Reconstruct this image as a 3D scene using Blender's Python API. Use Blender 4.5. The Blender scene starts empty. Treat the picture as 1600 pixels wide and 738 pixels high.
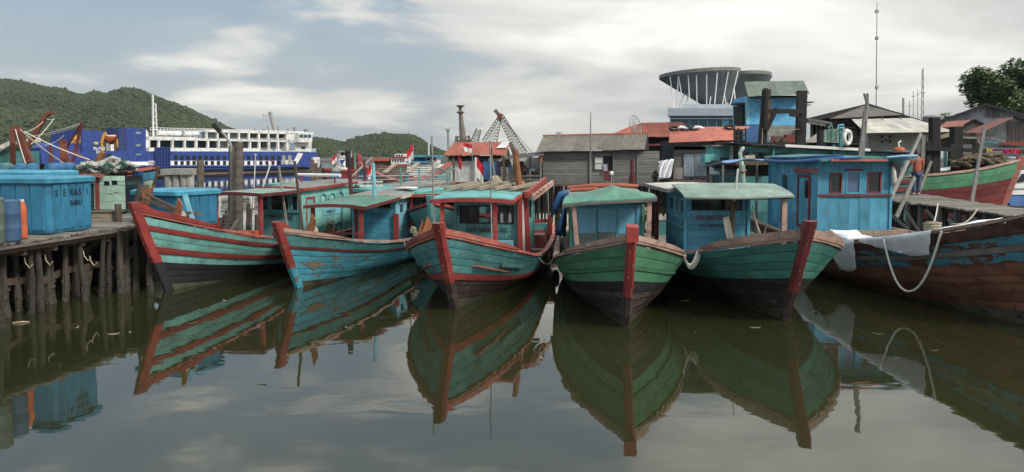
import bpy, math, random
from math import radians, sin, cos, pi, sqrt, atan2
from mathutils import Vector, Matrix, noise

SC = bpy.context.scene
COL = SC.collection
RND = random.Random(11)

# ------------------------------------------------------------------ camera
CAMH, FPX, TILT, PPY = 3.2, 1150.0, radians(3.2), 304.3
cd = bpy.data.cameras.new('camera')
cam = bpy.data.objects.new('camera', cd)
COL.objects.link(cam)
cam.location = (0, 0, CAMH)
cam.rotation_euler = (radians(90) - TILT, 0, 0)
cd.sensor_width = 36
cd.lens = FPX / 1600 * 36
cd.shift_y = -(369 - PPY) / 1600
cd.clip_start = 0.1
cd.clip_end = 6000
SC.camera = cam

# ------------------------------------------------------------------ sky, sun, exposure
SUN_EL, SUN_AZ = radians(40), radians(132)          # azimuth from +Y towards +X
w = bpy.data.worlds.new('World')
SC.world = w
w.use_nodes = True
nt = w.node_tree
nt.nodes.clear()


def nd(t, typ, **kw):
    n = t.nodes.new(typ)
    for k, v in kw.items():
        setattr(n, k, v)
    return n


def build_sky(nt):
    L = nt.links.new
    out = nd(nt, 'ShaderNodeOutputWorld')
    bg = nd(nt, 'ShaderNodeBackground')
    bg.inputs['Strength'].default_value = 0.15
    sky = nd(nt, 'ShaderNodeTexSky')
    sky.sky_type = 'NISHITA'
    sky.sun_disc = False
    sky.sun_elevation = SUN_EL
    sky.sun_rotation = SUN_AZ
    sky.dust_density = 2.5
    tc = nd(nt, 'ShaderNodeTexCoord')
    sep = nd(nt, 'ShaderNodeSeparateXYZ')
    L(tc.outputs['Generated'], sep.inputs[0])

    def mth(op, a, b=None, clamp=False):
        n = nd(nt, 'ShaderNodeMath', operation=op, use_clamp=clamp)
        for i, v in enumerate((a, b)):
            if v is None:
                continue
            if isinstance(v, (int, float)):
                n.inputs[i].default_value = v
            else:
                L(v, n.inputs[i])
        return n.outputs[0]

    zc = mth('MAXIMUM', sep.outputs[2], 0.0)
    den = mth('ADD', zc, 0.2)
    px = mth('DIVIDE', sep.outputs[0], den)
    py = mth('DIVIDE', sep.outputs[1], den)
    cmb = nd(nt, 'ShaderNodeCombineXYZ')
    L(px, cmb.inputs[0]); L(py, cmb.inputs[1])

    def nz(scale, sx, sy, off, detail=7, rough=.55, dist=.0):
        mp = nd(nt, 'ShaderNodeMapping')
        mp.inputs['Scale'].default_value = (sx, sy, 1)
        mp.inputs['Location'].default_value = off
        mp.inputs['Rotation'].default_value = (0, 0, .25)
        L(cmb.outputs[0], mp.inputs[0])
        n = nd(nt, 'ShaderNodeTexNoise')
        n.inputs['Scale'].default_value = scale
        n.inputs['Detail'].default_value = detail
        n.inputs['Roughness'].default_value = rough
        n.inputs['Distortion'].default_value = dist
        L(mp.outputs[0], n.inputs['Vector'])
        return n.outputs[0]

    def ramp(src, stops):
        r = nd(nt, 'ShaderNodeValToRGB')
        while len(r.color_ramp.elements) > 1:
            r.color_ramp.elements.remove(r.color_ramp.elements[-1])
        e = r.color_ramp.elements[0]
        e.position, e.color = stops[0][0], (*stops[0][1], 1)
        for p, c in stops[1:]:
            e = r.color_ramp.elements.new(p)
            e.color = (*c, 1)
        L(src, r.inputs[0])
        return r.outputs[0]

    def mix(f, a, b):
        m = nd(nt, 'ShaderNodeMix', data_type='RGBA')
        L(f, m.inputs[0])
        for i, v in ((6, a), (7, b)):
            if isinstance(v, tuple):
                m.inputs[i].default_value = (*v, 1)
            else:
                L(v, m.inputs[i])
        return m.outputs[2]

    big = nz(.6, .75, 1.1, (3.1, 1.7, 0), 7, .5, .5)
    fine = nz(1.25, .8, 1.3, (8.3, 2.2, 0), 8, .52, .8)
    # fuller banks low in the sky, measured on the direction itself
    mpd = nd(nt, 'ShaderNodeMapping')
    mpd.inputs['Scale'].default_value = (2.6, 2.6, 8.5)
    mpd.inputs['Location'].default_value = (8.1, 4.4, 3.3)
    L(tc.outputs['Generated'], mpd.inputs[0])
    bk = nd(nt, 'ShaderNodeTexNoise')
    for k_, v_ in (('Scale', 1.0), ('Detail', 9), ('Roughness', .52), ('Distortion', .35)):
        bk.inputs[k_].default_value = v_
    L(mpd.outputs[0], bk.inputs['Vector'])
    bank = bk.outputs[0]
    # the cover is thinner to the left and closes towards the sun's side
    side = mth('MULTIPLY', sep.outputs[0], .20)
    cov = mth('ADD', mth('ADD', mth('MULTIPLY', bank, 1.0), mth('ADD', mth('MULTIPLY', big, .28), mth('MULTIPLY', fine, .14))), side)
    covc = ramp(cov, [(.57, (.05, .05, .05)), (.64, (.22, .22, .22)), (.675, (.62, .62, .62)), (.705, (.93, .93, .93)), (.80, (1, 1, 1))])
    sh2 = mth('ADD', mth('MULTIPLY', fine, .35), mth('MULTIPLY', bank, .65))
    shade = ramp(sh2, [(.36, (3.5, 3.62, 3.6)), (.47, (4.3, 4.33, 4.2)), (.54, (5.2, 5.15, 4.9)), (.62, (6.6, 6.5, 6.15))])
    veil = mix(mth('ADD', 0.82, 0.0), sky.outputs[0], (1.85, 2.45, 2.98))
    hz = ramp(zc, [(0.0, (1, 1, 1)), (.09, (.6, .6, .6)), (.20, (0, 0, 0))])
    veil = mix(mth('MULTIPLY', hz, .7), veil, (3.7, 4.0, 4.05))
    col = mix(covc, veil, shade)
    # an overcast sky grows steadily brighter from the horizon to the zenith
    up = ramp(zc, [(0.0, (.43, .43, .43)), (1.0, (1.0, 1.0, 1.0))])
    mm = nd(nt, 'ShaderNodeMix', data_type='RGBA', blend_type='MULTIPLY')
    mm.inputs[0].default_value = 1
    L(col, mm.inputs[6]); L(up, mm.inputs[7])
    L(mm.outputs[2], bg.inputs['Color'])
    L(bg.outputs[0], out.inputs[0])


build_sky(nt)
sd = bpy.data.lights.new('sun', 'SUN')
sun = bpy.data.objects.new('sun', sd)
COL.objects.link(sun)
sd.energy = 1.4
sd.angle = radians(11)
sd.color = (1.0, .95, .87)
sdir = Vector((sin(SUN_AZ) * cos(SUN_EL), cos(SUN_AZ) * cos(SUN_EL), sin(SUN_EL)))
sun.rotation_euler = sdir.to_track_quat('Z', 'Y').to_euler()
sun.location = (60, 10, 80)
SC.view_settings.view_transform = 'Standard'
SC.view_settings.look = 'None'
SC.view_settings.exposure = 1.05
SC.view_settings.gamma = 1.0
SC.view_settings.use_curve_mapping = False
SC.render.engine = 'CYCLES'
SC.cycles.use_denoising = True
SC.cycles.max_bounces = 8
SC.cycles.transparent_max_bounces = 12

# ------------------------------------------------------------------ pixel -> place helpers


def ray(px, py):
    a, b = (px - 800) / FPX, (PPY - py) / FPX
    return Vector((a, cos(TILT) + b * sin(TILT), -sin(TILT) + b * cos(TILT)))


def P(px, py, Y):
    d = ray(px, py)
    return Vector((0, 0, CAMH)) + d * (Y / d.y)


def W(px, py, z=0.0):
    d = ray(px, py)
    return Vector((0, 0, CAMH)) + d * ((z - CAMH) / d.z)


# ------------------------------------------------------------------ materials
MATS = {}


def new_mat(name):
    m = bpy.data.materials.new(name)
    m.use_nodes = True
    t = m.node_tree
    b = t.nodes['Principled BSDF']
    MATS[name] = m
    return m, t, b


def _noise(t, vec, scale, detail=5, rough=.6, msc=None, dist=0):
    L = t.links.new
    if msc:
        mp = nd(t, 'ShaderNodeMapping')
        mp.inputs['Scale'].default_value = msc
        L(vec, mp.inputs[0]); vec = mp.outputs[0]
    n = nd(t, 'ShaderNodeTexNoise')
    n.inputs['Scale'].default_value = scale
    n.inputs['Detail'].default_value = detail
    n.inputs['Roughness'].default_value = rough
    n.inputs['Distortion'].default_value = dist
    L(vec, n.inputs['Vector'])
    return n.outputs[0]


def _map(t, src, a, b, c, d):
    n = nd(t, 'ShaderNodeMapRange')
    for i, v in enumerate((a, b, c, d)):
        n.inputs[i + 1].default_value = v
    t.links.new(src, n.inputs[0])
    return n.outputs[0]


def _mix(t, f, a, b, blend='MIX'):
    m = nd(t, 'ShaderNodeMix', data_type='RGBA', blend_type=blend)
    for i, v in ((0, f), (6, a), (7, b)):
        if isinstance(v, tuple):
            m.inputs[i].default_value = (*v, 1) if len(v) == 3 else v
        elif isinstance(v, (int, float)):
            m.inputs[i].default_value = v
        else:
            t.links.new(v, m.inputs[i])
    return m.outputs[2]


def _vary(t, col, lo=.82, hi=1.15):
    """small tone difference from piece to piece"""
    oi = nd(t, 'ShaderNodeObjectInfo')
    h = nd(t, 'ShaderNodeHueSaturation')
    t.links.new(_map(t, oi.outputs['Random'], 0, 1, lo, hi), h.inputs['Value'])
    t.links.new(col, h.inputs['Color'])
    return h.outputs[0]


def _vec(t):
    """object coordinates shifted piece by piece so that no two pieces carry the same marks"""
    tc = nd(t, 'ShaderNodeTexCoord')
    oi = nd(t, 'ShaderNodeObjectInfo')
    ad = nd(t, 'ShaderNodeVectorMath', operation='MULTIPLY_ADD')
    t.links.new(oi.outputs['Random'], ad.inputs[0])
    ad.inputs[1].default_value = (3.0, 2.0, 5.0)
    t.links.new(tc.outputs['Object'], ad.inputs[2])
    return ad.outputs[0]


def _bump(t, b, h, strength, dist=.01):
    n = nd(t, 'ShaderNodeBump')
    n.inputs['Strength'].default_value = strength
    n.inputs['Distance'].default_value = dist
    t.links.new(h, n.inputs['Height'])
    t.links.new(n.outputs[0], b.inputs['Normal'])


def paint(name, col, wear=.3, under=(.17, .135, .11), streak=.5, rough=.55, grime=(.05, .045, .035), sc=1.0, lo=.82, hi=1.12):
    m, t, b = new_mat(name)
    v = _vec(t)
    c2 = tuple(min(1, x * .66 + .012) for x in col)
    c3 = tuple(min(1, x * 1.16 + .025) for x in col)
    tone = _noise(t, v, 1.9 * sc, 6, .6)
    base = _mix(t, _map(t, tone, .32, .7, 0, 1), c2, c3)
    # grime running down
    st = _noise(t, v, 3.0 * sc, 6, .65, (3.2, 3.2, .45))
    base = _mix(t, _map(t, st, .53, .78, 0, streak), base, grime)
    # thin rust and dirt runs under nails and seams
    fs = _noise(t, v, 7.5 * sc, 4, .6, (2.0, 2.0, .16))
    up_ = _noise(t, v, 1.2 * sc, 3, .5)
    run = nd(t, 'ShaderNodeMath', operation='MULTIPLY')
    t.links.new(_map(t, fs, .60, .68, 0, 1), run.inputs[0])
    t.links.new(_map(t, up_, .42, .6, 0, min(1, streak * .95)), run.inputs[1])
    base = _mix(t, run.outputs[0], base, tuple(x * .8 + y * .1 for x, y in zip(grime, (.5, .2, .08))))
    # flaked places
    ch = _noise(t, v, 5.0 * sc, 9, .68, (.6, .6, 1.5), .4)
    chip = _map(t, ch, .70 - wear * .3, .73 - wear * .3, 0, 1)
    base = _mix(t, chip, base, under)
    base = _vary(t, base, lo, hi)
    t.links.new(base, b.inputs['Base Color'])
    t.links.new(_map(t, ch, .3, .7, rough - .12, rough + .2), b.inputs['Roughness'])
    b.inputs['Specular IOR Level'].default_value = .28
    hgt = _mix(t, .6, _noise(t, v, 26 * sc, 5, .6), ch)
    _bump(t, b, hgt, .4, .012)
    return m


def wood(name, col, axis='z', dark=.45, rough=.85, sc=1.0, contrast=1.0, lo=.72, hi=1.22):
    m, t, b = new_mat(name)
    v = _vec(t)
    k = {'x': (.3, 5, 7), 'y': (5, .35, 5), 'z': (5, 5, .35), 'o': (1.5, 1.5, 1.5)}[axis]
    g = _noise(t, v, 4.5 * sc, 8, .65, k, .3)
    base = _mix(t, _map(t, g, .5 - .2 / contrast, .5 + .2 / contrast, 0, 1), tuple(x * dark for x in col), tuple(min(1, x * 1.25) for x in col))
    s = _noise(t, v, 1.3 * sc, 5, .6)
    base = _mix(t, _map(t, s, .45, .7, 0, .55), base, tuple(x * .45 for x in col))
    base = _vary(t, base, lo, hi)
    t.links.new(base, b.inputs['Base Color'])
    b.inputs['Roughness'].default_value = rough
    _bump(t, b, g, .55, .015)
    return m


def plain(name, col, rough=.5, var=.25, sc=2.0, metal=0.0, bump=.15, lo=.88, hi=1.1, spec=None):
    m, t, b = new_mat(name)
    v = _vec(t)
    n = _noise(t, v, sc, 6, .6)
    base = _mix(t, _map(t, n, .3, .7, 0, 1), tuple(x * (1 - var) for x in col), tuple(min(1, x * (1 + var * .6)) for x in col))
    base = _vary(t, base, lo, hi)
    t.links.new(base, b.inputs['Base Color'])
    b.inputs['Roughness'].default_value = rough
    b.inputs['Metallic'].default_value = metal
    if bump:
        _bump(t, b, _noise(t, v, sc * 9, 4, .6), bump, .01)
    return m


def sheet(name, col, rust=(.16, .06, .03), amount=.3, rough=.6):
    """roof sheets: weather stains and rust"""
    m, t, b = new_mat(name)
    v = _vec(t)
    n = _noise(t, v, 1.1, 8, .65)
    base = _mix(t, _map(t, n, .3, .7, 0, 1), tuple(x * .68 for x in col), tuple(min(1, x * 1.2) for x in col))
    r = _noise(t, v, 2.4, 9, .7, (1, 1, .6), .5)
    base = _mix(t, _map(t, r, .66 - amount * .3, .78 - amount * .2, 0, .85), base, rust)
    base = _vary(t, base, .84, 1.14)
    t.links.new(base, b.inputs['Base Color'])
    b.inputs['Roughness'].default_value = rough
    return m


def glass(name, col=(.015, .022, .026), through=.0, rough=.06):
    m, t, b = new_mat(name)
    b.inputs['Base Color'].default_value = (*col, 1)
    b.inputs['Roughness'].default_value = rough
    if through:
        tr = nd(t, 'ShaderNodeBsdfTransparent')
        mx = nd(t, 'ShaderNodeMixShader')
        mx.inputs[0].default_value = through
        o = t.nodes['Material Output']
        t.links.new(b.outputs[0], mx.inputs[1])
        t.links.new(tr.outputs[0], mx.inputs[2])
        t.links.new(mx.outputs[0], o.inputs[0])
    return m


# boats' paint
paint('teal_light', (0.200, 0.500, 0.450), .28, streak=.75, grime=(.085, .055, .035))
paint('teal', (0.100, 0.340, 0.340), .3, streak=.75, grime=(.085, .055, .035))
paint('teal_dark', (0.049, 0.210, 0.210), .3)
paint('sea_blue', (0.055, 0.320, 0.420), .42, streak=.75, grime=(.085, .055, .035))
paint('green', (0.080, 0.270, 0.150), .22, streak=.75, grime=(.085, .055, .035))
paint('green_teal', (0.055, 0.245, 0.205), .28, streak=.75, grime=(.085, .055, .035))
paint('cabin_blue', (0.075, 0.330, 0.470), .24)
paint('cabin_pale', (0.224, 0.554, 0.660), .2)
paint('deep_blue', (0.060, 0.265, 0.400), .2)
paint('red', (0.310, 0.036, 0.032), .36, under=(.25, .12, .09))
paint('red_dark', (.17, .022, .022), .3, under=(.12, .08, .06))
paint('maroon', (.12, .016, .022), .2)
paint('rail_pink', (0.420, 0.270, 0.220), .5, under=(.24, .18, .14))
paint('rail_red', (0.380, 0.100, 0.075), .45, under=(.3, .2, .16))
paint('black_hull', (0.013, 0.014, 0.016), .28, under=(.07, .06, .05), grime=(.02, .02, .018))
paint('brown_hull', (0.040, 0.022, 0.020), .5, under=(.11, .085, .07), grime=(.02, .015, .012))
paint('slime_hull', (.075, .075, .045), .5, under=(.035, .035, .028))
paint('rust_hull', (0.180, 0.068, 0.034), .5, under=(.115, .048, .03), streak=.9, grime=(.03, .015, .012), sc=.8)
paint('rust_dark', (.085, .034, .026), .55, under=(.045, .022, .018), streak=.8, grime=(.02, .012, .01))
paint('worn_blue', (.06, .25, .32), .70, under=(.13, .055, .035), streak=.8, grime=(.07, .035, .02), sc=.8)
paint('grey_stripe', (.20, .185, .17), .45)
paint('roof_green', (0.085, 0.225, 0.165), .2, streak=.3)
paint('roof_pale', (0.190, 0.265, 0.230), .25, streak=.35)
paint('roof_grey', (0.220, 0.220, 0.205), .25, streak=.4)
paint('roof_white', (0.600, 0.570, 0.500), .35, streak=.5)
paint('pale_green', (.36, .52, .42), .32)
paint('white', (.72, .71, .67), .2, streak=.35)
paint('cream', (.50, .45, .34), .3)
paint('orange', (.55, .11, .04), .15, streak=.3)
paint('ferry_blue', (.016, .05, .25), .05, streak=.15)
paint('ferry_navy', (.012, .028, .13), .05, streak=.15)
paint('ferry_white', (.80, .80, .78), .04, streak=.15)
paint('ferry_pink', (.30, .17, .14), .3)
paint('bin_blue', (.016, .165, .29), .10, under=(.03, .12, .2), streak=.75, rough=.42, lo=.95, hi=1.05)
paint('bin_pale', (.045, .28, .42), .12, under=(.06, .2, .3), rough=.45)
paint('drum_blue', (.05, .13, .26), .25, under=(.05, .08, .12), streak=.5)
paint('drum_grey', (.12, .16, .14), .3)
paint('roll_blue', (.04, .17, .40), .08, streak=.25)
paint('roll_teal', (.10, .25, .28), .1)
paint('cement', (.30, .30, .27), .25, streak=.5)
paint('wall_white', (.55, .56, .55), .2, streak=.45)
paint('wall_lilac', (0.500, 0.480, 0.550), .25, streak=.5)
paint('wall_pale_blue', (.42, .50, .52), .2, streak=.4)
paint('wall_sky', (0.150, 0.525, 0.850), .12, streak=.3)
paint('wall_deep', (0.060, 0.156, 0.384), .2)
paint('panel_grey', (0.195, 0.260, 0.305), .3, streak=.5)
paint('crane_grey', (.16, .14, .11), .5)
paint('derrick_red', (0.190, 0.050, 0.028), .5, under=(.12, .04, .03))
paint('yellow', (.55, .30, .04), .2)
# woods
wood('wood_grey', (0.236, 0.224, 0.207), 'z')
wood('wood_grey_x', (0.200, 0.195, 0.190), 'x')
wood('wood_deck', (0.235, 0.215, 0.180), 'x')
wood('wood_deck_y', (.22, .195, .165), 'y')
wood('wood_pale', (0.360, 0.304, 0.224), 'x')
wood('wood_brown', (.12, .085, .06), 'o')
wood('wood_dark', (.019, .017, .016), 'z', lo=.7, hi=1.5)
wood('wood_rail', (0.330, 0.231, 0.176), 'y')
wood('wood_pile', (0.085, 0.072, 0.056), 'z')
wood('trunk_wood', (0.115, 0.098, 0.078), 'z')
wood('bark', (.09, .07, .05), 'z')
# roofs
sheet('roof_red', (0.330, 0.095, 0.060), (.16, .05, .035), .35)
sheet('roof_coral', (0.420, 0.120, 0.080), (.25, .07, .05), .2)
sheet('roof_rust', (.22, .075, .05), (.10, .035, .025), .5)
sheet('roof_asbestos', (.16, .145, .115), (.07, .06, .045), .5)
sheet('roof_sand', (0.550, 0.520, 0.450), (.26, .23, .19), .25)
sheet('roof_brown', (.055, .042, .038), (.03, .02, .018), .3)
sheet('roof_olive', (.21, .25, .20), (.12, .12, .09), .3)
sheet('roof_shingle', (.21, .195, .17), (.1, .09, .08), .4)
# others
plain('rope', (.42, .37, .28), .9, .3, 20)
plain('rope_white', (.62, .60, .54), .9, .2, 20)
plain('tarp_white', (0.840, 0.850, 0.870), .75, .2, 3, bump=.3)
plain('tarp_blue', (.025, .11, .26), .55, .35, 3, bump=.3)
plain('tarp_pale', (.20, .36, .62), .5, .3, 3, bump=.3)
plain('tarp_orange', (0.320, 0.085, 0.050), .6, .35, 3, bump=.3)
plain('tyre', (.016, .016, .017), .75, .3, 8)
plain('rusty', (.26, .10, .04), .85, .5, 6, bump=.4)
plain('steel', (.30, .30, .29), .5, .3, 3)
plain('steel_white', (.70, .70, .69), .5, .15, 3)
plain('tube_white', (.78, .77, .73), .4, .12, 3)
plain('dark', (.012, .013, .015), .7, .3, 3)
plain('shade_blue', (.05, .07, .09), .3, .4, 1.5)
plain('net_green', (.05, .10, .085), .95, .6, 9, bump=.8)
plain('net_white', (.42, .42, .37), .95, .6, 9, bump=.8)
plain('net_brown', (.13, .10, .065), .95, .6, 9, bump=.8)
plain('letter_dark', (.012, .016, .03), .6, .2)
plain('letter_red', (.20, .012, .018), .6, .2)
plain('letter_white', (.80, .80, .80), .6, .1)
plain('flag_red', (.50, .02, .03), .8, .15)
plain('flag_white', (.72, .70, .68), .8, .15)
plain('shirt', (.40, .11, .075), .9, .25, 6)
plain('jeans', (.06, .085, .16), .9, .35, 8)
plain('skin', (.22, .115, .07), .6, .15, 6)
plain('hair', (.012, .010, .009), .6, .2, 8)
plain('cloth_dark', (.04, .03, .07), .9, .3, 5)
plain('cloth_pink', (.60, .05, .20), .9, .2, 5)
plain('cloth_yellow', (.60, .42, .05), .9, .2, 5)
plain('cloth_magenta', (.25, .02, .16), .9, .2, 5)
plain('curtain', (.10, .27, .40), .25, .3, 2)
plain('foliage', (.07, .10, .035), .9, .5, 4, bump=0, lo=.9, hi=1.1)
plain('leaf', (0.100, 0.150, 0.055), .7, .5, 3, bump=0)
plain('mud', (.045, .04, .033), .8, .4, 1)
plain('shade_mud', (.018, .016, .013), .8, .4, 2)  # mud darkened to stand for the shade under pier and houses
plain('rock', (.22, .20, .17), .9, .4, 3, bump=.6)
plain('arena_grey', (0.150, 0.165, 0.180), .6, .2, .6)
plain('arena_rim', (.19, .20, .18), .7, .2, 1)
plain('arena_light', (.42, .48, .52), .5, .15, 1)
glass('pane_dark')
glass('pane_blue', (.02, .07, .10))
glass('pane_clear', (.03, .05, .055), .6)


def hill_material():
    m, t, b = new_mat('woodland')
    tc = nd(t, 'ShaderNodeTexCoord')
    g = nd(t, 'ShaderNodeNewGeometry')
    n = _noise(t, tc.outputs['Object'], .012, 5, .6)
    base = _mix(t, _map(t, n, .38, .62, 0, 1), (.018, .031, .012), (.050, .068, .022))
    base = _mix(t, _map(t, g.outputs['Random Per Island'], 0, 1, 0, .6), base, (.020, .036, .018))
    n2 = _noise(t, tc.outputs['Object'], .5, 6, .7)
    base = _mix(t, _map(t, n2, .4, .7, 0, .5), base, (.075, .085, .04))
    t.links.new(base, b.inputs['Base Color'])
    b.inputs['Roughness'].default_value = .95


def water_material():
    m, t, b = new_mat('harbour_water')
    tc = nd(t, 'ShaderNodeTexCoord')
    v = tc.outputs['Object']
    n = _noise(t, v, .12, 3, .5)
    base = _mix(t, _map(t, n, .35, .65, 0, 1), (.020, .022, .009), (.030, .032, .013))
    t.links.new(base, b.inputs['Base Color'])
    b.inputs['Roughness'].default_value = .015
    b.inputs['IOR'].default_value = 1.74
    a = _noise(t, v, .8, 2, .5, (1, 1.6, 1), .4)
    c = _noise(t, v, 3.2, 3, .5, (1, 1.8, 1), .6)
    big = _noise(t, v, .09, 2, .5)
    amp = _map(t, big, .42, .62, .15, 1.0)
    h1 = nd(t, 'ShaderNodeMath', operation='MULTIPLY_ADD')
    t.links.new(c, h1.inputs[0])
    t.links.new(_map(t, amp, 0, 1, .04, .17), h1.inputs[1])
    t.links.new(a, h1.inputs[2])
    _bump(t, b, h1.outputs[0], .085, .05)


def pile_material():
    """piles: grey wood that is dark and crusted with shells in the tide zone"""
    m, t, b = new_mat('pile')
    tc = nd(t, 'ShaderNodeTexCoord')
    v = tc.outputs['Object']
    sep = nd(t, 'ShaderNodeSeparateXYZ')
    t.links.new(v, sep.inputs[0])
    g = _noise(t, v, 4.5, 8, .65, (5, 5, .35), .3)
    base = _mix(t, _map(t, g, .3, .7, 0, 1), (.015, .013, .011), (.075, .064, .051))
    cr = _noise(t, v, 22, 6, .7)
    crust = _mix(t, _map(t, cr, .4, .62, 0, 1), (.017, .015, .012), (.08, .072, .055))
    edge = nd(t, 'ShaderNodeMath', operation='ADD')
    t.links.new(sep.outputs[2], edge.inputs[0])
    t.links.new(_map(t, _noise(t, v, 3, 3), 0, 1, -.25, .25), edge.inputs[1])
    base = _mix(t, _map(t, edge.outputs[0], .3, .55, 1, 0), base, crust)
    base = _vary(t, base, .6, 1.25)
    t.links.new(base, b.inputs['Base Color'])
    b.inputs['Roughness'].default_value = .85
    _bump(t, b, cr, .7, .02)


hill_material(); water_material(); pile_material()

# ------------------------------------------------------------------ mesh helpers
RM = {}          # world matrix of each thing's root, for parts given in world coordinates


def tag(o, label=None, cat=None, group=None, kind=None):
    if label: o['label'] = label
    if cat: o['category'] = cat
    if group: o['group'] = group
    if kind: o['kind'] = kind
    return o


def thing(name, label, cat, loc=(0, 0, 0), rz=0.0, group=None):
    o = bpy.data.objects.new(name, None)
    o.empty_display_size = .2
    COL.objects.link(o)
    o.location = loc
    o.rotation_euler = (0, 0, rz)
    RM[o.name] = Matrix.Translation(Vector(loc)) @ Matrix.Rotation(rz, 4, 'Z')
    return tag(o, label, cat, group)


class MB:
    """collects simple shapes, then links them as ONE mesh object"""

    def __init__(s):
        s.v, s.f = [], []

    def add(s, vs, fs):
        n = len(s.v)
        s.v += [Vector(x) for x in vs]
        s.f += [tuple(i + n for i in f) for f in fs]
        return s

    def box(s, x0, x1, y0, y1, z0, z1):
        return s.add([(x0, y0, z0), (x1, y0, z0), (x1, y1, z0), (x0, y1, z0), (x0, y0, z1), (x1, y0, z1), (x1, y1, z1), (x0, y1, z1)],
                     [(3, 2, 1, 0), (4, 5, 6, 7), (0, 1, 5, 4), (1, 2, 6, 5), (2, 3, 7, 6), (3, 0, 4, 7)])

    def hexa(s, a, b):
        """two quads a and b (same order) joined"""
        return s.add(list(a) + list(b), [(3, 2, 1, 0), (4, 5, 6, 7), (0, 1, 5, 4), (1, 2, 6, 5), (2, 3, 7, 6), (3, 0, 4, 7)])

    def beam(s, p0, p1, wd, ht, up=(0, 0, 1), w1=None, h1=None):
        p0, p1 = Vector(p0), Vector(p1)
        d = (p1 - p0).normalized()
        u = Vector(up)
        if abs(d.dot(u)) > .98:
            u = Vector((0, 1, 0))
        sx = d.cross(u).normalized()
        uz = sx.cross(d)
        w1 = wd if w1 is None else w1
        h1 = ht if h1 is None else h1
        q = lambda p, a, b: [p - sx * a / 2 - uz * b / 2, p + sx * a / 2 - uz * b / 2, p + sx * a / 2 + uz * b / 2, p - sx * a / 2 + uz * b / 2]
        return s.hexa(q(p0, wd, ht), q(p1, w1, h1))

    def tube(s, pts, r, n=6, cap=True):
        pts = [Vector(p) for p in pts]
        rs = r if isinstance(r, (list, tuple)) else [r] * len(pts)
        base = len(s.v)
        prev = None
        for i, p in enumerate(pts):
            d = (pts[min(i + 1, len(pts) - 1)] - pts[max(i - 1, 0)]).normalized()
            if prev is None:
                a = d.cross(Vector((0, 0, 1)) if abs(d.z) < .9 else Vector((1, 0, 0))).normalized()
            else:
                a = (prev - d * prev.dot(d)).normalized()
            prev = a
            b = d.cross(a)
            for k in range(n):
                t = 2 * pi * k / n
                s.v.append(p + (a * cos(t) + b * sin(t)) * rs[i])
        for i in range(len(pts) - 1):
            for k in range(n):
                k2 = (k + 1) % n
                s.f.append((base + i * n + k, base + i * n + k2, base + (i + 1) * n + k2, base + (i + 1) * n + k))
        if cap:
            s.f.append(tuple(base + k for k in reversed(range(n))))
            s.f.append(tuple(base + (len(pts) - 1) * n + k for k in range(n)))
        return s

    def lathe(s, prof, n=16, c=(0, 0, 0)):
        base = len(s.v)
        for r, z in prof:
            for k in range(n):
                t = 2 * pi * k / n
                s.v.append(Vector((c[0] + r * cos(t), c[1] + r * sin(t), c[2] + z)))
        for i in range(len(prof) - 1):
            for k in range(n):
                k2 = (k + 1) % n
                s.f.append((base + i * n + k, base + i * n + k2, base + (i + 1) * n + k2, base + (i + 1) * n + k))
        s.f.append(tuple(base + k for k in reversed(range(n))))
        s.f.append(tuple(base + (len(prof) - 1) * n + k for k in range(n)))
        return s

    def prism(s, poly, vec):
        n = len(poly)
        vec = Vector(vec)
        return s.add([Vector(p) for p in poly] + [Vector(p) + vec for p in poly],
                     [tuple(reversed(range(n))), tuple(range(n, 2 * n))] + [(i, (i + 1) % n, n + (i + 1) % n, n + i) for i in range(n)])

    def grid(s, rows, closed=False):
        base = len(s.v)
        n = len(rows[0])
        for r in rows:
            s.v += [Vector(p) for p in r]
        for i in range(len(rows) - 1):
            for j in range(n - 1):
                a = base + i * n + j
                s.f.append((a, a + 1, a + n + 1, a + n))
        return s

    def slab(s, rows, th=(0, 0, -.04)):
        """a grid given a thickness"""
        th = Vector(th)
        m, n = len(rows), len(rows[0])
        s.grid(rows)
        base = len(s.v)
        s.v += [Vector(p) + th for r in rows for p in r]
        t0 = base - m * n
        for i in range(m - 1):
            for j in range(n - 1):
                a = base + i * n + j
                s.f.append((a + n, a + n + 1, a + 1, a))
        ring = [(0, j) for j in range(n)] + [(i, n - 1) for i in range(1, m)] + [(m - 1, j) for j in range(n - 2, -1, -1)] + [(i, 0) for i in range(m - 2, 0, -1)]
        for k in range(len(ring)):
            a, b = ring[k], ring[(k + 1) % len(ring)]
            ia, ib = a[0] * n + a[1], b[0] * n + b[1]
            s.f.append((t0 + ib, t0 + ia, base + ia, base + ib))
        return s

    def torus(s, c, r, q, axis=(0, 1, 0), n=14, m=6, sy=1.0):
        ax = Vector(axis).normalized()
        a = ax.cross(Vector((0, 0, 1)) if abs(ax.z) < .9 else Vector((1, 0, 0))).normalized()
        b = ax.cross(a)
        base = len(s.v)
        for i in range(n):
            t = 2 * pi * i / n
            rad = a * cos(t) + b * sin(t) * sy
            for j in range(m):
                u = 2 * pi * j / m
                s.v.append(Vector(c) + rad * (r + q * cos(u)) + ax * q * sin(u))
        for i in range(n):
            for j in range(m):
                i2, j2 = (i + 1) % n, (j + 1) % m
                s.f.append((base + i * m + j, base + i2 * m + j, base + i2 * m + j2, base + i * m + j2))
        return s

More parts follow.
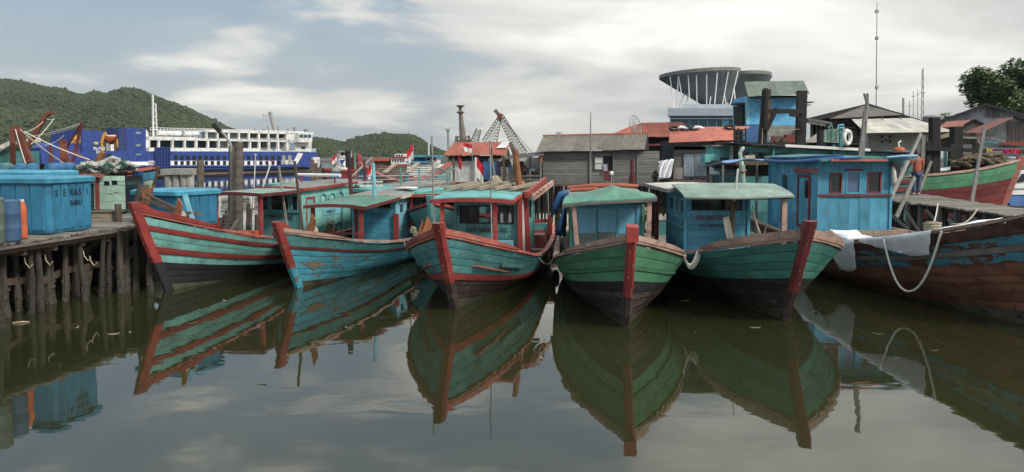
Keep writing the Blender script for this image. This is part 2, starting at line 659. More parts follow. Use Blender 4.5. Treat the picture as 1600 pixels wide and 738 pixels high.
    def build(s, name, mat, parent=None, world=False, smooth=False, label=None):
        vs = s.v
        if world and parent is not None:
            inv = RM[parent.name].inverted()
            vs = [inv @ v for v in vs]
        me = bpy.data.meshes.new(name)
        me.from_pydata([tuple(v) for v in vs], [], s.f)
        if mat is not None:
            me.materials.append(MATS[mat])
        if smooth:
            me.polygons.foreach_set('use_smooth', [True] * len(me.polygons))
        me.update()
        o = bpy.data.objects.new(name, me)
        COL.objects.link(o)
        if parent is not None:
            o.parent = parent
            if parent.name in RM:
                RM[o.name] = RM[parent.name]
        else:
            RM[o.name] = Matrix.Identity(4)
        if label:
            o['label'] = label
        return o


def solo(mb, name, mat, label, cat, group=None, kind=None, smooth=False):
    """a thing that is one mesh: origin moved to its base"""
    if mb.v:
        n = len(mb.v)
        c = Vector((sum(v.x for v in mb.v) / n, sum(v.y for v in mb.v) / n, min(v.z for v in mb.v)))
    else:
        c = Vector((0, 0, 0))
    mb.v = [v - c for v in mb.v]
    o = mb.build(name, mat, None, smooth=smooth)
    o.location = c
    RM[o.name] = Matrix.Translation(c)
    return tag(o, label, cat, group, kind)


def text(parent, s, size, origin, xdir, zdir, mat, name='lettering', sx=1.0, depth=.004):
    """flat lettering; origin = left end of the base line (parent's own coordinates)"""
    cu = bpy.data.curves.new('text', 'FONT')
    cu.body = s
    cu.size = size
    cu.extrude = depth
    cu.resolution_u = 2
    to = bpy.data.objects.new('text', cu)
    COL.objects.link(to)
    dg = bpy.context.evaluated_depsgraph_get()
    me = bpy.data.meshes.new_from_object(to.evaluated_get(dg))
    bpy.data.objects.remove(to)
    x, z = Vector(xdir).normalized(), Vector(zdir).normalized()
    y = z.cross(x)                       # away from the reader is +y; letters look along -y
    mat4 = Matrix(((x.x * sx, z.x, -y.x, 0), (x.y * sx, z.y, -y.y, 0), (x.z * sx, z.z, -y.z, 0), (0, 0, 0, 1)))
    mat4.translation = Vector(origin)
    me.transform(mat4)
    me.materials.clear()
    me.materials.append(MATS[mat])
    o = bpy.data.objects.new(name, me)
    COL.objects.link(o)
    o.parent = parent
    if parent.name in RM:
        RM[o.name] = RM[parent.name]
    return o


def jit(a):
    return RND.uniform(-a, a)


def rope_pts(a, b, sag, n=10):
    a, b = Vector(a), Vector(b)
    return [a.lerp(b, i / n) - Vector((0, 0, sag * 4 * (i / n) * (1 - i / n))) for i in range(n + 1)]


def wall(parent, O, ud, width, z0, z1, holes, mat, ph=.16, th=.03, gap=.006, back='dark', name='plank', vertical=False, jitter=.006, partname='cabin_wall'):
    """a boarded wall with openings: backing (part) + one board after another (sub-parts).
    O = lower left corner seen from outside, ud = direction to the right, outside = ud x up"""
    O, ud = Vector(O), Vector(ud).normalized()
    out = ud.cross(Vector((0, 0, 1)))
    zs = sorted({z0, z1} | {h[2] for h in holes} | {h[3] for h in holes})
    zs = [z for z in zs if z0 - 1e-6 <= z <= z1 + 1e-6]
    bk = MB()
    cells = []
    for a, b in zip(zs[:-1], zs[1:]):
        if b - a < 1e-4:
            continue
        segs = [(0, width)]
        for (h0, h1, hz0, hz1) in holes:
            if hz0 < b - 1e-5 and hz1 > a + 1e-5:
                ns = []
                for (p, q) in segs:
                    if h1 <= p or h0 >= q:
                        ns.append((p, q)); continue
                    if h0 > p: ns.append((p, h0))
                    if h1 < q: ns.append((h1, q))
                segs = ns
        for (p, q) in segs:
            cells.append((p, q, a, b))

    def cell(mb, p, q, a, b, d0, d1):
        pt = lambda u, d, z: O + ud * u + out * d + Vector((0, 0, z - O.z))
        mb.hexa([pt(p, d0, a), pt(q, d0, a), pt(q, d0, b), pt(p, d0, b)][::-1], [pt(p, d1, a), pt(q, d1, a), pt(q, d1, b), pt(p, d1, b)][::-1])

    for c in cells:
        cell(bk, *c, -.02 - th, -th * .5)
    bko = bk.build(partname, back, parent)
    for (p, q, a, b) in cells:
        if vertical:
            n = max(1, round((q - p) / ph))
            for i in range(n):
                m = MB()
                cell(m, p + (q - p) * i / n + gap / 2, p + (q - p) * (i + 1) / n - gap / 2, a, b, -th * .5, jit(jitter))
                m.build(name, mat, bko)
        else:
            n = max(1, round((b - a) / ph))
            for i in range(n):
                m = MB()
                cell(m, p, q, a + (b - a) * i / n + gap / 2, a + (b - a) * (i + 1) / n - gap / 2, -th * .5, jit(jitter))
                m.build(name, mat, bko)
    return bko


def window(parent, O, ud, h, frame='red', pane='pane_dark', fw=.04, proud=.012, bars=0, depth=.05):
    O, ud = Vector(O), Vector(ud).normalized()
    out = ud.cross(Vector((0, 0, 1)))
    pt = lambda u, d, z: O + ud * u + out * d + Vector((0, 0, z - O.z))
    u0, u1, a, b = h
    m = MB()

    def bar(p, q, z0, z1):
        m.hexa([pt(p, -depth, z0), pt(q, -depth, z0), pt(q, -depth, z1), pt(p, -depth, z1)][::-1], [pt(p, proud, z0), pt(q, proud, z0), pt(q, proud, z1), pt(p, proud, z1)][::-1])
    bar(u0, u0 + fw, a, b); bar(u1 - fw, u1, a, b)
    bar(u0 + fw, u1 - fw, a, a + fw); bar(u0 + fw, u1 - fw, b - fw, b)
    for k in range(bars):
        c = u0 + (u1 - u0) * (k + 1) / (bars + 1)
        bar(c - fw * .4, c + fw * .4, a + fw, b - fw)
    f = m.build('window', frame, parent)
    if pane:
        g = MB()
        g.hexa([pt(u0 + fw, -.032, a + fw), pt(u1 - fw, -.032, a + fw), pt(u1 - fw, -.032, b - fw), pt(u0 + fw, -.032, b - fw)][::-1],
               [pt(u0 + fw, -.026, a + fw), pt(u1 - fw, -.026, a + fw), pt(u1 - fw, -.026, b - fw), pt(u0 + fw, -.026, b - fw)][::-1])
        g.build('pane', pane, f)
    return f


def sheets(parent, e0, e1, r0, r1, mat, nx, ny, waves=7, amp=.014, world=True, lap=.04, name='roof_sheet', th=.012):
    """a roof of corrugated sheets between eave e0-e1 and ridge r0-r1, every sheet a piece of its own"""
    e0, e1, r0, r1 = map(Vector, (e0, e1, r0, r1))
    nrm = (e1 - e0).cross(r0 - e0).normalized()
    if nrm.z < 0:
        nrm = -nrm
    S = lambda a, b: (e0.lerp(e1, a)).lerp(r0.lerp(r1, a), b)
    for j in range(ny):
        for i in range(nx):
            m = MB()
            b0, b1 = max(0, j / ny - (lap if j else 0)), (j + 1) / ny
            lift = .012 * j * -1 + jit(.006) + (.008 if i % 2 else 0)
            n = waves * 2
            rows = []
            for bb in (b0, b1):
                rows.append([S((i + k / n) / nx + (jit(.001)), bb) + nrm * ((amp if k % 2 else -amp) + lift + (.012 if bb == b0 and j else 0)) for k in range(n + 1)])
            m.slab(rows, -nrm * th)
            m.build(name, mat, parent, world=world)


def slab_roof(parent, rows, mat, th=.05, name='roof', world=False):
    return MB().slab(rows, (0, 0, -th)).build(name, mat, parent, world=world)

# ------------------------------------------------------------------ water, hills, shore
def build_setting():
    m = MB()
    ys = [-60, 0, 20, 60, 150, 400, 1200, 4500]
    xs = [-4500, -800, -200, -60, 0, 60, 200, 800, 4500]
    m.grid([[(x, y, 0) for x in xs] for y in ys])
    tag(m.build('water', 'harbour_water'), 'still olive green harbour water mirroring the boats', None, None, 'structure')

    def hill(name, prof, Yr, depth, label, seed, back=160):
        r = random.Random(seed)
        pts = [(P(px, 240, Yr).x, CAMH + (240 - py) / FPX * Yr) for px, py in prof]

        def ridge(x):
            if x <= pts[0][0]: return pts[0][1]
            for (a, za), (b, zb) in zip(pts[:-1], pts[1:]):
                if x <= b:
                    return za + (zb - za) * (x - a) / (b - a)
            return pts[-1][1]
        n = 90
        x0, x1 = pts[0][0], pts[-1][0]

        def hz(x, t):                       # t 0 at the ridge, 1 at the foot, below 0 behind
            h = ridge(x)
            if t < 0:
                return h * (1 + t * 1.0)
            k = (1 - t) ** .85
            nn = noise.noise(Vector((x * .012 + seed, t * 3.0, 0))) * .16 * (4 * t * (1 - t))
            return h * max(0, k + nn) - 2 * t
        rows = []
        for j in range(-6, 21):
            t = j / 20
            y = Yr - depth * t if t > 0 else Yr - t * 20 / 6 * back
            k = y / Yr
            rows.append([((x0 + (x1 - x0) * i / n) * (k if t > 0 else 1), y, hz(x0 + (x1 - x0) * i / n, t if t > 0 else t * 20 / 6)) for i in range(n + 1)])
        o = MB().grid(rows).build(name, 'woodland', smooth=True)
        tag(o, label, None, None, 'structure')
        # the tree cover
        tv, tf = [], []
        ico = []
        bm_v = [(0, 0, -1)] + [(cos(2 * pi * i / 5) * .89, sin(2 * pi * i / 5) * .89, -.45) for i in range(5)] + [(cos(2 * pi * (i + .5) / 5) * .89, sin(2 * pi * (i + .5) / 5) * .89, .45) for i in range(5)] + [(0, 0, 1)]
        bm_f = []
        for i in range(5):
            k = (i + 1) % 5
            bm_f += [(0, 1 + k, 1 + i), (1 + i, 1 + k, 6 + i), (1 + k, 6 + k, 6 + i), (11, 6 + i, 6 + k)]
        count = int((x1 - x0) * depth / 16)
        count = min(count * 8, 38000)
        for q in range(count):
            x = r.uniform(x0, x1)
            t = r.random() ** 1.25 * .97 - .03
            y = Yr - depth * t
            k = y / Yr if t > 0 else 1
            z = hz(x, t)
            if z < 1: continue
            dens = noise.noise(Vector((x * .02, t * 6, seed)))
            s = r.uniform(.6, 1.6) * (1 + .5 * dens) * Yr / 700
            if t < .04 and r.random() < .12: s *= 1.5
            tall = r.uniform(.6, 1.1)
            for c in range(1):
                ox, oy, oz, ss = (r.uniform(-.6, .6) * s, r.uniform(-.6, .6) * s, r.uniform(.1, .9) * s, s * r.uniform(.55, .95))
                b = len(tv)
                for (vx, vy, vz) in bm_v:
                    f = ss * r.uniform(.5, 1.35)
                    tv.append((x * k + ox + vx * f, y + oy + vy * f, z + oz + vz * f * tall))
                tf += [(b + a1, b + a2, b + a3) for a1, a2, a3 in bm_f]
        mm = MB(); mm.v = [Vector(v) for v in tv]; mm.f = tf
        tag(mm.build('woods', 'woodland'), 'tree cover growing on the ' + label.split(' rising')[0], None, None, 'stuff')

    hill('hill', [(-260, 135), (-120, 122), (0, 127), (30, 128), (60, 134), (75, 139), (95, 140), (115, 147), (130, 150), (150, 145), (170, 148), (195, 140), (215, 141),
                  (240, 151), (290, 169), (330, 188), (365, 206), (400, 216), (440, 222), (490, 232), (560, 240)], 760, 420, 'long wooded hill rising behind the ferry', 3)
    hill('hill', [(440, 236), (470, 222), (490, 217), (512, 220), (535, 226), (560, 217), (580, 213), (600, 211), (622, 211), (640, 211), (655, 217), (668, 225), (682, 233), (696, 240), (715, 242)], 560, 200,
         'low rounded wooded hill rising behind the red boat', 5)
    # shore under the houses on the right; front strip coloured black for shade
    r = random.Random(4)
    rows = [[(-4.6 + i * 9 + r.uniform(-.6, .6), y + r.uniform(-.4, .4), z + (r.uniform(-.15, .15) if j else 0)) for i in range(9)] for j, (y, z) in enumerate(((45.2, -.4), (47.0, .55), (50, 1.0), (56, 1.1)))]
    tag(MB().grid(rows).build('shade_bank', 'shade_mud'), 'mud under the stilt houses, coloured black for their shade', None, None, 'structure')
    rows = []
    for j in range(13):
        y = 55 + (j / 12) ** 1.6 * 255
        rows.append([(-5 + i * 9 + (y - 45) * .02 * i + r.uniform(-.6, .6), y + r.uniform(-.5, .5), 1.15 + r.uniform(-.1, .15)) for i in range(24)])
    tag(MB().grid(rows).build('ground', 'mud', smooth=True), 'muddy shore under the harbour houses', None, None, 'structure')
    # far left bank beyond the trawler
    rows = [[(-420 + i * 22, 230 + j * 30 + r.uniform(-5, 5), (-.4 if j == 0 else 1.2 + r.uniform(-.2, .4))) for i in range(20)] for j in range(8)]
    tag(MB().grid(rows).build('ground', 'mud', smooth=True), 'low bank at the foot of the hill', None, None, 'structure')


build_setting()


def haze():
    m, t, b = new_mat('haze')
    t.nodes.remove(b)
    v = nd(t, 'ShaderNodeVolumePrincipled')
    v.inputs['Color'].default_value = (.80, .86, .92, 1)
    v.inputs['Density'].default_value = .00010
    t.links.new(v.outputs[0], t.nodes['Material Output'].inputs['Volume'])
    tag(MB().box(-1400, 900, -80, 1150, -1.0, 120).build('haze', 'haze'), 'thin bluish haze over the harbour', None, None, 'stuff')


haze()

# ------------------------------------------------------------------ boats


class Hull:
    """boat coordinates: x to the boat's side (camera right), y aft from the stem head, z up from the water"""

    def __init__(s, L=11, B=2.7, zb=1.75, zm=.8, zs=.95, rake=1.1, pg=.34, eg=2.4, pw=.5, ew=1.5, ww=.72, taper=.35, zk=-.5):
        s.__dict__.update(L=L, B=B, zb=zb, zm=zm, zs=zs, rake=rake, pg=pg, eg=eg, pw=pw, ew=ew, ww=ww, taper=taper, zk=zk)

    def sheer(s, u):
        return s.zm + (s.zb - s.zm) * max(0, 1 - u / .55) ** 2.0 + (s.zs - s.zm) * max(0, (u - .5) / .5) ** 2

    def stem(s, z):
        return s.rake * (1 - z / s.zb)

    def pt(s, u, v, side, off=0.0):
        z = s.zk + (s.sheer(u) - s.zk) * v
        y0 = s.stem(s.zk + (s.zb - s.zk) * v)
        y = y0 + (s.L - y0) * u
        g = 1 - (1 - min(u / s.pg, 1)) ** s.eg
        w_ = (1 - (1 - min(u / s.pw, 1)) ** s.ew) * s.ww
        k = min(1, max(0, v)) ** 1.15
        b = s.B / 2 * (w_ * (1 - k) + g * k)
        b *= .1 + .9 * min(1, max(0, v) / .5) ** .55
        t = max(0, (u - .6) / .4)
        b *= 1 - s.taper * t * t
        return Vector((side * (b + .035 + off), y, z))

    def at_y(s, y, v=1.0):
        lo, hi = 0.0, 1.0
        for _ in range(30):
            mid = (lo + hi) / 2
            if s.pt(mid, v, 1).y < y: lo = mid
            else: hi = mid
        return lo


US = [(i / 26) ** 1.55 for i in range(27)]


def make_boat(name, label, cat, loc, aft, H, strakes, rail, stem, deck='wood_deck_y', deck_drop=.42, inner='wood_brown', cap_w=.13, cap_h=.055,
              stem_top=.28, stem_w=.17, plank_deck=False, shell='black_hull', transom='teal_dark', group=None, bow_rail=None, sides=(-1, 1), planks=True, gap=.006):
    """aft = angle of the keel line to +Y, positive towards +X"""
    root = thing(name, label, cat, (loc[0], loc[1], 0), -aft, group)
    # shell
    m = MB()
    for sd_ in (-1, 1):
        m.grid([[H.pt(u, v, sd_, -.025) for u in US] for v in (0, .12, .25, .4, .55, .7, .85, .985)])
        m.grid([[H.pt(u, v, sd_, -.10) for u in US] for v in (.45, .7, .985)])
        m.grid([[H.pt(u, .985, sd_, -.10) for u in US], [H.pt(u, .985, sd_, -.02) for u in US]])
    m.build('hull', shell, root, smooth=False)
    # transom
    tv = [H.pt(1, v, 1) for v in (0, .2, .4, .6, .8, 1)]
    poly = tv + [Vector((-p.x, p.y, p.z)) for p in reversed(tv)]
    MB().prism(poly, (0, .05, 0)).build('transom', transom, root)
    # planking
    v0 = strakes[0][0]
    for k, st in enumerate(strakes[1:]):
        v1, mat = st[0], st[1]
        proud = st[2] if len(st) > 2 else 0
        n = st[3] if len(st) > 3 else 1
        for sd_ in sides:
            for q in range(n):
                a, b = v0 + (v1 - v0) * q / n, v0 + (v1 - v0) * (q + 1) / n
                ga = gap / (H.zb - H.zk)
                pr = proud + jit(.006)
                mm = MB()
                def wav(v, u):                            # hand sawn seams wander a little
                    return v + (.016 * noise.noise(Vector((u * 3.1, v * 17.3, loc[0] + sd_))) if .3 < v < .97 and n > 1 and v not in (v0, v1) else 0)
                rows_o = [[H.pt(u, wav(a, u) + ga, sd_, pr + .004 * sin(u * 40 + k)) for u in US], [H.pt(u, (a + b) / 2, sd_, pr + .003) for u in US], [H.pt(u, wav(b, u) - ga, sd_, pr + .004 * sin(u * 33 + k + 2)) for u in US]]
                mm.grid([[H.pt(u, wav(a, u) + ga, sd_, -.04) for u in US]] + rows_o + [[H.pt(u, wav(b, u) - ga, sd_, -.04) for u in US]])
                mm.build('rubbing_strake' if proud > .02 else 'plank', mat, root)
        v0 = v1
    # rail cap
    for sd_ in (-1, 1):
        mm = MB()
        rr = []
        for u in US:
            p = H.pt(u, 1, sd_)
            z = p.z + .022 * noise.noise(p * 2.3)
            i0, i1 = -.10 - cap_w + .13, .035
            a, b = p.x - sd_ * (-i0 if False else (cap_w - .03)), p.x + sd_ * .035
            if a * sd_ < 0: a = 0.0
            rr.append((Vector((a, p.y, z)), Vector((b, p.y, z)), Vector((b, p.y, z + cap_h)), Vector((a, p.y, z + cap_h))))
        mm.grid([[r_[0] for r_ in rr], [r_[1] for r_ in rr], [r_[2] for r_ in rr], [r_[3] for r_ in rr], [r_[0] for r_ in rr]])
        mm.build('rail_cap', rail, root)
    # second, raised rail round the bow
    if bow_rail:
        ub, hh, mat = bow_rail
        for sd_ in (-1, 1):
            mm = MB()
            rr = []
            uu = [ub * i / 10 for i in range(11)]
            for i, u in enumerate(uu):
                p = H.pt(u, 1, sd_)
                hgt = hh * (1 - (i / 10) ** 3)
                a, b = p.x - sd_ * .12, p.x + sd_ * .06
                if a * sd_ < 0: a = 0
                z = p.z + cap_h - .01
                rr.append([Vector((a, p.y, z)), Vector((b, p.y, z)), Vector((b + sd_ * .02, p.y, z + hgt + .02)), Vector((a, p.y, z + hgt + .02))])
            for i in range(10):
                mm.hexa(rr[i], rr[i + 1])
            mm.build('bow_rail', mat, root)
    # stem post
    zt = H.zb + stem_top
    def sp(z): return Vector((0, H.stem(z) - .05, z))
    cut = H.zb * .38
    if isinstance(stem, tuple):
        parts = [(stem[0], cut, zt), (stem[1], -.4, cut - .006)]
    else:
        parts = [(stem, -.4, zt)]
    seed_ = loc[0] * 3.1
    for mt, za, zz in parts:
        rows = []
        nseg = 9
        for i in range(nseg + 1):
            z = za + (zz - za) * i / nseg
            f = (z + .4) / (zt + .4)
            c = sp(z) + Vector((.012 * noise.noise(Vector((seed_, z * 2, 0))), -.05 * sin(pi * f) + .012 * noise.noise(Vector((seed_ + 5, z * 3, 1))), 0))
            wd = stem_w * (.78 + .30 * f) * (1 + .10 * noise.noise(Vector((seed_ + 9, z * 4, 2))))
            dp = .15 + .05 * f
            e = wd * .22                                     # worn, rounded arrises
            rows.append([c + Vector(q) for q in ((-wd / 2, dp, 0), (-wd / 2, e - dp * .2, 0), (-wd / 2 + e, -dp * .4, 0), (wd / 2 - e, -dp * .4, 0), (wd / 2, e - dp * .2, 0), (wd / 2, dp, 0), (-wd / 2, dp, 0))])
        m = MB().grid(rows)
        n7 = 7
        m.f.append(tuple(nseg * n7 + k for k in range(6)))
        so = m.build('stem_post', mt, root)
        if zz == zt:
            bm_ = MB()
            for k in range(5):
                z = za + (zz - za) * (.12 + .19 * k)
                c = sp(z) + Vector((.03 * (-1) ** k, -.05 * sin(pi * (z + .4) / (zt + .4)) - .075, 0))
                bm_.tube([c, c + Vector((0, -.02, .004))], .016, 6)
            bm_.build('bolt', 'wood_brown', so)['kind'] = 'stuff'
    # deck
    def dz(u): return H.zk + (H.sheer(u) - H.zk) * 1.0 - deck_drop
    def dv(u): return max(.05, 1 - deck_drop / (H.sheer(u) - H.zk))
    du = [u for u in US if u > .02]
    if plank_deck:
        n = 26
        for i in range(n):
            ya = 1.0 + (H.L - 1.2) * i / n
            yb = 1.0 + (H.L - 1.2) * (i + 1) / n - .012
            ua, ub_ = H.at_y(ya), H.at_y(yb)
            pa, pb = H.pt(ua, dv(ua), 1, -.12), H.pt(ub_, dv(ub_), 1, -.12)
            za, zb_ = dz(ua), dz(ub_)
            MB().hexa([(-pa.x, ya, za), (pa.x, ya, za), (pb.x, yb, zb_), (-pb.x, yb, zb_)], [(-pa.x, ya, za + .03), (pa.x, ya, za + .03), (pb.x, yb, zb_ + .03), (-pb.x, yb, zb_ + .03)]).build('deck_plank', deck, root)
    else:
        MB().slab([[(H.pt(u, dv(u), -1, -.1).x, H.pt(u, dv(u), 1).y, dz(u)) for u in du], [(H.pt(u, dv(u), 1, -.1).x, H.pt(u, dv(u), 1).y, dz(u)) for u in du]], (0, 0, -.03)).build('deck', deck, root)
    return root


def cabin_box(root, x0, x1, y0, y1, z0, z1, front_mat, side_mat, front_holes=(), right_holes=(), left_holes=(), ph=.16, side_ph=.16, front_v=False, side_v=False, back=True, backing='dark'):
    """a boarded deck house; hole = (u0, u1, z0, z1) measured from the left edge as seen from outside"""
    wall(root, (x0, y0, z0), (1, 0, 0), x1 - x0, z0, z1, list(front_holes), front_mat, ph, vertical=front_v, back=backing)
    wall(root, (x1, y0, z0), (0, 1, 0), y1 - y0, z0, z1, list(right_holes), side_mat, side_ph, vertical=side_v, back=backing)
    wall(root, (x0, y1, z0), (0, -1, 0), y1 - y0, z0, z1, list(left_holes), side_mat, side_ph, vertical=side_v, back=backing)
    if back:
        MB().box(x0, x1, y1 - .04, y1, z0, z1).build('cabin_wall', side_mat, root)
    # corner posts
    for (x, y) in ((x0, y0), (x1, y0), (x0, y1), (x1, y1)):
        MB().box(x - .035, x + .035, y - .035, y + .035, z0, z1 + .002).build('corner_post', side_mat, root)


def arch_roof(root, x0, x1, ys, zs, crown, mat, th=.05, n=9, name='roof', edge=None, skew=0.0):
    """roof over the cabin: ys / zs = edge heights fore to aft, crown = rise in the middle"""
    rows = []
    for y, z in zip(ys, zs):
        rows.append([(x0 + (x1 - x0) * i / n, y + jit(.004), z + crown * (1 - (2 * i / n - 1) ** 2) + skew * (i / n) + jit(.004)) for i in range(n + 1)])
    MB().slab(rows, (0, 0, -th)).build(name, mat, root)
    if edge:
        z, y = zs[0], ys[0]
        mm = MB()
        for i in range(n):
            a, b = rows[0][i], rows[0][i + 1]
            mm.beam((a[0], y - .02, a[2] - th * .5 - .02), (b[0], y - .02, b[2] - th * .5 - .02), .035, .09)
        mm.build('roof_edge', edge, root)
        for sd_, i in ((-1, 0), (1, n)):
            mm = MB()
            for r0, r1 in zip(rows[:-1], rows[1:]):
                a, b = Vector(r0[i]), Vector(r1[i])
                dx = Vector((sd_ * .018, 0, -th * .5 - .02))
                mm.beam(a + dx, b + dx, .034, .085)
            mm.build('roof_edge', edge, root)


def post(root, p0, p1, wd, mat, name='post'):
    return MB().beam(p0, p1, wd, wd, up=(0, 1, 0)).build(name, mat, root)


def anchor(x, y, z, rz, label):
    t = thing('anchor', label, 'anchor', (x, y, z), rz, 'rusty anchors lashed at the bows')
    MB().prism([(-.02, .0, .0), (.14, 0, .10), (.19, 0, .34), (.08, 0, .50), (.03, 0, .30), (-.06, 0, .12)], (0, .035, 0)).build('fluke', 'rusty', t)
    MB().prism([(-.10, .09, -.02), (.04, .09, .08), (.10, .09, .28), (.02, .09, .40), (-.06, .09, .2)], (0, .035, 0)).build('fluke', 'rusty', t)
    MB().tube([(0, .05, .05), (.12, .55, -.08)], .03, 6).build('shank', 'rusty', t)
    m = MB()
    for k in range(5):
        m.torus((.04, .05 + k * .035, .06 + k * .004), .10, .018, axis=(.2, 1, .1), n=10, m=5)
    m.build('lashing', 'rope', t)
    return t


def mooring(name, a, b, sag, r, mat, label, n=12, group=None, cat='rope'):
    return solo(MB().tube(rope_pts(a, b, sag, n), r, 5), name, mat, label, cat, group)


def L2W(root, p):
    return RM[root.name] @ Vector(p)


def flag(px, py0, py1, Y, label, cloth_px=(0, 12), pole_mat='steel', h=14, droop=.5, left=False, r=.02, group='red and white flags on the boats'):
    """pole from (px,py1) up to (px,py0) with a hanging red over white cloth"""
    a, b = P(px, py1, Y), P(px, py0, Y)
    t = thing('flag', label, 'flag', a, 0, group)
    k = Y / FPX
    MB().tube([a, b], r, 6).build('pole', pole_mat, t, world=True)
    w_, hh = (cloth_px[1] - cloth_px[0]) * k, h * k
    sg = -1 if left else 1
    for part, (f0, f1), mat in (('red_cloth', (0, .5), 'flag_red'), ('white_cloth', (.5, 1), 'flag_white')):
        rows = []
        for i in range(5):
            v = f0 + (f1 - f0) * i / 4
            rows.append([b + Vector((sg * (w_ * j / 6 * (1 - .2 * droop * v) + .02), .06 * sin(j * 1.7 + v * 3) * (j / 6), -hh * v - droop * hh * .9 * (j / 6) ** 1.3)) for j in range(7)])
        MB().slab(rows, (0, .006, 0)).build(part, mat, t, world=True)
    return t


def tyre(p, axis, r=.26, label='black tyre hung as a fender'):
    m = MB().torus((0, 0, 0), r * .72, r * .28, axis=axis, n=18, m=8)
    m.v = [v + Vector(p) for v in m.v]
    return solo(m, 'tyre', 'tyre', label, 'tyre', None, None, True)

# ------------------------------------------------------------------ the six boats in front
FRONT = 'fishing boats moored bow out in a row'


def boat_one():
    H = Hull(L=11, B=2.6, zb=1.85, zm=.74, zs=.95, rake=.9)
    b = make_boat('fishing_boat', 'turquoise fishing boat with two broad red hull bands and black bottom beside the pier', 'fishing boat', (-8.30, 16.3), radians(15), H,
                  [(0,), (.28, 'slime_hull', 0, 2), (.51, 'black_hull', 0, 3), (.605, 'teal_light', 0), (.675, 'red', .035), (.84, 'teal_light', 0, 2), (.90, 'red', .035), (.985, 'teal_light', 0)],
                  'rail_red', ('red', 'black_hull'), deck='rail_red', bow_rail=(.14, .10, 'red'), group=FRONT, transom='teal_light')
    cabin_box(b, -.7, .7, 5.6, 8.6, .5, 2.12, 'teal', 'teal_light',
              front_holes=[(.08, .30, 1.50, 1.98), (.38, .98, 1.50, 1.98), (1.06, 1.30, 1.50, 1.98)],
              right_holes=[(.25, .75, .95, 1.9)], ph=.17, front_v=True, side_ph=.27)
    for h in [(.08, .30, 1.50, 1.98), (.38, .98, 1.50, 1.98), (1.06, 1.30, 1.50, 1.98)]:
        window(b, (-.7, 5.6, .5), (1, 0, 0), h, 'teal', 'pane_dark', .03)
    window(b, (.7, 5.6, .5), (0, 1, 0), (.25, .75, .95, 1.9), 'red', None, .05)
    MB().box(.66, .685, 5.9, 6.3, 1.0, 1.86).build('door', 'teal_light', b)
    for k in range(3):                          # carved arches under the eave
        m = MB()
        y = 6.65 + k * .55
        m.tube([(.72, y, 1.72)] + [(.72, y + .19 - .19 * cos(pi * i / 6), 1.80 + .14 * sin(pi * i / 6)) for i in range(7)] + [(.72, y + .38, 1.72)], .018, 4)
        m.build('arch_trim', 'teal_dark', b)
    for k in range(2):
        m = MB()
        y = 7.0 + k * .6
        m.tube([(.72, y, .6)] + [(.72, y + .2 - .2 * cos(pi * i / 6), .85 + .12 * sin(pi * i / 6)) for i in range(7)] + [(.72, y + .4, .6)], .02, 4)
        m.build('arch_trim', 'black_hull', b)
    MB().box(-.71, .71, 5.56, 5.59, 1.455, 1.485).build('sill_strip', 'deep_blue', b)
    text(b, 'K.M.BINTANG MAJU', .175, (-.52, 5.565, 1.29), (1, 0, 0), (0, 0, 1), 'letter_dark', sx=.62)
    sg = MB().box(.712, .724, 6.85, 8.05, 1.28, 1.5).build('name_board', 'cabin_pale', b)
    text(b, 'K.M BINTANG', .15, (.728, 6.95, 1.53), (0, 1, 0), (0, 0, 1), 'letter_dark', sx=.8)
    text(b, '7.MAJU GT', .15, (.728, 6.95, 1.33), (0, 1, 0), (0, 0, 1), 'letter_dark', sx=.9)
    MB().prism([(-.07, .10, 1.80), (-.07, .0, 2.08), (-.07, .12, 2.06), (-.07, .75, 1.78)], (.14, 0, 0)).build('stem_cheek', 'red', b)
    # canopy over the fore deck and the roof
    arch_roof(b, -.82, .78, [3.45, 4.5, 5.65], [2.14, 2.14, 2.16], .03, 'roof_pale', .04, edge='maroon')
    arch_roof(b, -.80, .80, [5.5, 7, 9.4], [2.19, 2.22, 2.28], .05, 'roof_grey', .05, edge='red')
    for x, y, z in ((-.7, 3.6, .55), (.68, 3.6, .6), (.75, 9.2, .5), (-.75, 9.2, .5)):
        post(b, (x, y, z), (x, y, 2.13), .085, 'red')
    MB().box(-.3, .3, 3.2, 4.1, .72, 1.08).build('hatch', 'orange', b)
    MB().tube([(-.9, 8.0, 2.50), (.9, 7.6, 2.50)], .055, 8).build('roof_tube', 'tube_white', b)
    for x in (-.6, .6):
        MB().beam((x, 7.8, 2.2), (x, 7.8, 2.46), .04, .04).build('tube_bracket', 'red', b)
    post(b, (.72, 4.9, .6), (.42, 4.9, 2.85), .05, 'wood_grey', 'pole')
    post(b, (.9, 9.4, .5), (.9, 9.3, 3.0), .06, 'maroon', 'pole')
    return b, H


